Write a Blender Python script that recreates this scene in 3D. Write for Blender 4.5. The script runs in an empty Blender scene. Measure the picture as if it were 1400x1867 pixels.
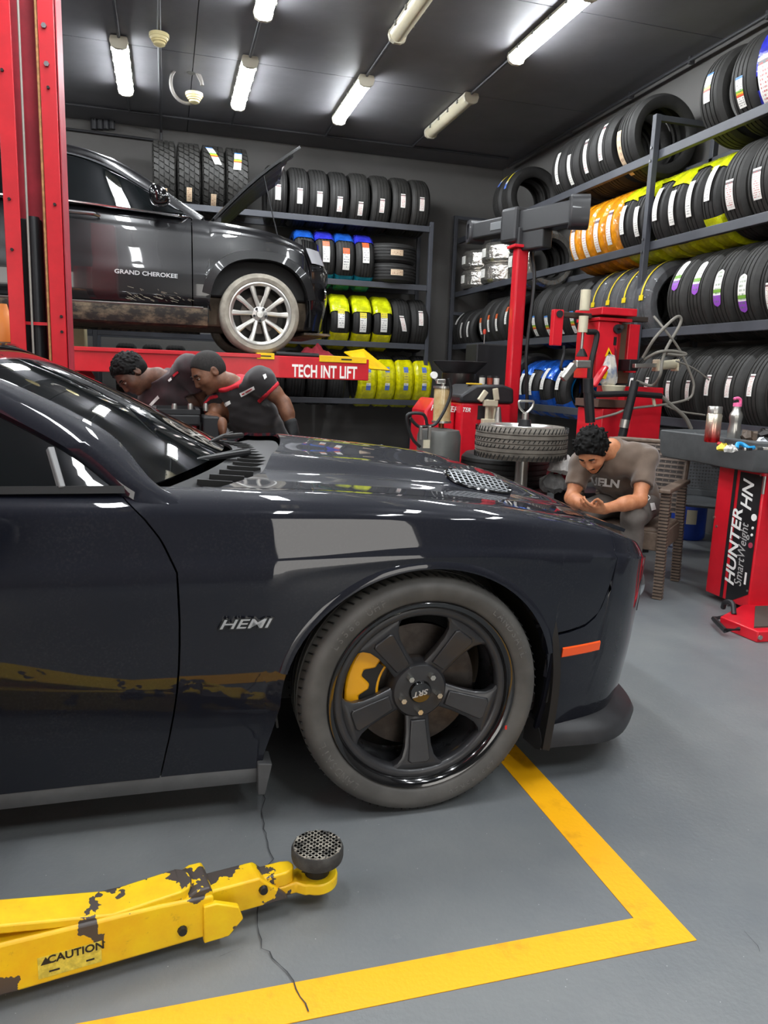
import bpy, bmesh, math, random
import numpy as np
from math import sin, cos, pi, radians, sqrt, atan2
from mathutils import Vector, Matrix

random.seed(7)
SC = bpy.context.scene
COL = SC.collection

# ------------------------------------------------------------------ camera
CAM_H, FPX, IW, IH = 1.27, 1370.0, 1400, 1867
def cam_axes(yaw, pitch, roll):
    f = Vector((sin(yaw)*cos(pitch), cos(yaw)*cos(pitch), -sin(pitch)))
    r = Vector((cos(yaw), -sin(yaw), 0)); u = r.cross(f)
    c, s = cos(roll), sin(roll)
    return c*r+s*u, -s*r+c*u, f
CR, CU, CF = cam_axes(radians(16.3), radians(10.3), radians(2.06))
camd = bpy.data.cameras.new('camera'); cam = bpy.data.objects.new('camera', camd); COL.objects.link(cam)
camd.sensor_fit = 'HORIZONTAL'; camd.sensor_width = 36; camd.lens = FPX*36/IW; camd.clip_start = .05
cam.matrix_world = Matrix(((CR.x, CU.x, -CF.x, 0), (CR.y, CU.y, -CF.y, 0), (CR.z, CU.z, -CF.z, CAM_H), (0, 0, 0, 1)))
SC.camera = cam
def at(px, py, X=None, Y=None, Z=None):
    """the place in the workshop seen at a photo point, given one known coordinate"""
    d = CR*((px-IW/2)/FPX) - CU*((py-IH/2)/FPX) + CF
    k = X/d.x if X is not None else Y/d.y if Y is not None else (Z-CAM_H)/d.z
    return Vector((0, 0, CAM_H)) + d*k

# ------------------------------------------------------------------ world, exposure
w = bpy.data.worlds.new('daylight'); SC.world = w; w.use_nodes = True
bgn = w.node_tree.nodes['Background']
bgn.inputs[0].default_value = (1.0, .965, .91, 1); bgn.inputs[1].default_value = 2.2
SC.view_settings.view_transform = 'Standard'; SC.view_settings.look = 'None'
SC.view_settings.gamma = 1; SC.view_settings.use_curve_mapping = False
SC.view_settings.exposure = 0.95
TUBE_E = 40.0

# ------------------------------------------------------------------ materials
MATS = {}
def srgb(r, g, b):
    f = lambda c: ((c/255+.055)/1.055)**2.4 if c > 10 else c/255/12.92
    return (f(r), f(g), f(b), 1)
def mat(name, col, rough=.5, metal=0, coat=0, spec=.5, var=0, vscale=6, var_col=None, bump=0, bscale=40, emit=None, alpha=1, trans=0, ior=1.45, dirt=None, rvar=0, sheen=0, thin=(.42, .62)):
    """procedural principled material; var mixes a second tone by noise, bump adds fine relief"""
    if name in MATS: return MATS[name]
    m = bpy.data.materials.new(name); m.use_nodes = True; nt = m.node_tree; N = nt.nodes; L = nt.links
    p = N['Principled BSDF']
    c = srgb(*col) if max(col) > 1 else (*col, 1)
    p.inputs['Base Color'].default_value = c
    p.inputs['Roughness'].default_value = rough; p.inputs['Metallic'].default_value = metal
    p.inputs['Specular IOR Level'].default_value = spec; p.inputs['IOR'].default_value = ior
    p.inputs['Coat Weight'].default_value = coat; p.inputs['Coat Roughness'].default_value = .03
    p.inputs['Transmission Weight'].default_value = trans; p.inputs['Alpha'].default_value = alpha
    p.inputs['Sheen Weight'].default_value = sheen
    tc = N.new('ShaderNodeTexCoord')
    src = tc.outputs['Object']
    if var or var_col:
        nz = N.new('ShaderNodeTexNoise'); nz.inputs['Scale'].default_value = vscale; nz.inputs['Detail'].default_value = 6; nz.inputs['Roughness'].default_value = .62
        L.new(src, nz.inputs['Vector'])
        rp = N.new('ShaderNodeValToRGB'); L.new(nz.outputs['Fac'], rp.inputs[0])
        c2 = srgb(*var_col) if var_col else tuple(min(1, x*(1+var)) for x in c[:3])+(1,)
        c1 = c if var_col else tuple(x*(1-var) for x in c[:3])+(1,)
        rp.color_ramp.elements[0].position = thin[0]; rp.color_ramp.elements[0].color = c1
        rp.color_ramp.elements[1].position = thin[1]; rp.color_ramp.elements[1].color = c2
        L.new(rp.outputs[0], p.inputs['Base Color'])
    if rvar:
        n3 = N.new('ShaderNodeTexNoise'); n3.inputs['Scale'].default_value = vscale*2.3; n3.inputs['Detail'].default_value = 5; L.new(src, n3.inputs['Vector'])
        mr = N.new('ShaderNodeMapRange'); mr.inputs['To Min'].default_value = max(.02, rough-rvar); mr.inputs['To Max'].default_value = rough+rvar
        mr.inputs['From Min'].default_value = .3; mr.inputs['From Max'].default_value = .7
        L.new(n3.outputs['Fac'], mr.inputs['Value']); L.new(mr.outputs[0], p.inputs['Roughness'])
    if bump:
        n2 = N.new('ShaderNodeTexNoise'); n2.inputs['Scale'].default_value = bscale; n2.inputs['Detail'].default_value = 4; L.new(src, n2.inputs['Vector'])
        b = N.new('ShaderNodeBump'); b.inputs['Strength'].default_value = bump; b.inputs['Distance'].default_value = .01
        L.new(n2.outputs['Fac'], b.inputs['Height']); L.new(b.outputs[0], p.inputs['Normal'])
    if emit:
        p.inputs['Emission Color'].default_value = (*emit[:3], 1); p.inputs['Emission Strength'].default_value = emit[3]
    MATS[name] = m
    return m
def wmath(N, L, op, a, b=None, c=None):
    n = N.new('ShaderNodeMath'); n.operation = op
    for i, v in enumerate((a, b, c)):
        if v is None: continue
        if isinstance(v, (int, float)): n.inputs[i].default_value = v
        else: L.new(v, n.inputs[i])
    return n.outputs[0]
def print_mat(name, bands, ink=(60, 60, 60), rows=14, rough=.4):
    """a printed paper sticker: bands = [(v0, rgb), ...] along its length, with rows of small print"""
    if name in MATS: return MATS[name]
    m = bpy.data.materials.new(name); m.use_nodes = True; N = m.node_tree.nodes; L = m.node_tree.links
    p = N['Principled BSDF']; p.inputs['Roughness'].default_value = rough
    tc = N.new('ShaderNodeTexCoord'); sp = N.new('ShaderNodeSeparateXYZ'); L.new(tc.outputs['UV'], sp.inputs[0])
    rp = N.new('ShaderNodeValToRGB'); rp.color_ramp.interpolation = 'CONSTANT'; L.new(sp.outputs['Y'], rp.inputs[0])
    e = rp.color_ramp.elements
    while len(e) < len(bands): e.new(.5)
    for i, (v, c) in enumerate(bands): e[i].position = v; e[i].color = srgb(*c)
    # print: rows of broken strokes inside margins
    oi = N.new('ShaderNodeObjectInfo')
    row = wmath(N, L, 'FRACT', wmath(N, L, 'MULTIPLY', sp.outputs['Y'], rows))
    inrow = wmath(N, L, 'LESS_THAN', row, .5)
    nz = N.new('ShaderNodeTexNoise'); nz.inputs['Scale'].default_value = 9; nz.inputs['Detail'].default_value = 1
    cx = N.new('ShaderNodeCombineXYZ'); L.new(wmath(N, L, 'MULTIPLY', sp.outputs['X'], 2.2), cx.inputs[0])
    L.new(wmath(N, L, 'MULTIPLY', wmath(N, L, 'FLOOR', wmath(N, L, 'MULTIPLY', sp.outputs['Y'], rows)), 1.7), cx.inputs[1]); L.new(wmath(N, L, 'MULTIPLY', oi.outputs['Random'], 30), cx.inputs[2])
    L.new(cx.outputs[0], nz.inputs['Vector'])
    st = wmath(N, L, 'GREATER_THAN', nz.outputs['Fac'], .5)
    mx = wmath(N, L, 'LESS_THAN', wmath(N, L, 'ABSOLUTE', wmath(N, L, 'SUBTRACT', sp.outputs['X'], .5)), .4)
    my = wmath(N, L, 'LESS_THAN', wmath(N, L, 'ABSOLUTE', wmath(N, L, 'SUBTRACT', sp.outputs['Y'], .5)), .44)
    f = wmath(N, L, 'MULTIPLY', wmath(N, L, 'MULTIPLY', inrow, st), wmath(N, L, 'MULTIPLY', mx, my))
    mi = N.new('ShaderNodeMix'); mi.data_type = 'RGBA'; L.new(wmath(N, L, 'MULTIPLY', f, .8), mi.inputs[0])
    L.new(rp.outputs[0], mi.inputs[6]); mi.inputs[7].default_value = srgb(*ink)
    L.new(mi.outputs[2], p.inputs['Base Color'])
    MATS[name] = m; return m

# ------------------------------------------------------------------ mesh builder
class MB:
    def __init__(s, org=(0, 0, 0)):
        s.v = []; s.f = []; s.m = []; s.org = Vector(org); s.uv = None
    def add(s, vs, fs, mi=0):
        o = len(s.v); s.v += [tuple(x) for x in vs]; s.f += [tuple(i+o for i in f) for f in fs]; s.m += [mi]*len(fs); return s
    def box(s, c, sz, rot=None, mi=0):
        hx, hy, hz = sz[0]/2, sz[1]/2, sz[2]/2; c = Vector(c)
        vs = [Vector((x, y, z)) for x in (-hx, hx) for y in (-hy, hy) for z in (-hz, hz)]
        if rot is not None: vs = [rot @ q for q in vs]
        return s.add([c+q for q in vs], [(0, 1, 3, 2), (4, 6, 7, 5), (0, 4, 5, 1), (2, 3, 7, 6), (0, 2, 6, 4), (1, 5, 7, 3)], mi)
    def span(s, a, b, mi=0):
        return s.box([(a[i]+b[i])/2 for i in range(3)], [abs(b[i]-a[i]) for i in range(3)], None, mi)
    def bar(s, p0, p1, wd, hg, up=(0, 0, 1), mi=0):
        p0 = Vector(p0); p1 = Vector(p1); d = p1-p0; L = d.length; d.normalize()
        sd = d.cross(Vector(up)); 
        if sd.length < 1e-5: sd = d.cross(Vector((0, 1, 0)))
        sd.normalize(); u = sd.cross(d)
        R = Matrix((d, sd, u)).transposed()
        return s.box((p0+p1)/2, (L, wd, hg), R, mi)
    def cyl(s, p0, p1, r0, r1=None, n=16, mi=0, cap=True):
        r1 = r0 if r1 is None else r1
        return s.loft([(p0, r0), (p1, r1)], n, mi, cap)
    def loft(s, pts, n=12, mi=0, cap=True, closed=False):
        """tube through (point, radius)"""
        P = [Vector(p) for p, r in pts]; K = len(P); rings = []; prev = None
        for i in range(K):
            a = P[i-1] if i > 0 else (P[-1] if closed else P[0]); b = P[i+1] if i < K-1 else (P[0] if closed else P[-1])
            t = (b-a).normalized() if (b-a).length > 1e-9 else Vector((0, 0, 1))
            if prev is None:
                prev = t.cross(Vector((0, 0, 1)) if abs(t.z) < .9 else Vector((1, 0, 0))).normalized()
            sd = (prev - t*prev.dot(t)).normalized(); prev = sd; u = t.cross(sd)
            rings.append([P[i]+(sd*cos(2*pi*k/n)+u*sin(2*pi*k/n))*pts[i][1] for k in range(n)])
        return s.rings(rings, mi, cap, closed)
    def tube(s, path, r, n=8, mi=0, closed=False): return s.loft([(p, r) for p in path], n, mi, not closed, closed)
    def rings(s, rings, mi=0, cap=True, closed=False):
        n = len(rings[0]); vs = [q for R in rings for q in R]; fs = []
        K = len(rings)
        for i in range(K if closed else K-1):
            j = (i+1) % K
            for k in range(n): fs.append((i*n+k, i*n+(k+1) % n, j*n+(k+1) % n, j*n+k))
        if cap and not closed: fs += [tuple(range(n))[::-1], tuple(range((K-1)*n, K*n))]
        return s.add(vs, fs, mi)
    def lathe(s, prof, n=32, axis='Z', c=(0, 0, 0), mi=0, a0=0, a1=2*pi, close_prof=False):
        """prof = [(r, h)], turned about the axis"""
        c = Vector(c); full = abs(a1-a0-2*pi) < 1e-6; na = n if full else n+1; vs = []; K = len(prof)
        for i in range(na):
            a = a0+(a1-a0)*i/n
            for r, h in prof:
                q = {'Z': (r*cos(a), r*sin(a), h), 'X': (h, r*cos(a), r*sin(a)), 'Y': (r*cos(a), h, r*sin(a))}[axis]
                vs.append(c+Vector(q))
        fs = []
        for i in range(n):
            j = (i+1) % na
            for k in range(K if close_prof else K-1):
                l = (k+1) % K
                fs.append((i*K+k, j*K+k, j*K+l, i*K+l))
        return s.add(vs, fs, mi)
    def prism(s, poly, a, b, plane='XZ', mi=0):
        """2D polygon extruded between a and b along the remaining axis"""
        def q(p, h): return {'XZ': (p[0], h, p[1]), 'XY': (p[0], p[1], h), 'YZ': (h, p[0], p[1])}[plane]
        n = len(poly); vs = [q(p, a) for p in poly]+[q(p, b) for p in poly]
        return s.add(vs, [tuple(range(n))[::-1], tuple(range(n, 2*n))]+[(i, (i+1) % n, n+(i+1) % n, n+i) for i in range(n)], mi)
    def grid(s, fn, nu, nv, mi=0, wrap=False):
        vs = [fn(i/nu, j/nv) for i in range(nu+1) for j in range(nv+1)]
        return s.add(vs, [(i*(nv+1)+j, (i+1)*(nv+1)+j, (i+1)*(nv+1)+j+1, i*(nv+1)+j+1) for i in range(nu) for j in range(nv)], mi)
    def mirror_y(s):
        """append a copy mirrored in y"""
        o = len(s.v); s.v += [(x, -y, z) for x, y, z in s.v]
        s.f += [tuple(i+o for i in f)[::-1] for f in s.f]; s.m += list(s.m); return s
    def flip_y(s):
        r = MB(s.org); r.v = [(x, -y, z) for x, y, z in s.v]; r.f = [f[::-1] for f in s.f]; r.m = list(s.m); return r
    def xf(s, M):
        s.v = [tuple(M @ Vector(q)) for q in s.v]; return s
    def mesh(s, name, mats, smooth=35, fix=True, solid=0, out=None):
        me = bpy.data.meshes.new(name)
        o = s.org
        me.from_pydata([(x-o.x, y-o.y, z-o.z) for x, y, z in s.v], [], s.f)
        for m in (mats if isinstance(mats, (list, tuple)) else [mats]): me.materials.append(m)
        if max(s.m, default=0): me.polygons.foreach_set('material_index', s.m)
        if s.uv:
            ul = me.uv_layers.new(name='UVMap')
            for p in me.polygons:
                for li, vi in zip(p.loop_indices, p.vertices): ul.data[li].uv = s.uv[vi]
        if fix or smooth:
            bm = bmesh.new(); bm.from_mesh(me)
            if fix: bmesh.ops.recalc_face_normals(bm, faces=bm.faces)
            if out is not None:
                bm.normal_update(); av = Vector((0, 0, 0))
                for f in bm.faces: av += f.normal*f.calc_area()
                if av.dot(Vector(out)) < 0: bmesh.ops.reverse_faces(bm, faces=bm.faces)
            if solid:
                bm.normal_update(); fs = list(bm.faces); bd = [(e.link_loops[0].vert, e.link_loops[0].link_loop_next.vert) for e in bm.edges if len(e.link_faces) == 1]
                cp = {v: bm.verts.new(v.co-v.normal*solid) for v in list(bm.verts)}
                for f in fs: bm.faces.new([cp[v] for v in reversed(f.verts)]).material_index = f.material_index
                for a, b in bd: bm.faces.new((b, a, cp[a], cp[b]))
                bm.normal_update()
            if smooth:
                lim = radians(smooth)
                for f in bm.faces: f.smooth = True
                for e in bm.edges:
                    if len(e.link_faces) == 2 and e.calc_face_angle(0) > lim: e.smooth = False
            bm.to_mesh(me); bm.free()
        return me
    def build(s, name, mats, parent=None, smooth=35, bevel=0, solid=0, sub=0, fix=True, seg=2, out=None):
        o = bpy.data.objects.new(name, s.mesh(name, mats, smooth, fix, solid, out)); COL.objects.link(o)
        if parent is not None: o.parent = parent
        else: o.location = s.org
        if bevel:
            md = o.modifiers.new('bevel', 'BEVEL'); md.width = bevel; md.segments = seg; md.limit_method = 'ANGLE'; md.angle_limit = radians(40); md.harden_normals = False
        if sub:
            md = o.modifiers.new('sub', 'SUBSURF'); md.levels = sub; md.render_levels = sub
        return o
def thing(name, label, cat, loc=(0, 0, 0), rz=0, group=None):
    o = bpy.data.objects.new(name, None); COL.objects.link(o); o.location = loc; o.rotation_euler = (0, 0, rz); o.empty_display_size = .1
    return tag(o, label, cat, group)
def tag(o, label, cat, group=None, kind=None):
    o['label'] = label; o['category'] = cat
    if group: o['group'] = group
    if kind: o['kind'] = kind
    return o
def struct(o, label=None):
    o['kind'] = 'structure'
    if label: o['label'] = label
    return o
def inst(name, me, parent, loc=(0, 0, 0), rot=(0, 0, 0), scale=None):
    o = bpy.data.objects.new(name, me); COL.objects.link(o); o.parent = parent; o.location = loc; o.rotation_euler = rot
    if scale: o.scale = scale
    return o
def text_mesh(txt, size, depth=.002, shear=0, bold=0, sx=1, name='lettering'):
    """flat raised lettering in local XY, centred; returns mesh"""
    c = bpy.data.curves.new('t', 'FONT'); c.body = txt; c.size = size; c.extrude = depth; c.shear = shear; c.offset = bold; c.align_x = 'CENTER'; c.align_y = 'CENTER'; c.resolution_u = 3
    o = bpy.data.objects.new('t', c); COL.objects.link(o)
    dg = bpy.context.evaluated_depsgraph_get(); me = bpy.data.meshes.new_from_object(o.evaluated_get(dg)); me.name = name
    bpy.data.objects.remove(o); bpy.data.curves.remove(c)
    if sx != 1: me.transform(Matrix.Diagonal((sx, 1, 1, 1)))
    me.materials.clear()
    return me
def lettering(txt, size, parent, M, m, depth=.002, shear=0, bold=0, sx=1, name='lettering'):
    me = text_mesh(txt, size, depth, shear, bold, sx, name); me.transform(M); me.materials.append(m)
    o = bpy.data.objects.new(name, me); COL.objects.link(o)
    if parent is not None: o.parent = parent
    return o
def frame_m(o, xdir, ydir):
    """matrix that lays text XY on given directions at o"""
    x = Vector(xdir).normalized(); y = Vector(ydir); y = (y-x*y.dot(x)).normalized(); z = x.cross(y)
    return Matrix(((x.x, y.x, z.x, o[0]), (x.y, y.y, z.y, o[1]), (x.z, y.z, z.z, o[2]), (0, 0, 0, 1)))
def smst(a, b, x):
    t = max(0, min(1, (x-a)/(b-a))); return t*t*(3-2*t)
def interp(pts, x):
    if x <= pts[0][0]: return pts[0][1]
    for (a, p), (b, q) in zip(pts, pts[1:]):
        if x <= b: return p+(q-p)*(x-a)/(b-a)
    return pts[-1][1]
def spline(pts, n=8):
    """Catmull-Rom through points (tuples), n samples per span"""
    P = [Vector(p) for p in pts]; out = []
    for i in range(len(P)-1):
        p0 = P[i-1] if i else P[0]*2-P[1]; p1 = P[i]; p2 = P[i+1]; p3 = P[i+2] if i+2 < len(P) else P[-1]*2-P[-2]
        for k in range(n):
            t = k/n
            out.append(.5*((2*p1)+(p2-p0)*t+(2*p0-5*p1+4*p2-p3)*t*t+(3*p1-p0-3*p2+p3)*t**3))
    out.append(P[-1]); return out
def sinterp(pts, x, _c={}):
    """smooth interpolation (monotone-ish cubic)"""
    if x <= pts[0][0]: return pts[0][1]
    if x >= pts[-1][0]: return pts[-1][1]
    for i in range(len(pts)-1):
        if x <= pts[i+1][0]: break
    x1, y1 = pts[i]; x2, y2 = pts[i+1]; h = x2-x1; t = (x-x1)/h
    s1 = (y2-pts[i-1][1])/(x2-pts[i-1][0]) if i else (y2-y1)/h
    s2 = (pts[i+2][1]-y1)/(pts[i+2][0]-x1) if i+2 < len(pts) else (y2-y1)/h
    d = (y2-y1)/h
    if d == 0 or s1*d < 0: s1 = 0
    if d == 0 or s2*d < 0: s2 = 0
    if d: s1 = math.copysign(min(abs(s1), 3*abs(d)), d) if s1 else 0; s2 = math.copysign(min(abs(s2), 3*abs(d)), d) if s2 else 0
    return y1*(2*t**3-3*t*t+1)+h*s1*(t**3-2*t*t+t)+y2*(-2*t**3+3*t*t)+h*s2*(t**3-t*t)
ORD = ['first', 'second', 'third', 'fourth', 'fifth', 'sixth', 'seventh', 'eighth', 'ninth', 'tenth', 'eleventh', 'twelfth']
# ------------------------------------------------------------------ the room
XL, XR, YF, YB, ZC = -7.5, 4.57, -4.2, 10.32, 4.15
def floor_mat():
    m = bpy.data.materials.new('floor_epoxy'); m.use_nodes = True; N = m.node_tree.nodes; L = m.node_tree.links; p = N['Principled BSDF']
    tc = N.new('ShaderNodeTexCoord')
    def noise(sc, det=6, rough=.6, off=0):
        mp = N.new('ShaderNodeMapping'); mp.inputs['Location'].default_value = (off, off*.7, 0); L.new(tc.outputs['Object'], mp.inputs[0])
        n = N.new('ShaderNodeTexNoise'); n.inputs['Scale'].default_value = sc; n.inputs['Detail'].default_value = det; n.inputs['Roughness'].default_value = rough; L.new(mp.outputs[0], n.inputs['Vector']); return n.outputs['Fac']
    r1 = N.new('ShaderNodeValToRGB'); L.new(noise(.9, 8, .65), r1.inputs[0])
    e = r1.color_ramp.elements; e[0].position = .35; e[0].color = srgb(100, 104, 107); e[1].position = .7; e[1].color = srgb(122, 124, 123)
    r2 = N.new('ShaderNodeValToRGB'); L.new(noise(7, 8, .7, 3.1), r2.inputs[0]); r2.color_ramp.elements[0].position = .66; r2.color_ramp.elements[1].position = .8
    r2.color_ramp.elements[0].color = (0, 0, 0, 1); r2.color_ramp.elements[1].color = (.35, .35, .35, 1)
    mi = N.new('ShaderNodeMix'); mi.data_type = 'RGBA'; L.new(r2.outputs[0], mi.inputs[0]); L.new(r1.outputs[0], mi.inputs[6]); mi.inputs[7].default_value = srgb(160, 161, 157)
    # specks of grit
    vo = N.new('ShaderNodeTexVoronoi'); vo.inputs['Scale'].default_value = 26; L.new(tc.outputs['Object'], vo.inputs['Vector'])
    sp = wmath(N, L, 'LESS_THAN', vo.outputs['Distance'], .035)
    mi2 = N.new('ShaderNodeMix'); mi2.data_type = 'RGBA'; L.new(wmath(N, L, 'MULTIPLY', sp, .5), mi2.inputs[0]); L.new(mi.outputs[2], mi2.inputs[6]); mi2.inputs[7].default_value = srgb(205, 205, 200)
    L.new(mi2.outputs[2], p.inputs['Base Color'])
    mr = N.new('ShaderNodeMapRange'); mr.inputs['To Min'].default_value = .3; mr.inputs['To Max'].default_value = .5; L.new(noise(2.2, 7, .6, 9), mr.inputs['Value']); L.new(mr.outputs[0], p.inputs['Roughness'])
    b = N.new('ShaderNodeBump'); b.inputs['Strength'].default_value = .12; b.inputs['Distance'].default_value = .01; L.new(noise(55, 4), b.inputs['Height']); L.new(b.outputs[0], p.inputs['Normal'])
    return m
M_WALL = mat('wall_grey', (92, 90, 88), .7, var=.06, vscale=1.5, bump=.08, bscale=60)
M_WALLD = mat('wall_dark', (70, 70, 72), .7, var=.06, vscale=1.5)
M_CEIL = mat('ceiling_dark', (108, 107, 111), .5, var=.07, vscale=2, bump=.05, bscale=30)
M_PIPE = mat('conduit_dark', (52, 52, 55), .45)
M_YEL = mat('line_paint', (240, 172, 8), .5, var_col=(205, 140, 18), vscale=9, bump=.1, bscale=80, thin=(.55, .8))
M_CRACK = mat('crack', (58, 60, 62), .9)
FLOORM = floor_mat()
fl = struct(MB().span((XL, -14, -.2), (XR+.3, YB+.3, 0)).build('floor', FLOORM, smooth=0), 'grey painted concrete workshop floor')
struct(MB().span((XL-.2, YB, 0), (XR+.2, YB+.2, ZC+.2)).build('wall_back', M_WALL, smooth=0), 'grey wall behind the lifted vehicle')
struct(MB().span((XR, YF, 0), (XR+.2, YB, ZC+.2)).build('wall_right', M_WALL, smooth=0), 'grey wall behind the long tyre rack')
struct(MB().span((XL-.2, YF, 0), (XL, YB, ZC+.2)).build('wall_left', M_WALL, smooth=0))
# front wall behind the camera with two open roller doors
fw = MB()
DOORS = ((-6.6, -2.0, 3.3), (.72, 2.6, 3.0))
x = XL
for a, b, hgt in DOORS:
    fw.span((x, YF-.25, 0), (a, YF, ZC+.2)); fw.span((a, YF-.25, hgt), (b, YF, ZC+.2)); x = b
fw.span((x, YF-.25, 0), (XR+.2, YF, ZC+.2))
struct(fw.build('wall_front', M_WALL, smooth=0))
# ceiling: slab with boards, joints left open
ce = struct(MB().span((XL, YF, ZC+.03), (XR, YB, ZC+.2)).build('ceiling', M_PIPE, smooth=0), 'dark grey panelled ceiling')
ys = [YF, -1.9, .05, 2.0, 3.95, 5.9, 7.87, 9.77, YB]
for ya, yb in zip(ys, ys[1:]):
    for xa, xb in ((XL, -3.7), (-3.7, .3), (.3, XR)):
        MB().span((xa+.004, ya+.005, ZC), (xb-.004, yb-.005, ZC+.028)).build('panel', M_CEIL, ce, smooth=0)
# yellow floor marking, two arms of one corner
c0 = at(1270, 1715, Z=0); 
ln = MB()
mk = [at(1270, 1715, Z=0), at(1155, 1675, Z=0)]
xo, yi = mk[0].x, mk[1].y; xi, yo = mk[1].x, mk[0].y
ln.add([(xo, yo, .002), (xo, 6.2, .002), (xi, 6.2, .002), (xi, yi, .002), (-2.4, yi, .002), (-2.4, yo, .002)], [(0, 1, 2, 3), (0, 3, 4, 5)])
lo = ln.build('floor_marking', M_YEL, None, smooth=0, solid=.0015, out=(0, 0, 1)); struct(lo, 'yellow painted L-shaped bay line on the floor')
# cracks in the screed
def crack(pts, w):
    mb = MB(); P = [at(*p, Z=0) for p in pts]; rnd = random.Random(3); Q = []
    for a, b in zip(P, P[1:]):
        n = max(2, int((b-a).length/.02))
        for k in range(n): Q.append(a.lerp(b, k/n)+Vector((rnd.uniform(-1, 1)*.005, rnd.uniform(-1, 1)*.003, 0)))
    vs = []
    for i, q in enumerate(Q):
        ww = w*rnd.uniform(.4, 1.2); vs += [(q.x-ww, q.y, .0042), (q.x+ww, q.y, .0042)]
    mb.add(vs, [(2*i, 2*i+1, 2*i+3, 2*i+2) for i in range(len(Q)-1)])
    o = mb.build('crack', M_CRACK, fl, smooth=0)
crack([(487, 1425), (476, 1480), (484, 1530), (496, 1568), (470, 1620), (466, 1690), (478, 1730), (500, 1750), (525, 1775), (545, 1820), (572, 1865)], .0016)
crack([(446, 1730), (400, 1745), (352, 1762)], .001); crack([(1358-0, 1700), (1400, 1752)], .0006)
# skirting of the far wall, beige pillar left of the back rack
# ------------------------------------------------------------------ conduits and lamps
M_LIT = mat('lit_diffuser', (255, 255, 255), .3, emit=(.93, .97, 1.0, TUBE_E))
M_UNLIT = mat('unlit_diffuser', (206, 198, 172), .25, var=.04)
M_HOUS = mat('lamp_housing', (196, 190, 172), .5)
M_CLIP = mat('lamp_clip', (120, 118, 110), .4)
LX = [at(223, 128, Z=4.05).x, at(445, 160, Z=4.05).x, at(643, 190, Z=4.05).x, at(822, 218, Z=4.05).x]
def conduit(name_label, path, r=.014):
    mb = MB(); mb.tube(path, r, 8); o = mb.build('conduit_pipe', M_PIPE)
    tag(o, name_label, 'pipe'); return o
for i, x in enumerate(LX):
    conduit(['dark conduit feeding the lamp row nearest the red lift column', 'dark conduit feeding the lamp row above the raised hood', 'dark conduit of the middle lamp row with an unlit lamp in front', 'dark conduit of the lamp row beside the tyre rack'][i], [(x, YF+.3, ZC-.02), (x, 9.2, ZC-.02), (x, 9.62, ZC-.02), (x, 9.7, ZC-.02)])
conduit('long dark conduit crossing the ceiling before the back wall', [(XL+.2, 9.74, ZC-.016), (4.38, 9.74, ZC-.016)])
conduit('dark conduit running along the top of the right wall', [(4.46, YF+.3, 4.08), (4.46, 9.9, 4.08)], .018)
for y in (4.6, 5.3, 6.2, 7.1, 8.3): MB().box((4.47, y, 4.08), (.05, .03, .06)).build('pipe_clip', M_PIPE, bpy.data.objects['conduit_pipe.005'], smooth=0)
def lamp_meshes():
    Lh = 1.27
    h = MB().prism([(-.065, .0), (.065, .0), (.075, -.035), (-.075, -.035)], -Lh/2, Lh/2, 'XZ')
    cap = MB().prism([(-.072, -.005), (.072, -.005), (.08, -.04), (.066, -.085), (.03, -.103), (-.03, -.103), (-.066, -.085), (-.08, -.04)], 0, .035, 'XZ')
    d = MB(); n = 10
    pr = [(-.074+.148*k/n, -.036-.062*sin(pi*k/n)**.6) for k in range(n+1)]
    d.add([(x, y, z) for y in (-Lh/2+.03, Lh/2-.03) for x, z in pr], [(k, k+1, n+2+k, n+1+k) for k in range(n)]+[tuple(range(n+1)), tuple(range(n+1, 2*n+2))[::-1]])
    clip = MB().box((.077, 0, -.03), (.012, .03, .035))
    return h.mesh('housing', M_HOUS, 0), cap.mesh('end_cap', M_HOUS, 20), d.mesh('diffuser', M_LIT), clip.mesh('clip', M_CLIP, 0)
LM = lamp_meshes(); LMU = LM[2].copy(); LMU.materials.clear(); LMU.materials.append(M_UNLIT)
def lamp(x, y, lit, label):
    t = thing('ceiling_lamp', label, 'lamp', (x, y, ZC-.012), 0, 'fluorescent batten lamps on the ceiling')
    inst('housing', LM[0], t); inst('diffuser', LM[2] if lit else LMU, t)
    for sg in (-1, 1): inst('end_cap', LM[1], t, (0, .6*sg+(.0 if sg > 0 else -.035), 0))
    for yy in (-.42, -.14, .14, .42):
        for sx_ in (0, -.154): inst('clip', LM[3], t, (sx_, yy, 0))
lamp(LX[0], 8.31, 1, 'lit fluorescent batten lamp on the ceiling nearest the red lift column')
lamp(LX[1], 8.31, 1, 'lit fluorescent batten lamp above the raised hood of the lifted vehicle')
lamp(LX[2], 8.35, 1, 'lit fluorescent batten lamp above the blue wrapped tyres by the back wall')
lamp(LX[3], 8.4, 0, 'unlit cream batten lamp over the corner where the two tyre racks meet')
lamp(LX[1], 6.08, 1, 'lit batten lamp cut by the top edge of the photo')
lamp(LX[2], 6.08, 0, 'unlit cream batten lamp in the middle row near the top edge')
lamp(LX[3], 6.12, 1, 'brightest lit batten lamp, in the row beside the right tyre rack')
lamp(LX[0], 5.98, 1, 'lit batten lamp out of frame above the red column')
for j, y in enumerate((3.6, 1.2, -1.2)):
    for i, x in enumerate(LX): lamp(x, y, (i+j) % 4 != 2, f'fluorescent batten lamp behind the photographer, {ORD[j]} row, {ORD[i]} place')
for j, y in enumerate((7.5, 4.6, 1.6)):
    for i, x in enumerate((-2.6, -4.8)): lamp(x, y, 1, f'fluorescent batten lamp beyond the red column, {ORD[j]} row, {ORD[i]} place')
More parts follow.
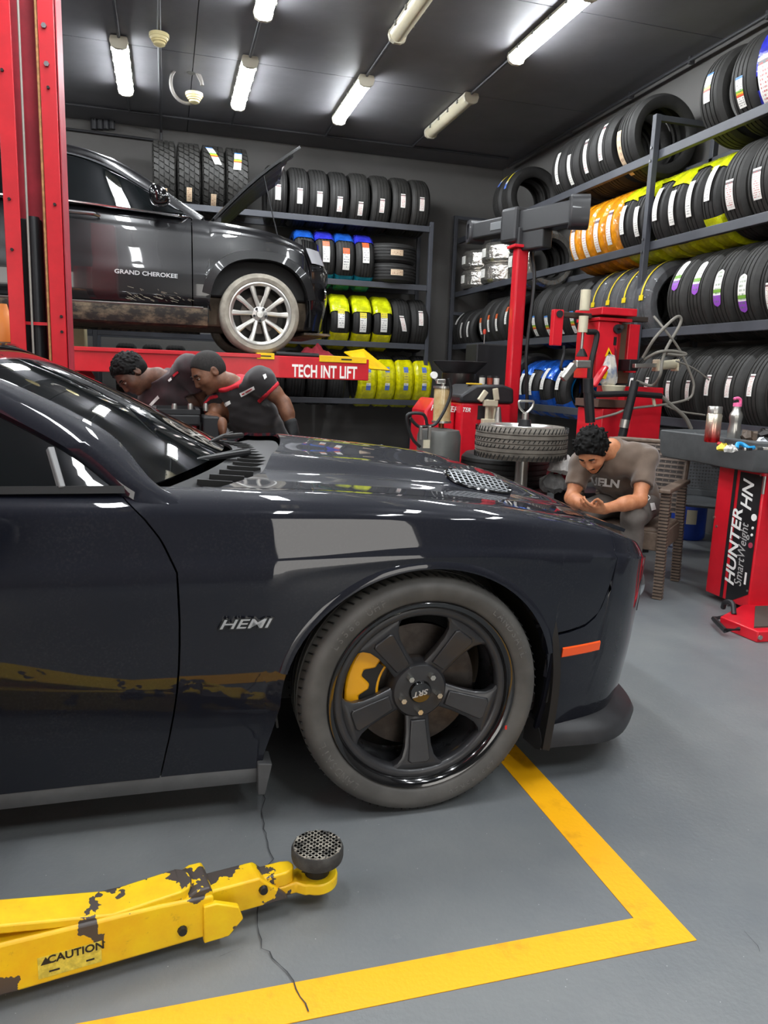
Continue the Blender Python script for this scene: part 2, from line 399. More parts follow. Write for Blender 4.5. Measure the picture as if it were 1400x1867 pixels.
# ceiling roses and a coiled flex
M_CREAM = mat('cream_plastic', (214, 200, 150), .5)
def rose(p, label):
    t = thing('detector', label, 'detector', p)
    MB().lathe([(.0, 0), (.085, 0), (.085, -.03), (.0, -.03)], 20).build('base', M_CREAM, t)
    MB().lathe([(.078, -.03), (.07, -.05), (.06, -.05), (.062, -.065), (.048, -.068), (.05, -.085), (.03, -.095), (.0, -.1)], 20).build('vented_cover', M_CREAM, t)
    return t
p1 = at(290, 60, Z=ZC-.03); rose((p1.x, p1.y, ZC-.04), 'cream ceiling detector on the straight black conduit')
conduit('black vertical-looking conduit carrying the cream detector', [(p1.x, YF+.3, ZC-.02), (p1.x, 9.75, ZC-.02), (p1.x, 10.25, ZC-.05), (p1.x, 10.27, 3.95)], .016)
YC_ = 8.35; p2 = at(354, 170, Y=YC_); rose((p2.x, YC_, p2.z), 'cream ceiling detector hanging from the coiled flex')
fx = thing('coiled_flex', 'coil of grey flex hanging from the ceiling beside a detector', 'cable', (p2.x, YC_, p2.z))
g0_ = at(349, 92, Y=YC_-.15); zg = ZC-.004
MB(fx.location).cyl((g0_.x, YC_, zg), (g0_.x, YC_, at(350, 108, Y=YC_).z), .042, .036).build('cable_gland', mat('gland_grey', (90, 90, 88), .6), fx)
C_ = at(340, 152, Y=YC_); R_c = .15
q = [Vector((g0_.x+.01, YC_, at(350, 108, Y=YC_).z)), Vector((g0_.x+.05, YC_, C_.z+.12)), Vector((C_.x+.145, YC_, C_.z+.03))]
q += [Vector((C_.x+R_c*cos(a), YC_+.003*i, C_.z+1.12*R_c*sin(a))) for i, a in enumerate(np.linspace(.0, 1.75*pi, 22))]+[Vector((p2.x-.01, YC_+.02, p2.z+.01))]
MB(fx.location).tube(spline(q, 3), .017, 8).build('flex', mat('flex_grey', (112, 108, 104), .6), fx)
# stub pipes on the back wall
st = thing('pipe_stub', 'four short dark pipe stubs on the back wall under the ceiling', 'pipe stub', at(187, 222, Y=10.25))
for k in range(4):
    p = at(171+11*k, 222, Y=10.24)
    MB(st.location).cyl((p.x, 10.24, p.z-.085), (p.x, 10.24, p.z+.085), .036, n=10).build('stub', M_PIPE, st)
conduit('dark conduit on the back wall joining the pipe stubs', [(-1.6, 10.27, 4.02), (at(287, 232, Y=10.27).x, 10.27, 4.0)], .014)

# ------------------------------------------------------------------ tyres
def rubber(name, col, lug, skew, strength, rough=.62):
    """tyre rubber with lateral sipes as fine relief, laid round the tyre's own axle (local X)"""
    m = bpy.data.materials.new(name); m.use_nodes = True; N = m.node_tree.nodes; L = m.node_tree.links; p = N['Principled BSDF']
    p.inputs['Roughness'].default_value = rough; p.inputs['Specular IOR Level'].default_value = .4
    tc = N.new('ShaderNodeTexCoord'); sp = N.new('ShaderNodeSeparateXYZ'); L.new(tc.outputs['Object'], sp.inputs[0])
    an = wmath(N, L, 'ARCTAN2', sp.outputs['Z'], sp.outputs['Y'])
    r = wmath(N, L, 'SQRT', wmath(N, L, 'ADD', wmath(N, L, 'MULTIPLY', sp.outputs['Y'], sp.outputs['Y']), wmath(N, L, 'MULTIPLY', sp.outputs['Z'], sp.outputs['Z'])))
    ph = wmath(N, L, 'ADD', wmath(N, L, 'MULTIPLY', an, lug), wmath(N, L, 'MULTIPLY', sp.outputs['X'], skew))
    g = wmath(N, L, 'GREATER_THAN', wmath(N, L, 'FRACT', wmath(N, L, 'DIVIDE', ph, 2*pi)), .2)
    b = N.new('ShaderNodeBump'); b.inputs['Strength'].default_value = strength; b.inputs['Distance'].default_value = .006; L.new(g, b.inputs['Height']); L.new(b.outputs[0], p.inputs['Normal'])
    nz = N.new('ShaderNodeTexNoise'); nz.inputs['Scale'].default_value = 14; nz.inputs['Detail'].default_value = 5; L.new(tc.outputs['Object'], nz.inputs['Vector'])
    rp = N.new('ShaderNodeValToRGB'); L.new(nz.outputs['Fac'], rp.inputs[0]); c = srgb(*col)
    rp.color_ramp.elements[0].position = .35; rp.color_ramp.elements[0].color = tuple(v*.8 for v in c[:3])+(1,)
    rp.color_ramp.elements[1].position = .7; rp.color_ramp.elements[1].color = tuple(v*1.25 for v in c[:3])+(1,)
    L.new(rp.outputs[0], p.inputs['Base Color']); MATS[name] = m; return m
M_RUB = rubber('rubber_new', (36, 35, 34), 70, 60, .5)
M_RUB2 = rubber('rubber_ribbed', (42, 41, 39), 90, 25, .35)
M_RUBAT = rubber('rubber_offroad', (44, 43, 41), 60, 0, .2)
M_RUBOLD = rubber('rubber_worn', (104, 98, 90), 64, 40, .5, .8)
def tyre_profile(R, w, rr, grooves=4, gd=.008, gw=.011):
    h = w/2; P = [(rr+.004, -h*.78), (rr+.02, -h*.9), (rr+(R-rr)*.45, -h*1.0), (rr+(R-rr)*.72, -h*.98), (R-.022, -h*.86), (R-.007, -h*.74)]
    tw = h*.66; xs = [-tw]
    if grooves:
        cs = [(-tw+2*tw*(k+.5)/grooves) for k in range(grooves)]
        for c in cs:
            for dx, dr in ((-gw/2, 0), (-gw/2+.001, gd), (gw/2-.001, gd), (gw/2, 0)): P.append((R-dr-.006*(abs(c)/h)**2, c+dx))
    P += [(r, -x) for r, x in reversed(P[:6])]
    P += [(rr, h*.7), (rr+.012, h*.6), (rr+(R-rr)*.5, h*.84), (R-.035, h*.7), (R-.024, 0), (R-.035, -h*.7), (rr+(R-rr)*.5, -h*.84), (rr+.012, -h*.6), (rr, -h*.7)]
    return P
def tyre_mesh(name, R, w, rr, m, grooves=4, n=56, blocks=0):
    mb = MB().lathe(tyre_profile(R, w, rr, grooves), n, 'X', close_prof=True)
    if blocks:
        rnd = random.Random(2)
        for i in range(blocks):
            for row in range(4):
                a = 2*pi*(i+(.5 if row % 2 else 0)+rnd.uniform(-.06, .06))/blocks; x = (row-1.5)*w*.215
                da = 2*pi/blocks*.36; hw = w*.092 if row in (0, 3) else w*.085
                vs = []
                for r in (R-.012, R+.008):
                    for sa, sx in ((-1, -1), (-1, 1), (1, 1), (1, -1)):
                        vs.append((x+sx*hw, r*cos(a+sa*da+(.03*sx)), r*sin(a+sa*da+.03*sx)))
                mb.add(vs, [(4, 5, 6, 7), (0, 1, 5, 4), (1, 2, 6, 5), (2, 3, 7, 6), (3, 0, 4, 7)])
            for sg in (-1, 1):
                a = 2*pi*i/blocks; da = 2*pi/blocks*.3
                vs = [(sg*(w*.43 if r > R-.03 else w*.492), r*cos(a+s*da), r*sin(a+s*da)) for r in (R-.055, R+.002) for s in (-1, 1)]+[(sg*w*.36, (R-.03)*cos(a+s*da), (R-.03)*sin(a+s*da)) for s in (-1, 1)]
                mb.add(vs, [(0, 1, 3, 2), (2, 3, 5, 4), (0, 2, 4), (1, 5, 3)])
    return mb.mesh(name, m, 30)
TY = {'narrow': (.33, .19, .205), 'mid': (.34, .212, .215), 'wide': (.345, .258, .225), 'road': (.34, .232, .215), 'big': (.345, .24, .225), 'small': (.305, .225, .2), 'offroad': (.395, .265, .23)}
TM = {'narrow': tyre_mesh('tyre', *TY['narrow'], M_RUB, 3), 'mid': tyre_mesh('tyre', *TY['mid'], M_RUB2), 'wide': tyre_mesh('tyre', *TY['wide'], M_RUB), 'road': tyre_mesh('tyre', *TY['road'], M_RUB), 'big': tyre_mesh('tyre', *TY['big'], M_RUB2), 'small': tyre_mesh('tyre', *TY['small'], M_RUB, 3), 'offroad': tyre_mesh('tyre', *TY['offroad'], M_RUBAT, 0, 56, 34)}
def sticker_mesh(name, R, ln, wd, m, skew=0, rounded=False):
    mb = MB(); n = 20; uv = []
    for i in range(n+1):
        v = i/n
        ww = wd*(sqrt(max(0.02, 1-abs(2*v-1)**9)) if rounded else 1)
        for j in (0, 1):
            a = (v-.5)*ln/R; mb.v.append(((j-.5)*ww+skew*(v-.5), (R+.005)*cos(a), (R+.005)*sin(a))); uv.append((j, v))
    for i in range(n): mb.f.append((2*i, 2*i+1, 2*i+3, 2*i+2)); mb.m.append(0)
    mb.uv = uv
    me = mb.mesh(name, m, 60); return me
W_ = (236, 234, 228)
ST = {
 'white': print_mat('sticker_white', [(0, W_), (.85, (90, 90, 92)), (.93, W_)], (190, 60, 60)),
 'plain': print_mat('sticker_plain', [(0, W_)], (110, 110, 112)),
 'energy': print_mat('sticker_energy', [(0, W_), (.2, W_), (.36, (225, 80, 40)), (.43, (240, 190, 40)), (.5, (120, 185, 70)), (.57, W_), (.92, (70, 130, 200))], (70, 70, 75)),
 'yellow': print_mat('sticker_yellow_top', [(0, W_), (.72, (222, 205, 30))], (90, 90, 100), 9),
 'orange': print_mat('sticker_orange_top', [(0, W_), (.72, (215, 96, 40))], (90, 90, 100), 9),
 'purple': print_mat('sticker_purple_end', [(0, (150, 78, 190)), (.3, W_), (.36, (120, 170, 60)), (.46, W_)], (90, 120, 80), 9),
 'yb': print_mat('sticker_yellow_blue', [(0, (90, 120, 200)), (.2, W_), (.3, (215, 200, 40)), (.75, (90, 120, 200))], (90, 90, 100), 9),
 'beige': print_mat('sticker_beige', [(0, (214, 190, 160))], (120, 60, 50), 8),
}
SM = {}
def smesh(kind, R, ln, wd, skew=0):
    k = (kind, R, ln, wd, skew)
    if k not in SM: SM[k] = sticker_mesh('sticker', R, ln, wd, ST[kind], skew, kind == 'purple')
    return SM[k]
def foil(name, col, rough=.22, metal=0, trans=0, bump=.5, alpha=1, scale=26):
    m = mat(name, col, rough, metal, coat=.6, var=.2, vscale=12, bump=bump, bscale=scale, alpha=alpha); return m
F_OR = foil('foil_orange', (214, 136, 20)); F_YE = foil('foil_lime', (200, 206, 20)); F_BL = foil('foil_blue', (34, 92, 190), .15, .3); F_SI = foil('foil_silver', (190, 186, 178), .16, .85, bump=.9)
F_CL = foil('film_clear', (170, 172, 176), .08, 0, alpha=.2); F_DB = foil('foil_dark_blue', (44, 48, 170), .2); F_TEAL = foil('foil_teal', (20, 130, 150), .15, .4)
F_GOLD = foil('foil_yellow', (206, 200, 10), .2)
WM = {}
def wrap_mesh(R, w, rr, a0, a1, m, seed=0, amp=.004, full=True):
    """crinkled film over the tread and shoulders between two angles"""
    k = (R, w, a0, a1, m.name, seed)
    if k in WM: return WM[k]
    rnd = random.Random(seed); h = w/2; mb = MB()
    prof = [(rr+(R-rr)*.25, -h-.004), (rr+(R-rr)*.7, -h-.006), (R-.012, -h*.93), (R+.006, -h*.7), (R+.007, -h*.2), (R+.007, h*.2), (R+.006, h*.7), (R-.012, h*.93), (rr+(R-rr)*.7, h+.006), (rr+(R-rr)*.25, h+.004)]
    n = max(4, int((a1-a0)*18))
    for i in range(n+1):
        a = a0+(a1-a0)*i/n+rnd.uniform(-.01, .01)
        for r, x in prof:
            q = r+rnd.uniform(-.3, 1)*amp; mb.v.append((x+rnd.uniform(-1, 1)*amp*.4, q*cos(a), q*sin(a)))
    K = len(prof)
    for i in range(n):
        for k2 in range(K-1): mb.f.append((i*K+k2, (i+1)*K+k2, (i+1)*K+k2+1, i*K+k2+1)); mb.m.append(0)
    WM[k] = mb.mesh('wrap', m, 25); return WM[k]
def band_mesh(R, a0, a1, x0, wd, m):
    mb = MB(); n = 14
    for i in range(n+1):
        a = a0+(a1-a0)*i/n
        for j in (0, 1): mb.v.append((x0+(j-.5)*wd, (R+.012)*cos(a), (R+.012)*sin(a)))
    for i in range(n): mb.f.append((2*i, 2*i+1, 2*i+3, 2*i+2)); mb.m.append(0)
    return mb.mesh('strap', m, 60)
def tyre(kind, loc, rz, label, group, stick=None, sang=0, wraps=(), lie=False, slen=.17, swid=.055, skew=0, straps=(), sx=0):
    R, w, rr = TY[kind]
    t = thing('tyre', label, 'tyre', loc, rz, group)
    if lie: t.rotation_euler = (0, -pi/2, rz)
    spin = random.uniform(0, 6.28) if not lie else 0
    inst('tyre_casing', TM[kind], t, rot=(spin, 0, 0))
    if stick: inst('sticker', smesh(stick, R+(.009 if wraps or kind == 'offroad' else 0), slen, swid, skew), t, (sx, 0, 0), (sang, 0, 0))
    for a0, a1, m, sd in wraps: inst('plastic_wrap', wrap_mesh(R, w, rr, a0, a1, m, sd), t)
    for s in straps: inst('strap', s, t)
    return t

# ------------------------------------------------------------------ racks
M_RACK = mat('rack_steel', (66, 68, 74), .42, var=.08, vscale=5)
M_BOLT = mat('bolt_steel', (120, 120, 122), .35, .8)
LV = [.985, 1.695, 2.405, 3.115]                       # beam centre heights
BH, BW = .07, .045
RX0, RX1 = 3.9, 4.35
def beam(mb, a, b): mb.bar(a, b, BW, BH)
rr_ = thing('tyre_rack', 'long dark steel tyre rack along the right wall', 'rack', (RX0, 5.71, 0))
o_ = rr_.location
for y, tall in ((10.17, 3.45), (5.71, 3.42), (1.25, 3.42)):
    MB(o_).span((RX0-.075, y-.025, 0), (RX0-.024, y+.025, tall)).build('post', M_RACK, rr_, 0, .004)
    MB(o_).span((RX1+.045, y-.025, 0), (RX1+.095, y+.025, tall)).build('post', M_RACK, rr_, 0, .004)
    for z in (tall-.025, LV[0]-.06, LV[2]-.25): MB(o_).span((RX0-.024, y-.02, z-.022), (RX1+.044, y+.02, z+.022)).build('cross_bar', M_RACK, rr_, 0, .003)
for za in LV:
    for ya, yb in ((1.28, 10.14),):
        MB(o_).span((RX0-.022, ya, za-BH/2), (RX0+.022, yb, za+BH/2)).build('beam', M_RACK, rr_, 0, .004)
        MB(o_).span((RX1+.045, ya, za-BH/2), (RX1+.089, yb, za+BH/2)).build('beam', M_RACK, rr_, 0, .004)
    for y in (5.71, 10.17):
        for dz in (-.05, .05): MB(o_).cyl((RX0-.075, y+.0, za+dz), (RX0-.084, y, za+dz), .011, n=6).build('bolt', M_BOLT, rr_)
BY0, BY1 = 9.5, 9.94
br_ = thing('tyre_rack', 'dark steel tyre rack against the back wall behind the lifted vehicle', 'rack', (1.2, BY0, 0))
o_ = br_.location; BX0, BX1 = -2.6, 3.27
for x in (BX0, -.78, BX1):
    for y in (BY0, BY1+.06): MB(o_).span((x-.025, y-.025, 0), (x+.025, y+.025, 3.2 if x > 0 or x < -1 else 1.75)).build('post', M_RACK, br_, 0, .004)
    MB(o_).span((x-.02, BY0+.026, .9), (x+.02, BY1+.034, .94)).build('cross_bar', M_RACK, br_, 0, .003)
LVB = [.93, 1.65, 2.39, 3.11]
for za in LVB:
    for xa, xb in ((BX0+.027, -.807), (-.753, BX1-.027)):
        for y in (BY0, BY1+.06): MB(o_).span((xa, y-.022, za-BH/2), (xb, y+.022, za+BH/2)).build('beam', M_RACK, br_, 0, .004)
def rest(level, R, gap=.44): return level+BH/2+sqrt(R*R-(gap/2)**2)-.004
LASTY = {}
def right_row(level, kind, pxs, tags, group, **kw):
    """tyres along the right wall, one per seen label point"""
    R = TY[kind][0]; xc = (RX0+RX1+.067)/2; zc = rest(LV[level], R, RX1+.067-RX0-.02)
    out = []
    for i, (p, lb) in enumerate(zip(pxs, tags)):
        q = at(p[0], p[1], X=xc-R) if isinstance(p, tuple) else Vector((0, p, zc))
        sa = math.asin(max(-.8, min(.8, (q.z-zc)/R))) if isinstance(p, tuple) else 0
        k2 = {k: (v[i] if isinstance(v, list) else v) for k, v in kw.items()}
        if k2.pop('nostick', False): k2.pop('stick', None)
        y = q.y
        if level in LASTY: y = min(y, LASTY[level]-TY[kind][1]/2-.003-(.007 if k2.get('wraps') else 0))
        LASTY[level] = y-TY[kind][1]/2-(.007 if k2.get('wraps') else 0); out.append(y)
        tyre(kind, (xc, y, zc), pi/2, lb, group, sang=sa+(0 if isinstance(p, tuple) else kw.get('sang', 0) if not isinstance(kw.get('sang', 0), list) else 0), **{k: v for k, v in k2.items() if k != 'sang'})
    return out
def ords(n, fmt): return [fmt.format(ORD[i]) for i in range(n)]
G = 'tyres on the long right rack'
right_row(3, 'road', [(905, 322), (921, 322)], ['bare black tyre nearest the corner, top shelf of the right rack, yellow and blue sticker', 'open-faced black tyre second from the corner, top shelf of the right rack'], G, stick=['yb', 'yb'], slen=.3)
right_row(3, 'wide', [(1013, 308), (1036, 310), (1066, 285), (1095, 258), (1132, 280)], ords(4, '{} from the corner of five bare tyres, right rack top shelf mid row')+['open-faced black tyre with torn cream sticker before the post, top right shelf'], G, stick=['plain', 'plain', 'white', 'white', 'beige'], slen=[.3, .28, .3, .32, .4], swid=.06, sx=[-.02, 0, 0, 0, .05])
right_row(3, 'big', [(1290, 160), (1345, 168), (1392, 150), (1440, 160)], ['black tyre with energy sticker just past the rack post, top shelf of the right rack', 'second black tyre with energy sticker past the post on the top right shelf', 'black tyre in blue foil with red and white print, top shelf at the photo edge', 'blue foil tyre beyond the photo edge on the top shelf'], G, stick=['energy', 'energy', 'white', None], slen=[.2, .2, .34, .2], swid=[.065, .065, .13, .05], wraps=[(), (), ((-.2, 2.6, F_DB, 5), (-1.6, -.45, F_DB, 6)), ((-1.6, 2.6, F_DB, 7),)])
right_row(2, 'narrow', [(1045, 445), (1065, 440), (1085, 430), (1110, 415)], ords(4, '{} from the corner of four tyres in orange film on the right rack'), G, stick='white', slen=.3, wraps=[((-3.14, 3.14, F_OR, k),) for k in range(4)], swid=.07)
right_row(2, 'narrow', [(1133, 402), (1157, 405)], ['tyre in lime film beside the orange ones, right rack', 'tyre in lime film touching the middle post of the right rack'], G, stick='plain', slen=.24, swid=.06, wraps=[((.55, 2.9, F_YE, k), (-2.2, -.75, F_YE, k+9)) for k in (1, 2)])
right_row(2, 'narrow', [(1197, 372), (1222, 380), (1250, 365), (1288, 335)], ords(4, '{} after the middle post of four tyres in torn lime film'), G, stick='plain', slen=.26, swid=.06, wraps=[((.75, 2.9, F_YE, 11), (-2.2, -.85, F_YE, 12)), ((.5, 2.9, F_YE, 13), (-2.2, -.95, F_YE, 14)), ((.8, 2.9, F_YE, 15), (-2.2, -.7, F_YE, 16)), ((.6, 2.9, F_YE, 17), (-2.2, -.5, F_YE, 18))])
right_row(2, 'big', [(1328, 355), (1378, 335), (1425, 335)], ['ribbed black tyre with red and white sticker after the torn lime film ones', 'second ribbed black tyre with red and white sticker on the lime film shelf', 'ribbed black tyre beyond the photo edge on the lime film shelf'], G, stick='white', slen=.2, swid=.075)
right_row(1, 'small', [(830, 580), (840, 602), (852, 600)], ords(3, '{} from the corner of three small tyres with white stickers, right rack'), G, stick='plain', slen=.2)
right_row(1, 'road', [(876, 595), (889, 590), (904, 588), (922, 575)], ords(4, '{} of four tyres with orange and white stickers, right rack behind the red mast'), G, stick='orange', slen=.2)
right_row(1, 'wide', [(971, 595), (994, 595), (1014, 590), (1040, 588)], ords(4, '{} of four smooth black tyres right of the red mast, blue and white stickers'), G, stick='energy', slen=.22, swid=.07)
CB = [band_mesh(.345, .1, 2.4, -.05, .022, mat('tape_yellow', (222, 196, 30), .4)), band_mesh(.345, -.0, .12, -.05, .06, mat('tape_yellow', (0, 0, 0)))]
right_row(1, 'road', [(1075, 590), (1097, 580), (1122, 570), (1152, 560)], ords(4, '{} of four tyres in clear film with yellow tape above the tyre changer'), G, wraps=[((-1.5, 3.1, F_CL, 30+k),) for k in range(4)], straps=[CB]*4)
right_row(1, 'big', [(1232, 500), (1270, 505), (1307, 525), (1352, 535)], ords(4, '{} from the post of four ribbed tyres with purple and white oval stickers'), G, stick='purple', slen=.26, swid=.075)
right_row(1, 'road', [(1396, 540), (1432, 540)], ['black tyre with white sticker at the photo edge beside the purple stickers', 'black tyre beyond the photo edge on the purple sticker shelf'], G, stick='white')
right_row(0, 'road', [8.7, 8.42, 8.14], ords(3, '{} plain dark tyre behind the blue foil ones, lowest right shelf'), G)
right_row(0, 'small', [(950, 700), (968, 700), (990, 690), (1018, 690)], ords(4, '{} from the corner of four tyres in blue foil on the lowest right shelf'), G, stick='plain', slen=.24, swid=.07, wraps=[((-2.6, -.25, F_BL, 40), (.5, 3.3, F_BL, 41)), ((-2.6, -.1, F_BL, 42), (.7, 3.3, F_BL, 43)), ((-2.6, -.4, F_BL, 44), (.35, 3.3, F_BL, 45)), ((-2.6, -.5, F_BL, 46),)])
last_blue = [o for o in COL.objects if str(o.get('label', '')).startswith('fourth from the corner of four tyres in blue foil')][0]
lb_ = MB().lathe([(.193, -.1), (.197, -.03), (.19, .03), (.196, .1)], 40, 'X'); rnd_ = random.Random(6); lb_.v = [(x, y*rnd_.uniform(.97, 1), z*rnd_.uniform(.97, 1)) for x, y, z in lb_.v]; lb_.build('foil_lining', foil('foil_cyan', (20, 120, 190), .12, .6), last_blue, 20)
right_row(0, 'mid', [5.68, (1178, 705), (1217, 712), (1253, 712), (1280, 702), (1318, 705), (1362, 702), (1410, 702)], ords(8, '{} from the tyre changer of the eight lowest tyres with white stickers, right rack'), G, stick=['plain']+['white']*7, slen=.15, swid=.045)
# silver foil tyres: two flat stacks and two standing, on the third shelf near the corner
GS = 'silver foil tyres on the right rack'
zc = rest(LV[2], .305, .497)
for k, y in enumerate((8.32, 8.05)): tyre('small', ((RX0+RX1+.067)/2, y, zc), pi/2, ['standing tyre in crumpled silver foil behind the red mast', 'standing tyre in silver foil nearest the orange film ones'][k], GS, wraps=((-3.14, 3.14, F_SI, 60+k),), stick='plain', slen=.12, swid=.1)
for s, y in enumerate((9.72, 9.05)):
    for k in range(2): tyre('small', (4.13, y, LV[2]+BH/2+.122+k*.243), pi/2, f"{['lower', 'upper'][k]} silver foil tyre lying flat in the pile {['nearest the corner', 'behind the camera beam'][s]}", GS, wraps=((-3.14, 3.14, F_SI, 70+k+3*s),), lie=True, stick='plain', slen=.12, swid=.1)
# back rack
GB = 'tyres on the back rack'
def back_row(level, kind, pxs, tags, **kw):
    R = TY[kind][0]; yc = (BY0+BY1+.06)/2; zc = rest(LVB[level], R, .48); last = None
    for i, (p, lb) in enumerate(zip(pxs, tags)):
        q = at(p[0], p[1], Y=yc-R) if isinstance(p, tuple) else Vector((p, 0, zc))
        k2 = {k: (v[i] if isinstance(v, list) else v) for k, v in kw.items()}
        x = q.x
        if last is not None: x = max(x, last+TY[kind][1]+(.018 if k2.get('wraps') else .008))
        last = x
        tyre(kind, (x, yc, zc), pi, lb, GB, sang=math.asin(max(-.8, min(.8, (q.z-zc)/R))), **k2)
back_row(3, 'offroad', [(300, 352), (345, 352), (387, 362), (430, 370)], ords(4, '{} from the left of four knobbly off-road tyres on the back rack top shelf'), stick='beige', slen=.16, swid=.06)
ez = [('third', (390, 312), .5), ('fourth', (438, 318), 0)]
for wd, p, sk in ez:
    pass
back_row(3, 'road', [(507, 350), (547, 357), (583, 363), (620, 372)], ords(4, '{} bare tyre right of the raised hood, back rack top shelf'), stick='white', slen=.17, swid=.065)
back_row(3, 'big', [(658, 380), (697, 375), (735, 366), (768, 372)], ords(4, '{} of the four taller bare tyres at the right end, back rack top shelf'), stick='white', slen=.16, swid=.06)
back_row(2, 'road', [(557, 470), (595, 458), (630, 472), (663, 460)], ords(4, '{} from the left of four tyres in blue foil with orange stickers, back rack'), stick='orange', slen=.26, swid=.085, wraps=[((.7, 2.8, F_DB if k % 2 else F_BL, 80+k), (-2.2, -.6, F_TEAL, 90+k)) for k in range(4)])
for k in range(2):
    tyre('road', (at(715, 500-k*33, Y=9.4).x+.06, (BY0+BY1+.06)/2-.02, LVB[2]+BH/2+.12+k*.237), pi, ['lower of two bare tyres lying flat on the back rack', 'upper of two bare tyres lying flat on the back rack'][k], GB, stick='beige', lie=True, slen=.16, swid=.07, sang=0)
back_row(1, 'road', [1.5, 1.77, (622, 580), (662, 588), (700, 588)], ords(5, '{} from the left of five lime foil tyres with yellow stickers, back rack'), stick='yellow', slen=.24, swid=.085, wraps=[((.35, 2.8, F_YE, 100+k), (-2.2, -.45, F_GOLD, 110+k)) for k in range(5)])
back_row(1, 'road', [(735, 590), (767, 580)], ['bare tyre with tilted white sticker beside the lime foil ones', 'bare tyre with white sticker at the right end of the lime foil shelf'], stick='white', slen=.19, swid=.06, skew=[.05, 0])
back_row(0, 'road', [-.45, -.15, .12]+[1.3, 1.56, 1.82, 2.08], ords(3, '{} dark tyre low on the back rack behind the mechanics')+ords(4, '{} dark tyre on the lowest back shelf under the red runway'), stick=['beige', 'beige', 'beige', None, None, None, None], slen=.2, swid=.08)
back_row(0, 'road', [(672, 690), (703, 690), (729, 690), (754, 690)], ords(4, '{} from the left of four tyres in yellow foil on the lowest back shelf'), stick='yb', slen=.3, swid=.06, wraps=[((-2.2, .9, F_GOLD, 120+k), (2.2, 3, F_GOLD, 130+k)) for k in range(4)])
# off-road energy stickers placed on the two right knobbly tyres
for o in [x for x in COL.objects if x.name.startswith('tyre') and 'knobbly' in str(x.get('label', ''))]:
    if o['label'].startswith('third'): inst('sticker', smesh('energy', .404, .26, .08, .1), o, (0, 0, 0), (.62, 0, 0))
    if o['label'].startswith('fourth'): inst('sticker', smesh('energy', .404, .24, .085, -.02), o, (0, 0, 0), (.5, 0, 0))
# ------------------------------------------------------------------ the dark blue coupe
def paint(name, base, dusty=0):
    m = bpy.data.materials.new(name); m.use_nodes = True; N = m.node_tree.nodes; L = m.node_tree.links; p = N['Principled BSDF']
    p.inputs['Base Color'].default_value = (*base, 1); p.inputs['Metallic'].default_value = 0; p.inputs['Roughness'].default_value = .5; p.inputs['Specular IOR Level'].default_value = .12
    p.inputs['Coat Weight'].default_value = 1; p.inputs['Coat Roughness'].default_value = .025; p.inputs['Coat IOR'].default_value = 1.5
    tc = N.new('ShaderNodeTexCoord'); nz = N.new('ShaderNodeTexNoise'); nz.inputs['Scale'].default_value = 5; nz.inputs['Detail'].default_value = 9; nz.inputs['Roughness'].default_value = .7; L.new(tc.outputs['Object'], nz.inputs['Vector'])
    n2 = N.new('ShaderNodeTexNoise'); n2.inputs['Scale'].default_value = 160; n2.inputs['Detail'].default_value = 3; L.new(tc.outputs['Object'], n2.inputs['Vector'])
    r = N.new('ShaderNodeMapRange'); r.inputs['From Min'].default_value = .42; r.inputs['From Max'].default_value = .8; r.inputs['To Max'].default_value = dusty; L.new(nz.outputs['Fac'], r.inputs['Value'])
    r2 = N.new('ShaderNodeMapRange'); r2.inputs['From Min'].default_value = .45; r2.inputs['From Max'].default_value = .75; L.new(n2.outputs['Fac'], r2.inputs['Value'])
    f = wmath(N, L, 'MULTIPLY', r.outputs[0], r2.outputs[0])
    mi = N.new('ShaderNodeMix'); mi.data_type = 'RGBA'; L.new(f, mi.inputs[0]); mi.inputs[6].default_value = (*base, 1); mi.inputs[7].default_value = (.16, .15, .14, 1); L.new(mi.outputs[2], p.inputs['Base Color'])
    MATS[name] = m; return m
M_PAINT = paint('paint_midnight_blue', (.0042, .0052, .0105), .10)
M_BLK = mat('black_plastic', (24, 24, 25), .5, var=.1)
M_GLOSS = mat('gloss_black', (9, 9, 10), .12, coat=.8)
M_GREYP = mat('sill_plastic', (72, 73, 74), .5, var=.12, vscale=9)
M_GLASS = mat('tinted_glass', (10, 14, 15), .02, spec=.7, coat=1)
M_CHROME = mat('chrome', (215, 215, 218), .14, 1)
M_SEAL = mat('rubber_seal', (12, 12, 12), .6)
CX, CY = .702, 2.86
coupe = thing('car', 'dark midnight-blue muscle coupe parked nose right in the foreground bay', 'car', (CX, CY, 0))
# plan outline (x, d) at the crease, tail to nose
PL = spline([(-4.02, 0, 0), (-4.0, .45, 0), (-3.93, .74, 0), (-3.72, .88, 0), (-3.2, .945, 0), (-2.6, .962, 0), (-1.8, .95, 0), (-.9, .942, 0), (-.3, .955, 0), (.1, .962, 0), (.38, .95, 0), (.58, .918, 0), (.71, .868, 0), (.80, .79, 0), (.87, .69, 0), (.925, .5, 0), (.958, .25, 0), (.965, 0, 0)], 12)
PT = []; acc = 0
for i, p in enumerate(PL):
    if i: acc += (p-PL[i-1]).length
    PT.append((acc, p))
def plan_s(s):
    for (a, p), (b, q) in zip(PT, PT[1:]):
        if s <= b:
            t = (s-a)/(b-a); r = p.lerp(q, t); tg = (q-p).normalized(); return r.x, r.y, Vector((-tg.y, tg.x, 0))
    tg = (PT[-1][1]-PT[-2][1]).normalized(); return PT[-1][1].x, 0., Vector((-tg.y, tg.x, 0))
def s_of_x(x):
    for (a, p), (b, q) in zip(PT, PT[1:]):
        if p.x <= x <= q.x and q.x > p.x: return a+(b-a)*(x-p.x)/(q.x-p.x)
    return PT[-1][0]
S_END = PT[-1][0]
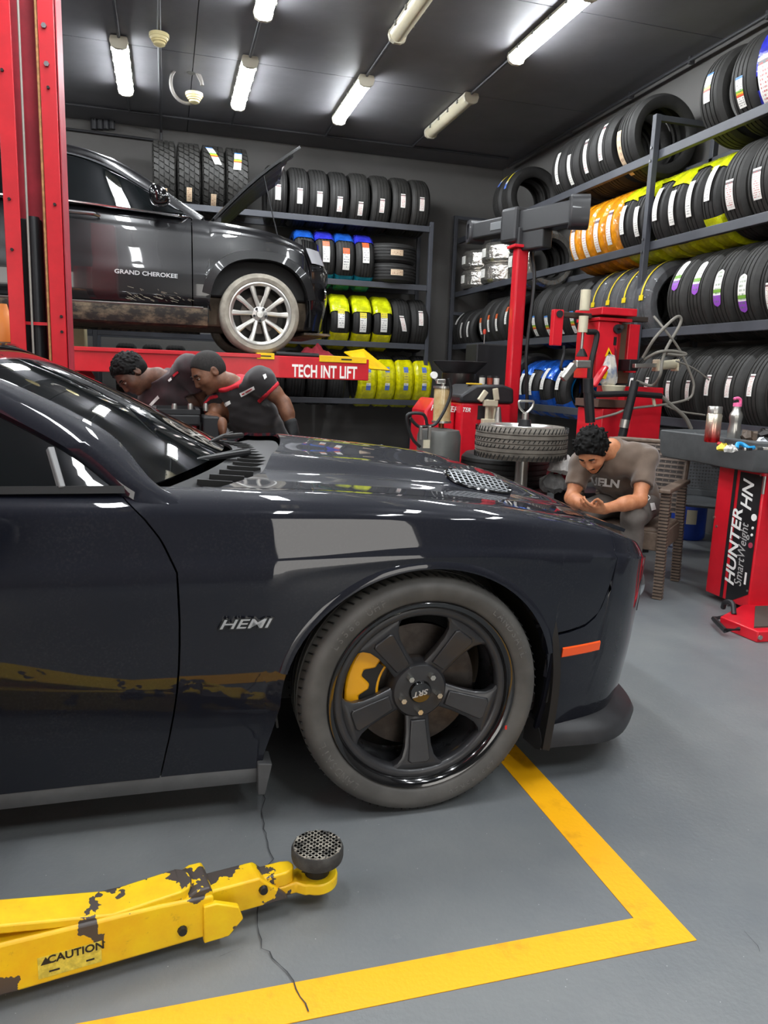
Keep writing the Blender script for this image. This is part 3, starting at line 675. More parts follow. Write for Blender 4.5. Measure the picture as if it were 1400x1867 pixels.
ZCR = [(-4.0, .80), (-2.4, .79), (-.7, .757), (-.35, .765), (0, .782), (.35, .77), (.62, .745), (.85, .70), (.97, .66)]
ZED = [(-4.0, .98), (-3.0, 1.0), (-2.2, .985), (-.85, .958), (-.3, .945), (.0, .925), (.3, .893), (.6, .838), (.78, .785), (.88, .745), (.97, .72)]
WAX, WAZ, WCZ = .412, .388, .362
def zarch(x, xc=0):
    q = 1-((x-xc)/WAX)**2; return WCZ+WAZ*sqrt(q) if q > 0 else None
CUT = [(.405, .522), (.47, .529), (.53, .542), (.575, .575), (.6, .65), (.618, .74), (.622, .9)]
def inset_low(z, zc):
    # below the crease: shut face falls gently inward
    dz = zc-z
    return .004*smst(0, .03, dz)+.018*smst(.05, .3, dz)+.03*smst(.25, .52, dz)+.03*smst(.45, .6, dz)
def inset_up(t): return .006*smst(0, .12, t)+.034*t+.055*max(0, (t-.72)/.28)**2.2
def shell(s, z=None, t=None, extra=0):
    x, d, n = plan_s(s); zc = sinterp(ZCR, x); ze = sinterp(ZED, x)
    if t is not None: z = zc+(ze-zc)*(1-(1-t)**1.0); ins = inset_up(t)
    else: ins = inset_low(z, zc)
    ins += extra
    ins = min(ins, max(.0, d)) if False else ins
    return Vector((x-n.x*ins, -(max(0., d-n.y*ins)), z))
def ztop(x, d):
    """upper skin in front of the windscreen"""
    ze = sinterp(ZED, x); d = abs(d)
    de = .86
    z = ze+.012*(1-min(1, d/de)**2)+.012*smst(-.2, -.6, x)*(1-d/de)
    fade = smst(.84, .40, x)
    z += fade*(.042*smst(.54, .415, d)+.026*smst(.40, .0, d)+.012*smst(.3, -.5, x)*smst(.7, .2, d))
    # shallow scoop pockets in the bulge
    z -= .016*smst(.20, .16, d)*smst(.30, .42, x)*smst(.62, .5, x)
    return z
def gap_x(z): return interp([(.1, -.75), (.155, -.735), (.33, -.70), (.454, -.683), (.6, -.677), (.757, -.682), (.84, -.72), (.90, -.765), (.956, -.826), (1.0, -.86)], z)
K1, K2 = 9, 9
def side_panel(xs, zlow, mod=None, top_rows=None, K1=K1):
    """columns along xs; rows from zlow to the crease, to the shoulder edge, then over the top"""
    mb = MB(); cols = []
    for x in xs:
        s = s_of_x(x); zc = sinterp(ZCR, x); zl = zlow(x); col = []
        for k in range(K1): col.append(shell(s, z=zl+(zc-zl)*k/K1))
        for k in range(K2+1): col.append(shell(s, t=k/K2))
        if top_rows:
            e = col[-1]
            for k in range(1, top_rows[0]+1):
                d = -e.y+(top_rows[1]-(-e.y))*k/top_rows[0]; f = k/top_rows[0]
                col.append(Vector((e.x, -d, e.z+(ztop(e.x, top_rows[1])-e.z)*(1-(1-f)**1.6))))
        if mod: col = [mod(v) for v in col]
        cols.append(col)
    n = len(cols[0])
    mb.add([v for c in cols for v in c], [(i*n+j, (i+1)*n+j, (i+1)*n+j+1, i*n+j+1) for i in range(len(cols)-1) for j in range(n-1)])
    return mb
def arch_xs(xc=0): return [xc+WAX*sin(a) for a in np.linspace(-pi/2, pi/2, 41)]
DH = .80                                          # hood shut line
# front fender: from the door gap to the bumper cut, with the wheel arch
def fz(x):
    if abs(x) < WAX: return zarch(x)
    if x >= .405: return interp(CUT, x)
    if x > -.465: return .155+(x+.465)/.053*.205
    return .155
fx_ = sorted(set([round(v, 5) for v in list(np.linspace(-.86, -.47, 10))+[-.465, -.45, -.435, -.42]+[-WAX-.0005]+arch_xs()[1:-1]+[WAX-.0002, WAX+.0005]+list(np.linspace(.42, .618, 14))]))
def fgap(v):
    g = gap_x(v.z)+.0025
    return Vector((max(v.x, g), v.y, v.z)) if v.x < g+.03 else v
def fender_x(v):
    # slide the rear columns onto the door gap, keep the rest
    if v.x < -.45:
        g = gap_x(v.z)+.0028; f = (v.x+.86)/(.86-.45); x = g+(-.45-g)*f
        q = shell(s_of_x(x), z=v.z) if v.z < sinterp(ZCR, x) else None
        return Vector((x, v.y, v.z))
    return v
fen = side_panel(fx_, fz, fender_x, (3, DH))
fen.build('fender', M_PAINT, coupe, 50, solid=.012, out=(0, -1, 0))
fen.flip_y().build('fender', M_PAINT, coupe, 50, solid=.012, out=(0, 1, 0))
# rolled arch lip
def arch_lip(xc):
    mb = MB(); ring = []
    for a in np.linspace(-1.32, 1.32, 40):
        x = xc+WAX*sin(a); z = WCZ+WAZ*cos(a); q = shell(s_of_x(x), z=z)
        nx, nz = sin(a), cos(a)
        ring.append([Vector((x+nx*.022, q.y+.001, z+nz*.022)), Vector((x+nx*.012, q.y-.006, z+nz*.012)), Vector((x-nx*.002, q.y-.006, z-nz*.002)), Vector((x-nx*.004, q.y+.03, z-nz*.004))])
    mb.rings([r for r in ring], cap=True); return mb
al = arch_lip(0); al.build('arch_lip', M_PAINT, coupe, 50); al.flip_y().build('arch_lip', M_PAINT, coupe, 50)
# door
dx_ = list(np.linspace(-2.1, -.70, 30))
def door_x(v):
    f = (v.x+2.1)/(1.4); g = gap_x(v.z)-.0028; x = -2.1+(g+2.1)*f; return Vector((x, v.y, v.z))
dr = side_panel(dx_, lambda x: .155, door_x)
for sd, P in ((-1, dr), (1, dr.flip_y())):
    d_o = P.build('door', M_PAINT, coupe, 50, solid=.012, out=(0, sd, 0))
    hb = MB(); hb.bar((-1.95, .935*sd, .86), (-1.72, .935*sd, .862), .03, .028); hb.build('door_handle', M_PAINT, d_o, 40, .01)
# rear quarter and tail
RXC = -2.95
def qz(x):
    if abs(x-RXC) < WAX: return WCZ+WAZ*sqrt(1-((x-RXC)/WAX)**2)
    return .155
qx_ = sorted([-2.105]+list(np.linspace(-2.2, RXC+WAX+.001, 8))+[RXC+WAX*sin(a) for a in np.linspace(-pi/2+.001, pi/2-.001, 30)]+list(np.linspace(RXC-WAX-.001, -3.9, 10)))
qt = side_panel(qx_, qz, None, (3, .66))
for sd, P in ((-1, qt), (1, qt.flip_y())): P.build('quarter_panel', M_PAINT, coupe, 50, solid=.012, out=(0, sd, 0))
def tail_fn(u, v):
    y = (u*2-1)*.86; xx = -4.0+.14*(abs(y)/.86)**3; z = .3+.68*v; return (xx-.03*sin(pi*v), y, z)
MB().grid(tail_fn, 16, 8).build('rear_fascia', M_PAINT, coupe, 50, solid=.02, out=(-1, 0, 0))
MB().span((-4.03, -.72, .80), (-4.0, .72, .92)).build('tail_lamp', mat('tail_lamp_red', (140, 10, 12), .15, coat=.5), coupe, 0, .01)
# sill
sl = MB(); xs = np.linspace(-2.5, -.47, 24)
prof = [(0, .204), (.004, .17), (-.004, .145), (-.05, .135), (-.09, .14)]
rg = []
for x in xs:
    q = shell(s_of_x(x), z=.16); rg.append([Vector((x, q.y-(o), z)) for o, z in ((-.004, .158), (.004, .14), (.0, .112), (-.04, .098), (-.1, .098), (-.1, .15))])
for i, r in enumerate(rg):
    if xs[i] > -.6: 
        pass
sl.rings(rg); sl.build('sill', M_GREYP, coupe, 40); sl.flip_y().build('sill', M_GREYP, coupe, 40)
fl_ = MB().add([(-.47, -.89, .18), (-.43, -.90, .18), (-.45, -.905, .09), (-.47, -.895, .085), (-.47, -.82, .18), (-.43, -.82, .18), (-.45, -.83, .09), (-.47, -.83, .085)], [(0, 1, 2, 3), (7, 6, 5, 4), (0, 3, 7, 4), (1, 5, 6, 2), (3, 2, 6, 7), (0, 4, 5, 1)])
fl_.build('splash_flap', M_GREYP, coupe, 30, .003)
# front bumper: wraps the nose
def bz_top(x, s):
    return None
bm_ = MB(); cols = []
ss = [s_of_x(x) for x in np.linspace(.414, .62, 12)]+list(np.linspace(s_of_x(.629), S_END, 34))
for s in ss:
    x, d, n = plan_s(s); zb = .185; zt = interp(CUT, x)-.009 if x < .621 else None; zc = sinterp(ZCR, x); col = []
    if zt and zt < zc:
        for k in range(K1+K2+1): col.append(shell(s, z=zb+(zt-zb)*k/(K1+K2)))
        e = col[-1]; col += [e+Vector((0, .004*k, 0)) for k in (1, 2, 3)]
    else:
        for k in range(K1): col.append(shell(s, z=zb+(zc-zb)*k/K1))
        for k in range(K2+1): col.append(shell(s, t=k/K2))
        e = col[-1]
        for k in (1, 2, 3): 
            q = e+Vector((-n.x*.02*k, n.y*.02*k, 0)); q.y = min(q.y, 0); q.z = e.z+.004*k; col.append(q)
    cols.append(col)
n_ = len(cols[0])
bm_.add([v for c in cols for v in c], [(i*n_+j, (i+1)*n_+j, (i+1)*n_+j+1, i*n_+j+1) for i in range(len(cols)-1) for j in range(n_-1)])
bm_.mirror_y(); bump = bm_.build('bumper', M_PAINT, coupe, 50, solid=.012, out=(1, 0, 0))
# grille slot with four round lamps
gr = MB(); 
def nose(y, z, out): 
    best = min((abs(plan_s(s)[1]-abs(y)), s) for s in np.linspace(s_of_x(.6), S_END, 60))[1]
    q = shell(best, z=z, extra=-out); return Vector((q.x, y, z))
gr.grid(lambda u, v: nose((u*2-1)*.70, .50+.14*v, .004), 24, 3); go = gr.build('grille', M_BLK, coupe, 40, solid=-.004, out=(1, 0, 0))
for y in (-.60, -.44, .44, .60):
    q = nose(y, .575, .006); MB().lathe([(.0, .016), (.055, .012), (.062, .0), (.066, -.02)], 20, 'X', q).build('head_lamp', M_CHROME, go)
gr = MB(); gr.grid(lambda u, v: nose((u*2-1)*.5, .27+.09*v, .004), 16, 2); gr.build('lower_grille', M_BLK, coupe, 40, solid=-.004, out=(1, 0, 0))
# marker lamp on the near flank
for sd in (-1, 1):
    mk = MB(); pts = []
    for k in range(9):
        x = .452+(.60-.452)*k/8; s = s_of_x(x)
        for z in (.438, .442, .468, .472):
            q = shell(s, z=z+.004*k/8, extra=-(.004 if z in (.442, .468) else .0)); pts.append(Vector((q.x, q.y*(-sd), q.z)))
    mk.add(pts, [(i*4+j, i*4+4+j, i*4+5+j, i*4+1+j) for i in range(8) for j in range(3)]+[(0, 1, 2, 3), (32, 33, 34, 35)])
    mk.build('side_marker_lamp', mat('amber_lens', (235, 84, 22), .2, coat=.6), coupe, 30)
# chin splitter
ch = MB(); rg = []
for s in list(np.linspace(s_of_x(.425), S_END, 40)):
    x, d, n = plan_s(s); o = .01+.045*smst(.45, .7, x)-.02*smst(.85, .96, x)
    P = []
    for off, z in ((-.07, .215), (-.015, .20), (o, .175), (o+.014, .15), (o+.008, .122), (o-.02, .112), (-.08, .115)):
        q = shell(s, z=.2, extra=-off); P.append(Vector((q.x, min(0, q.y), z+.0*x)))
    rg.append(P)
ch.rings(rg); ch.mirror_y(); ch.build('chin_spoiler', mat('splitter_plastic', (44, 44, 46), .45, var=.15, vscale=12), coupe, 50)
# splash edge ahead of the wheel
for sd in (-1, 1):
    q = [Vector((.40, -.915, .60)), Vector((.418, -.925, .50)), Vector((.432, -.925, .40)), Vector((.436, -.915, .28)), Vector((.43, -.90, .13))]
    e = MB(); e.rings([[Vector((p.x-.012, p.y*(-sd), p.z)), Vector((p.x+.006, p.y*(-sd)+.012*sd, p.z)), Vector((p.x+.006, p.y*(-sd)-.1*sd, p.z)), Vector((p.x-.012, p.y*(-sd)-.1*sd, p.z))] for p in spline(q, 4)])
    e.build('splash_guard', M_BLK, coupe, 50)
# hood
XR_ = lambda d: -.30-.27*(d/DH)**2
def xf_(d):
    best = min((abs(plan_s(s)[1]-max(d, .0)), s) for s in np.linspace(s_of_x(.7), S_END, 80))[1]
    return plan_s(best)[0]-.075
XFT = [(k*.04, xf_(k*.04)) for k in range(20)]
def hood_fn(u, v):
    t = u; w = v*2-1; dh = DH-.006-.13*smst(.72, 1, t)
    d = abs(w)*dh; y = w*dh; x0 = XR_(d); x1 = interp(XFT, min(d, .70)); x = x0+(x1-x0)*t
    return Vector((x, y, ztop(x, d)))
hood = MB().grid(hood_fn, 60, 72).build('hood', M_PAINT, coupe, 40, solid=.012, out=(0, 0, 1))
# hood vents
M_VENT = mat('vent_mesh', (96, 98, 100), .35, .7)
for sd in (-1, 1):
    vx, vy = .33, .475*sd
    out = [(vx+.115*cos(a)*(1.0), vy+.062*sin(a)*(1)+.1*(cos(a)*.115)*sd) for a in np.linspace(0, 2*pi, 29)[:-1]]
    vm = MB(); base = [Vector((x, y, ztop(x, y)+.003)) for x, y in out]; mid = [Vector((vx+(x-vx)*.5, vy+(y-vy)*.5, 0)) for x, y in out]; mid = [Vector((m_.x, m_.y, ztop(m_.x, m_.y)+.003)) for m_ in mid]; vm.add(base+mid+[Vector((vx, vy, ztop(vx, vy)+.003))], [(i, (i+1) % 28, 28+(i+1) % 28, 28+i) for i in range(28)]+[(28+i, 28+(i+1) % 28, 56) for i in range(28)])
    vo = vm.build('hood_vent', M_GLOSS, coupe, 0)
    rim = MB(); rim.tube(base+[], .006, 6, closed=True); rim.build('vent_rim', M_GLOSS, vo)
    sl_ = MB()
    for k in range(-5, 6):
        xx = vx+k*.019; hl = .056*sqrt(max(0, 1-(k*.019/.115)**2))
        if hl > .008: ya, yb = vy-hl+.1*k*.019*sd, vy+hl+.1*k*.019*sd; sl_.tube([(xx, ya+(yb-ya)*j/6, ztop(xx, ya+(yb-ya)*j/6)+.006) for j in range(7)], .004, 5)
    for k in range(-3, 4):
        yy = vy+k*.015; hl = .11*sqrt(max(0, 1-(k*.015/.062)**2))
        if hl > .01: sl_.tube([(vx+hl*j, yy+.1*hl*j*sd, ztop(vx+hl*j, yy+.1*hl*j*sd)+.006) for j in (-1, -.5, 0, .5, 1)], .0025, 5)
    so = sl_.build('vent_mesh', M_VENT, vo, 0); so['kind'] = 'stuff'
# windscreen, cowl, pillars, roof, glass
def ws(u, t):
    w = u*2-1; b = Vector((-.50-.255*w*w, .84*w, 1.0-.035*w*w)); tp = Vector((-1.20-.15*w*w, .625*w, 1.325-.045*w*w))
    q = b.lerp(tp, t); q += Vector((.10, 0, .16)).normalized()*.010*4*t*(1-t); return q
MB().grid(lambda a, b: ws(a, b), 28, 16).build('windshield', M_GLASS, coupe, 60, solid=.005, out=(0, 0, 1))
# black shade band and cowl
cw = MB().grid(lambda u, v: Vector(((XR_(abs(u*2-1)*.78)-.004)*(1-v)+(-.47-.255*(u*2-1)**2)*v, (u*2-1)*(.77+.05*v), (ztop(XR_(abs(u*2-1)*.78), abs(u*2-1)*.78)-.03)*(1-v)+(.985-.035*(u*2-1)**2)*v-.02*sin(pi*v))), 24, 6)
cwo = cw.build('cowl', M_BLK, coupe, 50, solid=.01, out=(0, 0, 1))
rib = MB()
for k in range(-9, 10):
    y = k*.075; w = y/.8; xa = XR_(abs(y))-.03; xb = -.44-.255*w*w
    if xa-xb > .03: rib.bar((xa, y, .965-.03*w*w), (xb, y, .972-.03*w*w), .008, .02)
rib.build('cowl_rib', M_SEAL, cwo, 0)['kind'] = 'stuff'
def wiper(pa, pb, pc):
    mb = MB(); mb.loft([(pa, .012), (Vector(pa).lerp(Vector(pb), .5), .011), (pb, .008)], 8); o = mb.build('wiper', M_BLK, coupe)
    mb = MB(); mb.loft([(Vector(pb)+(Vector(pb)-Vector(pc))*.9, .005), (pb, .009), (pc, .005)], 8); mb.build('wiper_blade', M_SEAL, o)
wiper((-.43, -.22, .99), (-.60, -.47, .993), (-.76, -.735, .985))
wiper((-.40, .35, 1.0), (-.50, .05, 1.02), (-.56, -.18, 1.02))
RAIL = spline([(-.60, .89, .895), (-.755, .868, .962), (-.90, .80, 1.075), (-1.10, .728, 1.18), (-1.32, .672, 1.272), (-1.6, .645, 1.33), (-2.05, .635, 1.355), (-2.5, .655, 1.32), (-2.85, .70, 1.21), (-3.15, .76, 1.06), (-3.3, .80, .99)], 6)
def rail_strip(sd):
    mb = MB(); rg = []
    for i, p in enumerate(RAIL):
        wdt = (.03+.045*smst(4, 13, i))*(1-.45*smst(14, 30, i)) if i/len(RAIL) < .6 else .04+.2*smst(.6, .9, i/len(RAIL))
        inn = Vector((wdt*.75 if i < 26 else 0, -wdt*.9, wdt*.25)); out = Vector((-.03 if i < 26 else 0, .028, -.035))
        rg.append([Vector((q.x, -q.y*(-sd), q.z)) for q in (p+inn-Vector((0, 0, .02)), p+inn*.95, p+inn*.45+Vector((0, .006, .012)), p+Vector((0, .012, .004)), p+out*.8, p+out+Vector((0, -.02, -.006)))])
    mb.rings(rg); return mb
for sd in (-1, 1): rail_strip(sd).build('roof_pillar', M_PAINT, coupe, 60)
def roof_fn(u, v):
    w = u*2-1; f = v; i = 23+f*(len(RAIL)-23-18); k = int(i); q = RAIL[k].lerp(RAIL[min(k+1, len(RAIL)-1)], i-k)
    a = ws(u, 1.0)
    xx = q.x*(1-0)+ (.17*(1-w*w))*(1-f)-.0
    p_ = Vector((xx, w*(q.y-.035), q.z+.008+.05*(1-w*w))); a_ = a+Vector((-.9*v, 0, .006)); return a_.lerp(p_, smst(0, .4, v))
MB().grid(roof_fn, 24, 18).build('roof', M_GLOSS, coupe, 60, solid=.01, out=(0, 0, 1))
def back_fn(u, v):
    w = u*2-1; i = len(RAIL)-19+v*14; k = int(i); q = RAIL[k].lerp(RAIL[min(k+1, len(RAIL)-1)], i-k); return Vector((q.x-.1*(1-w*w)*(v), w*(q.y-.05), q.z+.05*(1-w*w)*(1-v)+.01))
MB().grid(back_fn, 20, 10).build('rear_window', M_GLASS, coupe, 60, solid=.006, out=(0, 0, 1))
MB().grid(lambda u, v: Vector((-3.25-.72*v, (u*2-1)*.72, 1.0+.012*(1-(u*2-1)**2)-.01*v)), 12, 6).build('boot_lid', M_PAINT, coupe, 50, solid=.012, out=(0, 0, 1))
# side glass and belt moulding
def sg(u, v, sd):
    x = -.80-1.95*u; f = [p for p in RAIL]; best = min(RAIL, key=lambda p: abs(p.x-x)); b = Vector((x, .868, .958)); tp = Vector((x, best.y+.004, best.z-.03)); q = b.lerp(tp, v); return Vector((q.x, q.y*sd, q.z))
for sd in (-1, 1):
    MB().grid(lambda u, v: sg(u, v, sd), 24, 5).build('side_window', M_GLASS, coupe, 60, solid=.004, out=(0, sd, 0))
    bl = MB(); bl.rings([[Vector((x, sd*(.868+o), .958+z)) for o, z in ((-.012, .012), (.004, .014), (.012, -.004), (-.012, -.008))] for x in np.linspace(-2.75, -.80, 12)]); bl.build('belt_moulding', M_SEAL, coupe, 40)
    # small fixed quarter frame
    qf = MB(); qf.bar((-.955, sd*.868, .965), (-.985, sd*.815, 1.06), .016, .02); qf.build('window_divider', mat('grey_trim', (120, 120, 120), .4), coupe, 30, .003)
    mi = thing_part = MB()
    mi.rings([[Vector((-1.19+dx*s_, sd*(yy), .885+dz*s_)) for dx, dz in ((.10, -.06), (.13, .0), (.10, .07), (.0, .095), (-.09, .06), (-.10, -.04), (-.03, -.08))] for yy, s_ in ((.94, .25), (.97, .9), (1.05, 1.0), (1.12, .95), (1.15, .6))])
    mi.build('side_mirror', M_BLK, coupe, 80, sub=2)
# dark core: floor pan, arch liners, cabin filler
core = MB(); core.span((-3.7, -.72, .2), (-.46, .72, .62)); core.span((.46, -.55, .22), (.72, .55, .6)); core.span((-.46, -.56, .22), (.46, .56, .72))
core.build('floor_pan', M_BLK, coupe, 0)
for xc in (0, RXC):
    for sd in (-1, 1):
        li = MB(); rg = []
        for a in np.linspace(-1.75, 1.75, 26): rg.append([Vector((xc+(WAX+.015)*sin(a), sd*yy, WCZ+(WAZ+.015)*cos(a))) for yy in (.905, .58)])
        li.add([v for r in rg for v in r], [(i*2, i*2+1, i*2+3, i*2+2) for i in range(25)]); li.build('arch_liner', M_SEAL, coupe, 40, solid=.006)
seat = mat('cabin_dark', (20, 20, 21), .8)
for y in (-.36, .36):
    MB().span((-2.3, y-.25, .6), (-1.7, y+.25, .75)).build('seat', seat, coupe, 30, .03); MB().bar((-2.25, y, .7), (-2.42, y, 1.22), .48, .16, (1, 0, 0)).build('seat_back', seat, coupe, 30, .03)
MB().span((-1.1, -.72, .66), (-.62, .72, .93)).build('dashboard', seat, coupe, 30, .03)
# HEMI badge
M_BADGE = mat('badge_silver', (196, 198, 200), .3, .8)
q = shell(s_of_x(-.515), z=.61)
lettering('HEMI', .036, coupe, frame_m((q.x, q.y-.004, .613), (1, 0, -.02), (.12, -.05, 1)), M_GLOSS, .004, .3, .003, 1.62, 'badge')
lettering('HEMI', .036, coupe, frame_m((q.x, q.y-.0075, .613), (1, 0, -.02), (.12, -.05, 1)), M_BADGE, .001, .3, .0004, 1.62, 'badge_outline')

# ------------------------------------------------------------------ its wheels
def ring_text(txt, R, size, a_mid, m, parent, y, step=None, upside=False, name='sidewall_lettering'):
    mb_me = []; n = len(txt); st = step or size*.8/R
    bmx = bmesh.new()
    for i, ch_ in enumerate(txt):
        if ch_ == ' ': continue
        me = text_mesh(ch_, size, .0012, 0, .0, 1)
        a = a_mid+(i-(n-1)/2)*st           # clockwise angle from the top seen from outside
        # radial out = up of letter
        u = Vector((sin(a), 0, cos(a))); rt = Vector((cos(a), 0, -sin(a)))
        me.transform(frame_m((u.x*R, y, u.z*R), rt, u)); bmx.from_mesh(me); bpy.data.meshes.remove(me)
    me = bpy.data.meshes.new(name); bmx.to_mesh(me); bmx.free(); me.materials.append(m)
    o = bpy.data.objects.new(name, me); COL.objects.link(o); o.parent = parent; return o
M_TYC = rubber('rubber_used', (74, 72, 69), 0, 0, .0, .6)
M_TYL = mat('rubber_letter', (92, 90, 87), .6)
M_RIM = mat('rim_satin_black', (42, 42, 44), .36, var=.12, vscale=14, coat=.1, rvar=.08)
M_RIMG = mat('rim_gloss_black', (12, 12, 13), .13, coat=1)
M_RIMB = mat('rim_barrel', (44, 44, 46), .35, var=.4, vscale=9, rvar=.15)
M_DISC = mat('brake_disc', (74, 68, 64), .3, .9, var=.2, vscale=20)
M_CAL = mat('caliper_yellow', (226, 160, 10), .35, coat=.3)
M_LUG = mat('lug_chrome', (200, 198, 190), .2, 1)
def coupe_wheel(loc, sd, steer=0):
    """sd=-1 near side; local outward is -y"""
    t = bpy.data.objects.new('wheel', None); COL.objects.link(t); t.parent = coupe; t.location = loc; t.rotation_euler = (0, 0, steer if sd < 0 else pi+steer)
    R, rr, hw = .362, .282, .125
    # tyre: outward side at y=-hw
    def P(r, y): return (r, y)
    tr = MB(); pr = [(rr-.004, -hw+.022), (rr+.006, -hw+.006), (rr+.012, -hw+.001), (rr+.03, -hw-.004), (rr+.042, -hw-.006), (rr+.054, -hw-.005), (rr+.066, -hw+.006), (R-.006, -hw+.022)]
    for c in (-.055, -.02, .02, .055): pr += [(R-.001, c-.006), (R-.009, c-.005), (R-.009, c+.005), (R-.001, c+.006)]
    pr += [(r, -y) for r, y in reversed(pr[:8])]+[(rr-.004, hw-.03)]
    tr.lathe(pr, 96, 'Y'); to = tr.build('tyre', M_TYC, t, 40)
    # lateral tread slots at the visible shoulder
    sl = MB()
    for i in range(88):
        a = 2*pi*i/88
        for y0, y1 in ((-hw+.018, -.072), (.072, hw-.018)):
            p0 = Vector((cos(a)*(R-.0045), y0, sin(a)*(R-.0045))); p1 = Vector((cos(a+.03)*(R-.0022), y1, sin(a+.03)*(R-.0022))); sl.bar(p0, p1, .004, .003, (cos(a), 0, sin(a)))
    so = sl.build('tread_slot', M_SEAL, to, 0); so['kind'] = 'stuff'
    if sd < 0:
        ring_text('LANDSAIL', R-.043, .03, .95, M_TYL, to, -hw-.0045); ring_text('LANDSAIL', R-.043, .03, -2.2, M_TYL, to, -hw-.0045)
        ring_text('LS588 UHP', R-.043, .028, -.72, M_TYL, to, -hw-.0045); ring_text('255/45R20', R-.043, .024, 2.6, M_TYL, to, -hw-.0045)
        mb = MB()
        MB().box((cos(-.42)*(.285), -hw-.003, sin(-.42)*.285), (.006, .002, .012)).build('red_dot', mat('dot_red', (200, 40, 30), .6), to, 0)
    # barrel and lip
    MB().lathe([(rr-.002, -hw+.02), (rr+.004, -hw+.008), (rr, -hw+.004), (rr-.012, -hw+.008), (rr-.02, -hw+.02), (rr-.024, -hw+.035)], 72, 'Y').build('rim_lip', M_RIMG, t, 60)
    MB().lathe([(rr-.022, -hw+.034), (rr-.03, -hw+.06), (rr-.032, hw-.05), (rr-.012, hw-.01)], 64, 'Y').build('rim_barrel', M_RIMB, t, 60)
    # face ring that the spokes run into
    MB().lathe([(rr-.02, -hw+.04), (rr-.022, -hw+.026), (rr-.03, -hw+.024), (rr-.042, -hw+.028), (rr-.047, -hw+.04), (rr-.045, -hw+.062), (rr-.03, -hw+.07)], 72, 'Y').build('rim_ring', M_RIM, t, 60)
    # five spokes with recessed panels
    yf = -hw+.03
    for k in range(5):
        a = radians([54, 126, 198, 270, 342][k]) if True else 0
        u = Vector((cos(a), 0, sin(a))); v = Vector((-sin(a), 0, cos(a)))
        def Q(r, w, y): return u*r+v*w+Vector((0, y, 0))
        rg = []
        for r, w, y in ((.05, .040, yf+.034), (.085, .036, yf+.026), (.125, .0365, yf+.016), (.17, .041, yf+.006), (.20, .050, yf), (.217, .064, yf-.001), (.229, .088, yf), (.238, .125, yf+.002), (.243, .150, yf+.006)):
            rg.append([Q(r, -w, y+.02), Q(r, -w, y+.006), Q(r, -w*.8, y), Q(r, w*.8, y), Q(r, w, y+.006), Q(r, w, y+.02), Q(r, w*.7, y+.05), Q(r, -w*.7, y+.05)])
        sp = MB(); sp.rings(rg); so = sp.build('spoke', M_RIM, t, 40)
        pn = MB(); pts = [(.092, .021), (.205, .032), (.213, .024), (.213, -.024), (.205, -.032), (.092, -.021)]
        def yy(r): return interp([(.085, yf+.026), (.125, yf+.016), (.17, yf+.006), (.20, yf), (.228, yf)], r)
        pn.add([Q(r, w, yy(r)-.007) for r, w in pts]+[Q(r*(1.0)+(.004 if r > .15 else -.004), w*1.16, yy(r)+.004) for r, w in pts], [tuple(range(6))]+[(i, (i+1) % 6, 6+(i+1) % 6, 6+i) for i in range(6)])
        pn.build('spoke_panel', M_RIM, so, 20, .002)
    MB().lathe([(.0, yf+.016), (.03, yf+.016), (.078, yf+.020), (.086, yf+.03), (.09, yf+.06), (.0, yf+.06)], 40, 'Y').build('hub', M_RIM, t, 40)
    cp = MB().lathe([(.0, yf+.006), (.030, yf+.007), (.034, yf+.012), (.034, yf+.02)], 32, 'Y').build('centre_cap', M_RIMG, t, 40)
    lettering('SRT', .022, cp, frame_m((0, yf+.005, 0), (-.98, 0, -.2) if sd < 0 else (1, 0, 0), (.2, 0, -1) if sd < 0 else (0, 0, 1)), M_BADGE, .0006, .3, .0006, 1.25)
    for k in range(5):
        a = radians([56, 126, 199, 268, 349][k]); c = Vector((cos(a)*.057, 0, sin(a)*.057))
        MB().cyl((c.x, yf+.022, c.z), (c.x, yf-.004, c.z), .0105, .0085, 6).build('lug_nut', M_LUG, t, 20)
    # brake
    br = MB().lathe([(.06, .005), (.19, .005), (.192, -.005), (.19, -.02), (.09, -.02), (.085, -.045), (.0, -.045)], 56, 'Y').build('brake_disc', M_DISC, t, 40)
    cal = MB(); a0, a1 = radians(138), radians(208); out = []
    arc = lambda r, n, f=1: [(r*cos(a), r*sin(a)) for a in np.linspace(a0, a1, n)][::f]
    poly = arc(.222, 12)+[((.150+(.03 if i in (3, 4, 7, 8) else 0))*cos(a), (.150+(.03 if i in (3, 4, 7, 8) else 0))*sin(a)) for i, a in enumerate(np.linspace(a1, a0, 12))]
    cal.prism(poly, -.058, -.025, 'XZ'); co = cal.build('caliper', M_CAL, t, 30, .006)
    cb = MB(); cb.prism([(.185*cos(a), .185*sin(a)) for a in np.linspace(a0+.12, a1-.12, 8)]+[(.128*cos(a), .128*sin(a)) for a in np.linspace(a1-.12, a0+.12, 8)], -.05, -.02, 'XZ'); cb.build('caliper_bridge', M_BLK, co, 20)
    cb = MB(); cb.prism([(.137*cos(a), .137*sin(a)) for a in np.linspace(a0+.1, a1-.1, 8)]+[(.118*cos(a), .118*sin(a)) for a in np.linspace(a1-.1, a0+.1, 8)], -.046, -.015, 'XZ'); cb.build('caliper_edge', M_CAL, co, 20, .003)
    MB().cyl((0, .0, 0), (0, .3, 0), .05, n=14).build('axle', M_BLK, t)
    return t
WY = .945-.125+.004
coupe_wheel((0, -WY, .362), -1, radians(0)); coupe_wheel((0, WY, .362), 1, 0)
coupe_wheel((RXC, -WY, .362), -1, 0); coupe_wheel((RXC, WY, .362), 1, 0)
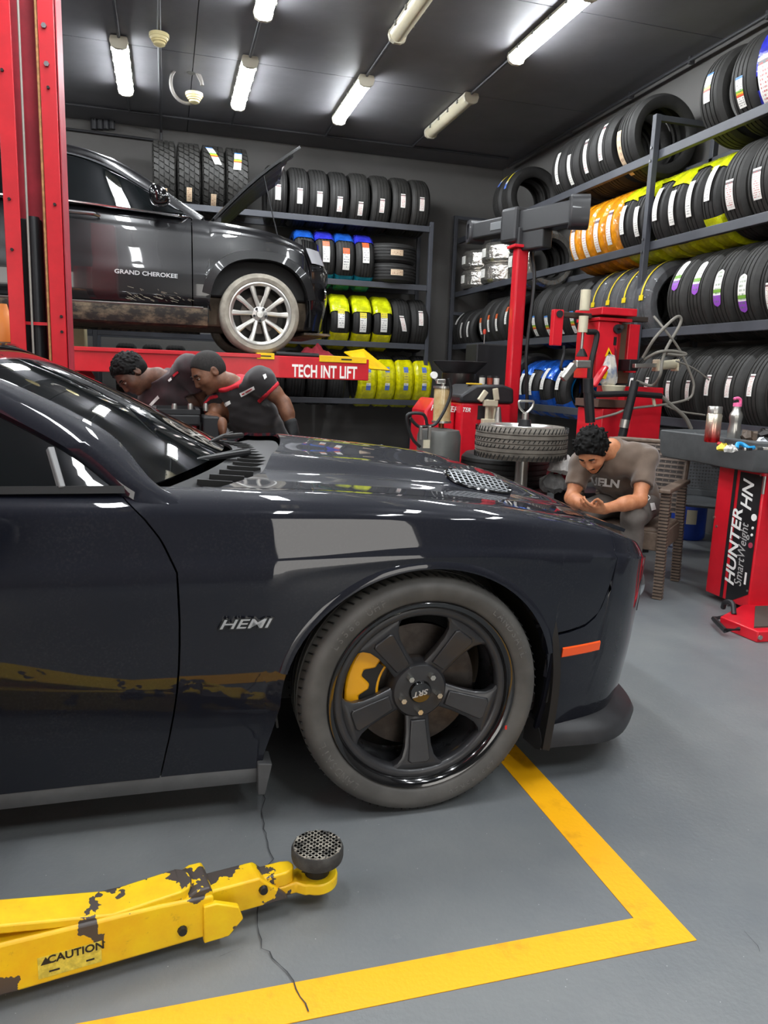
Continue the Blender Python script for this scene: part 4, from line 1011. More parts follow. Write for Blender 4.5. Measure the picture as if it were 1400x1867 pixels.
# ------------------------------------------------------------------ red two-post lift with yellow arm
M_RED = mat('lift_red', (196, 26, 38), .38, var=.1, vscale=4, coat=.15)
M_REDD = mat('lift_red_inner', (176, 44, 60), .5, var=.15, vscale=5)
M_RUST = mat('cable_tan', (176, 130, 82), .6, var=.2, vscale=40)
M_STEELC = mat('wire_rope', (150, 146, 138), .5, .4)
M_DARKM = mat('dark_metal', (38, 38, 40), .4, .3, var=.15)
def worn_yellow():
    m = bpy.data.materials.new('worn_yellow'); m.use_nodes = True; N = m.node_tree.nodes; L = m.node_tree.links; p = N['Principled BSDF']
    tc = N.new('ShaderNodeTexCoord')
    def nz(sc, off, det=7, ro=.65):
        mp = N.new('ShaderNodeMapping'); mp.inputs['Location'].default_value = (off, off, off); L.new(tc.outputs['Object'], mp.inputs[0])
        n = N.new('ShaderNodeTexNoise'); n.inputs['Scale'].default_value = sc; n.inputs['Detail'].default_value = det; n.inputs['Roughness'].default_value = ro; L.new(mp.outputs[0], n.inputs['Vector']); return n.outputs['Fac']
    r = N.new('ShaderNodeValToRGB'); L.new(nz(9, 1), r.inputs[0]); e = r.color_ramp.elements; e[0].position = .35; e[0].color = srgb(232, 196, 16); e[1].position = .7; e[1].color = srgb(222, 168, 14)
    # grimy scuffs
    r2 = N.new('ShaderNodeValToRGB'); L.new(nz(30, 4, 8, .75), r2.inputs[0]); r2.color_ramp.elements[0].position = .6; r2.color_ramp.elements[0].color = (0, 0, 0, 1); r2.color_ramp.elements[1].position = .72; r2.color_ramp.elements[1].color = (.6, .6, .6, 1)
    m1 = N.new('ShaderNodeMix'); m1.data_type = 'RGBA'; L.new(r2.outputs[0], m1.inputs[0]); L.new(r.outputs[0], m1.inputs[6]); m1.inputs[7].default_value = srgb(150, 110, 34)
    # chipped to bare steel, more on edges
    geo = N.new('ShaderNodeNewGeometry'); pt = N.new('ShaderNodeMapRange'); pt.inputs['From Min'].default_value = .5; pt.inputs['From Max'].default_value = .62; L.new(geo.outputs['Pointiness'], pt.inputs['Value'])
    ch = wmath(N, L, 'ADD', nz(11, 8, 5, .5), wmath(N, L, 'MULTIPLY', pt.outputs[0], .12))
    chm = wmath(N, L, 'GREATER_THAN', ch, .635)
    m2 = N.new('ShaderNodeMix'); m2.data_type = 'RGBA'; L.new(chm, m2.inputs[0]); L.new(m1.outputs[2], m2.inputs[6]); m2.inputs[7].default_value = srgb(70, 62, 58)
    L.new(m2.outputs[2], p.inputs['Base Color']); p.inputs['Roughness'].default_value = .42
    b = N.new('ShaderNodeBump'); b.inputs['Strength'].default_value = .4; b.inputs['Distance'].default_value = .004; L.new(wmath(N, L, 'SUBTRACT', 1, chm), b.inputs['Height']); L.new(b.outputs[0], p.inputs['Normal'])
    MATS['worn_yellow'] = m; return m
M_WY = worn_yellow()
def column(org, x0, x1, y, back, name, label, front=-1):
    """U section, open towards -y when front=-1"""
    t = thing(name, label, 'car lift', org)
    H = 3.7; lip = .075; tk = .012; yb = y-front*back
    MB(org).prism([(x0, y), (x0+lip, y), (x0+lip, y-front*tk), (x0+tk, y-front*tk), (x0+tk, yb+front*tk), (x1-tk, yb+front*tk), (x1-tk, y-front*tk), (x1-lip, y-front*tk), (x1-lip, y), (x1, y), (x1, yb), (x0, yb)], 0, H, 'XY').build('column', M_RED, t, 20, .003)
    MB(org).span((x0+tk+.002, yb+front*(tk+.004)-.001, .02), (x1-tk-.002, yb+front*(tk+.004)+.001, H-.02)).build('channel_back', M_REDD, t, 0)
    MB(org).span((x0-.12, min(y, yb)-.1, 0), (x1+.12, max(y, yb)+.1, .018)).build('base_plate', M_RED, t, 0, .004)
    return t
pL = at(20, 640, Y=4.4).x; pR = at(122, 640, Y=4.4).x
O4 = ((pL+pR)/2, 4.55, 0)
col = column(O4, pL, pR, 4.4, .24, 'car_lift', 'tall red two-post lift column behind the coupe windshield')
def cablep(a, b, r, m, name, Y): MB(O4).tube([at(*a, Y=Y)+Vector((0, 0, 0)), at(*b, Y=Y)], r, 8).build(name, m, col)
ca = at(46, 320, Y=4.5); MB(O4).cyl((at(60, 650, Y=4.42).x, 4.42, .1), (at(33, 0, Y=4.42).x, 4.42, 3.6), .006).build('wire_rope', M_STEELC, col)
MB(O4).cyl((at(92, 650, Y=4.415).x, 4.415, .1), (at(64, 0, Y=4.415).x, 4.415, 3.6), .007).build('rope', M_RUST, col)
xx = at(67, 520, Y=4.52).x
MB(O4).lathe([(.0, 2.02), (.03, 2.02), (.034, 2.0), (.034, .1), (0, .1)], 16, 'Z', (xx, 4.50, 0)).build('hydraulic_ram', M_DARKM, col)
MB(O4).span((xx-.09, 4.56, .3), (xx+.03, 4.61, 2.02)).build('carriage', M_DARKM, col, 0, .006)
q = at(78, 590, Y=4.42); MB(O4).bar((q.x-.09, 4.45, q.z), (q.x+.09, 4.45, q.z), .012, .016).build('cross_rod', M_RED, col, 0)
for px, py in ((80, 47), (85, 117), (4, 128), (17, 363), (22, 455), (100, 373), (112, 577), (113, 605), (88, 160)):
    q = at(px, py, Y=4.398); MB(O4).cyl((q.x, 4.4, q.z), (q.x, 4.388, q.z), .013 if py < 130 and px > 50 else .008, n=6).build('bolt', M_BOLT if py < 130 and px > 50 else M_SEAL, col)
MB(O4).span((pR+.004, 4.42, 1.0), (pR+.008, 4.66, 3.4)).build('side_plate', M_REDD, col, 0)
# near column of the same lift, left of the frame, and its swing arm
O5 = (-1.25, .95, 0)
col2 = column(O5, -1.41, -1.09, 1.1, .3, 'car_lift', 'red lift column left of the photographer with a worn yellow swing arm', 1)
# arm in its own frame: +x to the pad
AO = Vector((.335, 1.615, 0)); ARZ = atan2(.17, .985)
arm = bpy.data.objects.new('swing_arm', None); COL.objects.link(arm); arm.parent = col2; arm.location = AO-Vector(O5); arm.rotation_euler = (0, 0, ARZ)
b_ = MB()
b_.prism([(-1.25, .035), (-.265, .035), (-.265, .132), (-.38, .142), (-.7, .15), (-1.25, .2)], -.062, .036, 'XZ'); b_.build('outer_box', M_WY, arm, 20, .006)
b_ = MB(); b_.prism([(-.29, .028), (-.235, .028), (-.202, .062), (-.212, .095), (-.262, .118), (-.29, .118)], -.072, -.056, 'XZ'); b_.build('collar_plate', M_WY, arm, 20, .003)
b_ = MB(); b_.prism([(-.265, .135), (-.272, .15), (-.30, .15), (-.33, .135), (-.33, .1), (-.265, .1)], -.055, .042, 'XZ'); b_.build('collar', M_WY, arm, 20, .004)
b_ = MB(); b_.prism([(-.34, .048), (-.082, .048), (-.09, .062), (-.152, .122), (-.34, .122)], -.032, .036, 'XZ'); b_.build('inner_box', M_WY, arm, 20, .005)
b_ = MB(); b_.prism([(-.3, -.018), (-.085, -.018), (-.066, -.01), (-.058, .006), (-.064, .024), (-.085, .03), (-.3, .03)], .072, .108, 'XY'); b_.build('tongue', M_WY, arm, 30, .004)
b_ = MB(); pts = [(-.16, -.024), (-.06, -.018), (-.042, -.036)]+[(.05*cos(a), .05*sin(a)) for a in np.linspace(-2.3, 2.3, 20)]+[(-.042, .036), (-.06, .03), (-.16, .032)]
b_.prism(pts, .046, .074, 'XY'); b_.build('end_plate', M_WY, arm, 30, .004)
b_ = MB(); b_.lathe([(0, .05), (.03, .05), (.03, .104), (.034, .104), (.034, .112), (0, .112)], 20); b_.build('pad_screw', M_DARKM, arm)
M_PAD = mat('pad_rubber', (58, 57, 55), .8, var=.3, vscale=30)
M_PADT = mat('pad_top', (160, 154, 142), .85, var_col=(60, 58, 55), vscale=45, bump=.5, bscale=90)
pd = MB().lathe([(0, .11), (.052, .11), (.061, .114), (.063, .122), (.063, .14), (.060, .147), (.0, .147)], 44).build('rubber_pad', M_PAD, arm, 40)
pt_ = MB()
for k in range(-5, 6):
    for ang in (.35, 1.95):
        o = k*.0105; hl = sqrt(max(0, .056**2-o*o)); dx, dy = cos(ang), sin(ang)
        pt_.bar((-dy*o-dx*hl, dx*o-dy*hl, .148), (-dy*o+dx*hl, dx*o+dy*hl, .148), .007, .0028)
pt_.build('pad_ribs', M_PADT, pd, 0)['kind'] = 'stuff'
MB().lathe([(0, .1475), (.0575, .1475), (.0575, .147)], 40).build('pad_face', M_PADT, pd)
g_ = MB(); pth = [(-1.2, .235), (-.86, .222), (-.475, .146), (-.33, .158)]
top = pth; pol = [(x, z) for x, z in top]+[(x, z-.02) for x, z in reversed(top)]
g_.prism(pol, -.055, .028, 'XZ'); 
g_.build('stiffener_plate', M_WY, arm, 20, .004)
MB().prism([(-.335, -.055)]+[(-.335+.03*cos(a), -.0135+.0415*sin(a)) for a in np.linspace(-pi/2, pi/2, 10)]+[(-.335, .028)], .137, .157, 'XY').build('stiffener_end', M_WY, arm, 30, .003)
for x, z, y in ((-.335, .07, -.0625), (-.145, .092, -.0325)): MB().cyl((x, y, z), (x, y-.009, z), .011, .009, 10).build('bolt', M_DARKM, arm)
M_STK = mat('caution_label', (206, 186, 70), .5, var=.2, vscale=60)
MB().span((-.62, -.0632, .05), (-.50, -.0622, .098)).build('caution_label', M_STK, arm, 0)
lettering('CAUTION', .024, arm, frame_m((-.548, -.0637, .088), (1, 0, 0), (0, 0, 1)), M_DARKM, .0004, 0, .0006)
MB().add([(-.615, -.0637, .08), (-.595, -.0637, .08), (-.605, -.0637, .097)], [(0, 1, 2)]).build('warning_triangle', M_DARKM, arm, 0)
for k, (x, w) in enumerate(((-.6, .02), (-.53, .016))): MB().span((x, -.0638, .06), (x+w, -.0634, .064)).build('label_mark', M_DARKM, arm, 0)
MB(O5).span((-1.4, 1.05, .04), (-1.1, 1.32, .3)).build('carriage', M_WY, col2, 0, .01)
b_ = MB(); b_.loft([((-1.22, -.012, .1), .07), ((-1.6, -.06, .12), .08)], 12); b_.build('arm_pivot', M_WY, arm)
# orange machine glimpsed left of the column
oc = thing('oil_canister', 'orange and grey canister glimpsed behind the red lift column', 'canister', at(8, 640, Y=5.0)-Vector((0, 0, 1.15)))
p = at(5, 605, Y=5.0); MB(oc.location).lathe([(.0, p.z+.16), (.03, p.z+.16), (.045, p.z+.1), (.095, p.z+.03), (.1, p.z-.06), (.0, p.z-.06)], 20, 'Z', (p.x, 5.0, 0)).build('canister_top', mat('canister_orange', (226, 140, 60), .4), oc)
MB(oc.location).lathe([(.0, p.z-.06), (.098, p.z-.06), (.1, p.z-.2), (.1, oc.location.z), (0, oc.location.z)], 20, 'Z', (p.x, 5.0, 0)).build('canister_body', mat('canister_grey', (120, 116, 110), .5), oc)
oc.location.z = 0
for c in oc.children: c.location.z += 0
for o in oc.children:
    o.location = (0, 0, 0)
    for v in o.data.vertices: v.co.z += at(8, 640, Y=5.0).z-1.15
    zmin = min(v.co.z for v in o.data.vertices)
for o in oc.children:
    if o.name.startswith('canister_body'):
        zm = min(v.co.z for v in o.data.vertices)
        for v in o.data.vertices:
            if v.co.z < zm+.01: v.co.z = 0

# ------------------------------------------------------------------ runway lift
RY = 6.93
rl = thing('runway_lift', 'red runway lift with yellow end pieces holding the black utility vehicle', 'car lift', (-.8, 7.9, 0))
OR = rl.location; ZT = 1.415
M_YP = mat('yellow_plate', (236, 190, 10), .4, var=.08)
for k, y0 in enumerate((RY, 8.36)):
    MB(OR).span((-3.3, y0, 1.215), (1.828, y0+.5, ZT-.004)).build('runway', M_RED, rl, 0, .006)
    MB(OR).span((-3.3, y0+.04, ZT-.006), (1.2, y0+.46, ZT)).build('runway_deck', mat('deck_dark', (96, 40, 42), .6, var=.2), rl, 0)
MB(OR).span((-3.3, RY-.018, 1.385), (.82, RY, ZT+.004)).build('top_flange', M_RED, rl, 0, .003)
a, b = at(468, 650, Y=RY), at(500, 650, Y=RY); MB(OR).span((a.x, RY-.015, 1.375), (b.x, RY+.1, 1.43)).build('turntable_stop', M_YP, rl, 0, .004)
MB(OR).span((a.x+.03, RY-.017, 1.398), (b.x-.03, RY-.014, 1.408)).build('stop_slot', M_DARKM, rl, 0)
MB(OR).cyl((b.x+.02, RY+.03, 1.43), (at(582, 650, Y=RY).x, RY+.03, 1.425), .022, n=12).build('lock_rod', M_DARKM, rl)
MB(OR).span((b.x, RY+.12, 1.416), (1.36, RY+.44, 1.432)).build('turn_plate', M_DARKM, rl, 0, .003)
a, b = at(582, 655, Y=RY), at(668, 655, Y=RY); MB(OR).span((a.x, RY-.012, 1.372), (b.x, RY+.5, 1.43)).build('end_piece', M_YP, rl, 0, .004)
MB(OR).span(((a.x+b.x)/2-.02, RY-.014, 1.395), ((a.x+b.x)/2+.08, RY-.011, 1.408)).build('end_slot', M_DARKM, rl, 0)
e0, e1, e2, e3 = at(628, 641, Y=7.25), at(663, 636, Y=7.4), at(711, 675, Y=7.4), at(675, 672, Y=7.1)
fp = MB(OR); fp.add([e0, e1, e2, e3], [(0, 1, 2, 3)]); fp.build('ramp_flap', M_YP, rl, 0, solid=.012, out=(0, 0, 1))
lettering('TECH INT LIFT', .155, rl, frame_m(Vector(((at(535, 680, Y=RY).x+at(648, 680, Y=RY).x)/2, RY-.002, at(592, 679, Y=RY).z))-OR, (1, 0, 0), (0, 0, 1)), mat('white_paint', (240, 238, 232), .5), .001, 0, .004, .60)
for y0 in (RY+.12, 8.36+.12):
    for s1 in (-1, 1):
        MB(OR).bar((-1.75-1.0*s1, y0+.13+.06*s1, .12), (-1.75+1.0*s1, y0+.13+.06*s1, 1.19), .05, .13).build('scissor_leg', M_RED, rl, 0, .008)
    MB(OR).span((-3.1, y0-.02, 0), (-.4, y0+.28, .1)).build('base_frame', M_DARKM, rl, 0, .008)
a = at(575, 648, Y=7.1); rg_ = MB((a.x, 7.15, 1.43)); rnd = random.Random(4)
rg_.grid(lambda u, v: (a.x-.16+.34*u, 7.05+.22*v, 1.433+.075*sin(pi*u)*sin(pi*v)*(1+.6*sin(u*17+v*9)*cos(v*13))), 22, 14)
tag(rg_.build('rag', mat('rag_red', (120, 20, 34), .9), None, 60, solid=.004, out=(0, 0, 1)), 'crumpled dark red rag on the runway beside the yellow end', 'rag')
# beige pillar seen under the utility vehicle
a, b = at(131, 640, Y=9.2), at(157, 640, Y=9.2)
struct(MB().span((a.x-.35, 9.05, 0), (b.x, 9.4, 1.72)).build('trim_1', mat('beige_board', (206, 190, 150), .7, var=.06), None, 0, .004), 'beige board standing behind the red runway')

# ------------------------------------------------------------------ black utility vehicle on the lift
JX, JY, JZ = at(475, 570, Y=7.0).x, 7.93, ZT
suv = thing('utility_vehicle', 'black mud-splashed utility vehicle with raised hood on the red runway lift', 'car', (JX, JY, JZ))
M_JP = mat('paint_black', (.006, .006, .007), .25, 0, coat=1, var_col=(34, 32, 31), vscale=7, thin=(.6, .85))
def mud_mat():
    m = bpy.data.materials.new('muddy_sill'); m.use_nodes = True; N = m.node_tree.nodes; L = m.node_tree.links; p = N['Principled BSDF']
    tc = N.new('ShaderNodeTexCoord'); mp = N.new('ShaderNodeMapping'); mp.inputs['Scale'].default_value = (4, 4, 7); L.new(tc.outputs['Object'], mp.inputs[0])
    n = N.new('ShaderNodeTexNoise'); n.inputs['Scale'].default_value = 1.6; n.inputs['Detail'].default_value = 8; n.inputs['Roughness'].default_value = .7; L.new(mp.outputs[0], n.inputs['Vector'])
    r = N.new('ShaderNodeValToRGB'); L.new(n.outputs['Fac'], r.inputs[0]); e = r.color_ramp.elements; e[0].position = .45; e[0].color = srgb(48, 45, 42); e[1].position = .72; e[1].color = srgb(146, 128, 104)
    L.new(r.outputs[0], p.inputs['Base Color']); p.inputs['Roughness'].default_value = .75; MATS['muddy_sill'] = m; return m
M_MUD = mud_mat()
JW = .925
JPL = [(-3.75, .80), (-3.4, .90), (-1.5, .925), (-.5, .922), (0, .93), (.35, .90), (.52, .83), (.62, .72), (.68, .55), (.70, .3), (.705, 0)]
JED = [(-3.7, 1.2), (-1.6, 1.18), (-.62, 1.14), (-.3, 1.125), (.1, 1.08), (.39, 1.0), (.5, .93), (.62, .86), (.72, .82)]
def jside(x, z):
    d = sinterp(JPL, x); ze = sinterp(JED, x); t = (ze-z)/ze
    ins = .035*smst(.62, 1, z/ze)**1+.06*smst(.92, 1.0, z/ze)+.02*smst(.55, .3, z)+.012*smst(.69, .74, z)
    if z < .40: ins += .02
    return d-ins
def jarch(x, xc=0):
    q = 1-(abs(x-xc)/.445)**2.5; return .36+.47*q**(1/2.5) if q > 0 else None
def jpanel(xs, zl, zt, rows=14, mod=None):
    mb = MB(); n = rows+1
    vs = []
    for x in xs:
        a = zl(x); b = zt(x)
        for k in range(n):
            z = a+(b-a)*k/rows; vs.append(Vector((x, -jside(x, z), z)))
    if mod: vs = [mod(v) for v in vs]
    mb.add(vs, [(i*n+j, (i+1)*n+j, (i+1)*n+j+1, i*n+j+1) for i in range(len(xs)-1) for j in range(rows)])
    return mb
def both(mb, name, m, sm=50, solid=.015):
    mb.build(name, m, suv, sm, solid=solid, out=(0, -1, 0)); mb.flip_y().build(name, m, suv, sm, solid=solid, out=(0, 1, 0))
axs = sorted(list(np.linspace(-.585, -.446, 5))+[.445*sin(a) for a in np.linspace(-pi/2+.002, pi/2-.002, 33)]+list(np.linspace(.446, .50, 4)))
both(jpanel(axs, lambda x: jarch(x) or .38, lambda x: sinterp(JED, x)), 'fender', M_JP)
def zed(x): return sinterp(JED, x)
both(jpanel(list(np.linspace(-1.62, -.595, 14)), lambda x: .385, zed), 'door', M_JP)
both(jpanel(list(np.linspace(-2.6, -1.63, 12)), lambda x: .385, zed), 'door', M_JP)
JR = -2.85
rxs = sorted(list(np.linspace(-2.61, JR+.446, 3))+[JR+.445*sin(a) for a in np.linspace(-pi/2+.002, pi/2-.002, 25)]+list(np.linspace(JR-.446, -3.72, 6)), reverse=False)
rxs = [x for x in rxs if x > -3.75 and x < -2.605] if False else rxs
both(jpanel(sorted(rxs), lambda x: jarch(x, JR) or .385, zed), 'quarter_panel', M_JP)
# arch flare
def flare(xc):
    mb = MB(); rg = []
    for a in np.linspace(-1.35, 1.35, 34):
        f = lambda A: math.copysign(abs(A)**(2/2.5), A)
        x = xc+.445*f(sin(a)); z = .36+.47*f(cos(a)); d = jside(x, min(z, .9)); nx, nz = sin(a), cos(a)
        rg.append([Vector((x+nx*.075, -(d-.002), z+nz*.075)), Vector((x+nx*.07, -(d+.02), z+nz*.07)), Vector((x, -(d+.028), z)), Vector((x-nx*.004, -(d-.03), z-nz*.004))])
    mb.rings(rg); return mb
M_FLR = mat('flare_black', (17, 17, 18), .3, coat=.4)
for xc in (0, JR):
    f_ = flare(xc); f_.build('arch_flare', M_FLR, suv, 50); f_.flip_y().build('arch_flare', M_FLR, suv, 50)
    for sd in (-1, 1):
        li = MB(); rg = []
        for a in np.linspace(-1.7, 1.7, 22):
            f = lambda A: math.copysign(abs(A)**(2/2.5), A); rg.append([Vector((xc+.46*f(sin(a)), sd*yy, .36+.485*f(cos(a)))) for yy in (.9, .52)])
        li.add([v for r in rg for v in r], [(i*2, i*2+1, i*2+3, i*2+2) for i in range(21)]); li.build('arch_liner', M_SEAL, suv, 40, solid=.006)
sl = MB(); sl.rings([[Vector((x, -y, z)) for y, z in ((.90, .385), (.915, .37), (.905, .30), (.86, .235), (.7, .22), (.7, .38))] for x in np.linspace(-2.4, -.46, 14)])
sl.build('sill', M_MUD, suv, 40); sl.flip_y().build('sill', M_MUD, suv, 40)
MB().rings([[Vector((x, -y, z)) for y, z in ((.916, .392), (.924, .385), (.916, .376))] for x in (-2.4, -.5)]).build('sill_strip', mat('strip_grey', (130, 128, 124), .35, .6), suv, 0)
MB().span((-3.5, -.68, .24), (.5, .68, .5)).build('underbody', mat('underbody', (92, 80, 66), .85, var=.3, vscale=8), suv, 0, .02)
MB().span((-.5, -.7, .5), (.45, .7, .85)).build('engine_bay', M_BLK, suv, 0, .02)
# nose
def jn(u, v):
    y = (u*2-1)*.86; z = .24+(.80)*v; a = abs(y)
    x = interp([(0, .705), (.3, .70), (.55, .68), (.72, .62), (.83, .52), (.86, .47)], a)-.10*smst(.55, .2, z)*.6-.09*smst(.75, 1.04, z)
    return Vector((x, y, z))
MB().grid(jn, 40, 14).build('front_fascia', M_JP, suv, 50, solid=.015, out=(1, 0, 0))
for sd in (-1, 1):
    hl = MB(); hl.grid(lambda u, v: jn((1+sd*(.80+.195*u))/2, .745+.16*v)+Vector((.012*(1), sd*.02*u, 0)), 8, 4); hl.build('head_lamp', mat('lamp_glass', (200, 200, 205), .1, .2, coat=1), suv, 40, solid=.006, out=(1, 0, 0))
    MB().lathe([(0, .02), (.055, .016), (.06, 0)], 18, 'X', jn((1+sd*.86)/2, .42)+Vector((.006, 0, 0))).build('fog_lamp', M_CHROME, suv)
    # side lamp corner visible from the flank
    hc = MB(); hc.add([Vector((.395, sd*(jside(.395, .945)+.008), .95)), Vector((.50, sd*(jside(.49, .9)+.008), .90)), Vector((.575, sd*(jside(.56, .83)+.006), .82)), Vector((.545, sd*(jside(.54, .8)+.006), .815)), Vector((.44, sd*(jside(.44, .86)+.008), .86))], [(0, 1, 2, 3, 4)]); hc.build('corner_lamp', MATS['lamp_glass'], suv, 0, solid=.01, out=(0, sd, 0))
for k in range(7): MB().box(jn(.5+(k-3)*.07, .66)+Vector((.01, 0, 0)), (.02, .09, .15)).build('grille_slot', M_CHROME if k % 2 else M_BLK, suv, 0, .006)
MB().grid(lambda u, v: Vector((.42+.25*v, (u*2-1)*.8, .22)), 6, 2).build('skid_plate', M_MUD, suv, 40, solid=.02, out=(0, 0, 1))
# greenhouse
JRL = spline([(-.50, .80, 1.15), (-.72, .765, 1.28), (-.95, .735, 1.425), (-1.27, .70, 1.58), (-1.6, .68, 1.655), (-2.2, .675, 1.68), (-3.0, .675, 1.65), (-3.4, .70, 1.54), (-3.68, .75, 1.22)], 5)
for sd in (-1, 1):
    mb = MB(); rg = []
    for i, p in enumerate(JRL):
        w = .06 if i < 16 else .05
        rg.append([Vector((q.x, sd*q.y, q.z)) for q in (p+Vector((w*.4 if i < 16 else 0, -w, .005)), p+Vector((w*.3 if i < 16 else 0, -w*.4, .022)), p+Vector((0, .008, .006)), p+Vector((-.03 if i < 16 else 0, .012, -.04)), p+Vector((-.03 if i < 16 else 0, -.01, -.045)))])
    mb.rings(rg); mb.build('roof_pillar', M_JP, suv, 60)
    # bright window surround
    ln_ = [Vector((p.x-.03, sd*(p.y+.018), p.z-.05)) for p in JRL[2:-6]]+[Vector((-3.3, sd*.87, 1.19)), Vector((-1.6, sd*.885, 1.185)), Vector((-.70, sd*.885, 1.14))]
    MB().tube(ln_, .010, 6, closed=True).build('window_trim', M_CHROME, suv)
    def jg(u, v):
        x = -.66-2.75*u; best = min(JRL, key=lambda p: abs(p.x-x)); return Vector((x, sd*(.875+(best.y-.875+.0)*v), 1.165+(best.z-.05-1.165)*v))
    MB().grid(jg, 24, 4).build('side_window', M_GLASS, suv, 60, solid=.005, out=(0, sd, 0))
    MB().bar((-1.62, sd*.87, 1.18), (-1.66, sd*.70, 1.56), .06, .014, (0, 1, 0)).build('door_pillar', M_GLOSS, suv, 0)
    # mirror and handle
    m_ = MB(); m_.rings([[Vector((-.86+dx*s_, sd*y, 1.25+dz*s_)) for dx, dz in ((.10, -.05), (.085, .03), (.03, .09), (-.06, .11), (-.085, .02), (-.06, -.07), (.02, -.08))] for y, s_ in ((.88, .4), (.95, .95), (1.03, 1.05), (1.1, .95), (1.13, .5))]); m_.build('side_mirror', M_GLOSS, suv, 80, sub=2)
    m_ = MB(); m_.loft([((-1.60, sd*.90, 1.085), .014), ((-1.56, sd*.94, 1.09), .018), ((-1.38, sd*.94, 1.088), .018), ((-1.34, sd*.90, 1.08), .014)], 8); m_.build('door_handle', M_CHROME, suv)
def jws(u, v):
    w = u*2-1; b = Vector((-.36-.14*w*w, .79*w, 1.17-.02*w*w)); t = Vector((-1.16-.11*w*w, .67*w, 1.615-.035*w*w)); return b.lerp(t, v)+Vector((.02, 0, .03))*sin(pi*v)
MB().grid(jws, 16, 10).build('windshield', M_GLASS, suv, 60, solid=.006, out=(0, 0, 1))
def jrf(u, v):
    w = u*2-1; x = -1.2-2.2*v; best = min(JRL, key=lambda p: abs(p.x-x)); return Vector((x+.06*(1-w*w)*(1-v), w*(best.y-.04), best.z+.01+.08*(1-w*w)))
MB().grid(jrf, 14, 14).build('roof', M_JP, suv, 60, solid=.012, out=(0, 0, 1))
MB().grid(lambda u, v: Vector((-3.72+.28*v, (u*2-1)*(.78-.08*v), .4+1.15*v)), 8, 8).build('tailgate', M_JP, suv, 50, solid=.02, out=(-1, 0, 0))
# top of the wing inside the hood opening, cowl
for sd in (-1, 1): MB().grid(lambda u, v: Vector((-.45+.92*u, sd*(jside(-.45+.92*u, sinterp(JED, -.45+.92*u))-.16*v), sinterp(JED, -.45+.92*u)-.012*v)), 14, 3).build('wing_top', M_JP, suv, 50, solid=.012, out=(0, 0, 1))
MB().grid(lambda u, v: Vector((-.47+.18*v, (u*2-1)*.76, 1.145-.02*v)), 8, 2).build('cowl', M_BLK, suv, 40, solid=.015, out=(0, 0, 1))
# raised hood
def jh(u, v):
    w = u*2-1; a = Vector((-.40, w*.74, 1.175+.02*(1-w*w))); L_ = 1.04; an = radians(40.5)
    t = v*L_; bow = .05*sin(pi*v*.8)
    return a+Vector((cos(an)*t-sin(an)*(bow+.03*(1-w*w)), w*(-.05)*v*v, sin(an)*t+cos(an)*(bow+.03*(1-w*w))))
ho = MB().grid(jh, 18, 14).build('hood', M_JP, suv, 50, solid=.022, out=(0, 0, 1))
MB().grid(lambda u, v: jh(.06+.88*u, .06+.86*v)-Vector((-sin(radians(39.5)), 0, cos(radians(39.5))))*(.045+.01*sin(u*25)), 18, 8).build('hood_liner', M_BLK, ho, 40, solid=.012, out=(0, 0, -1))
MB().cyl((.2, -.66, 1.02), jh(.06, .62)-Vector((0, 0, .04)), .006, n=6).build('prop_rod', M_DARKM, suv)
MB().box((-.36, -.70, 1.16), (.06, .03, .06)).build('hinge', M_DARKM, suv, 0)
lettering('GRAND CHEROKEE', .048, suv, frame_m((-.973, -.925, .638), (1, 0, -.015), (0, 0, 1)), M_BADGE, .003, 0, .0012, 1.22, 'badge')
# mud splashes on the lower door
sp_ = MB(); rnd = random.Random(12)
for k in range(46):
    x = rnd.uniform(-1.15, -.62); z = .42+abs(rnd.gauss(0, .05)); l_ = rnd.uniform(.01, .05); d = jside(x, z)+.0015
    sp_.add([(x, -d, z), (x+l_, -d, z-.012), (x+l_, -d, z-.009), (x, -d, z+.002)], [(0, 1, 2, 3)])
sp_.build('mud_splash', mat('mud_light', (140, 130, 114), .8), suv, 0)['kind'] = 'stuff'
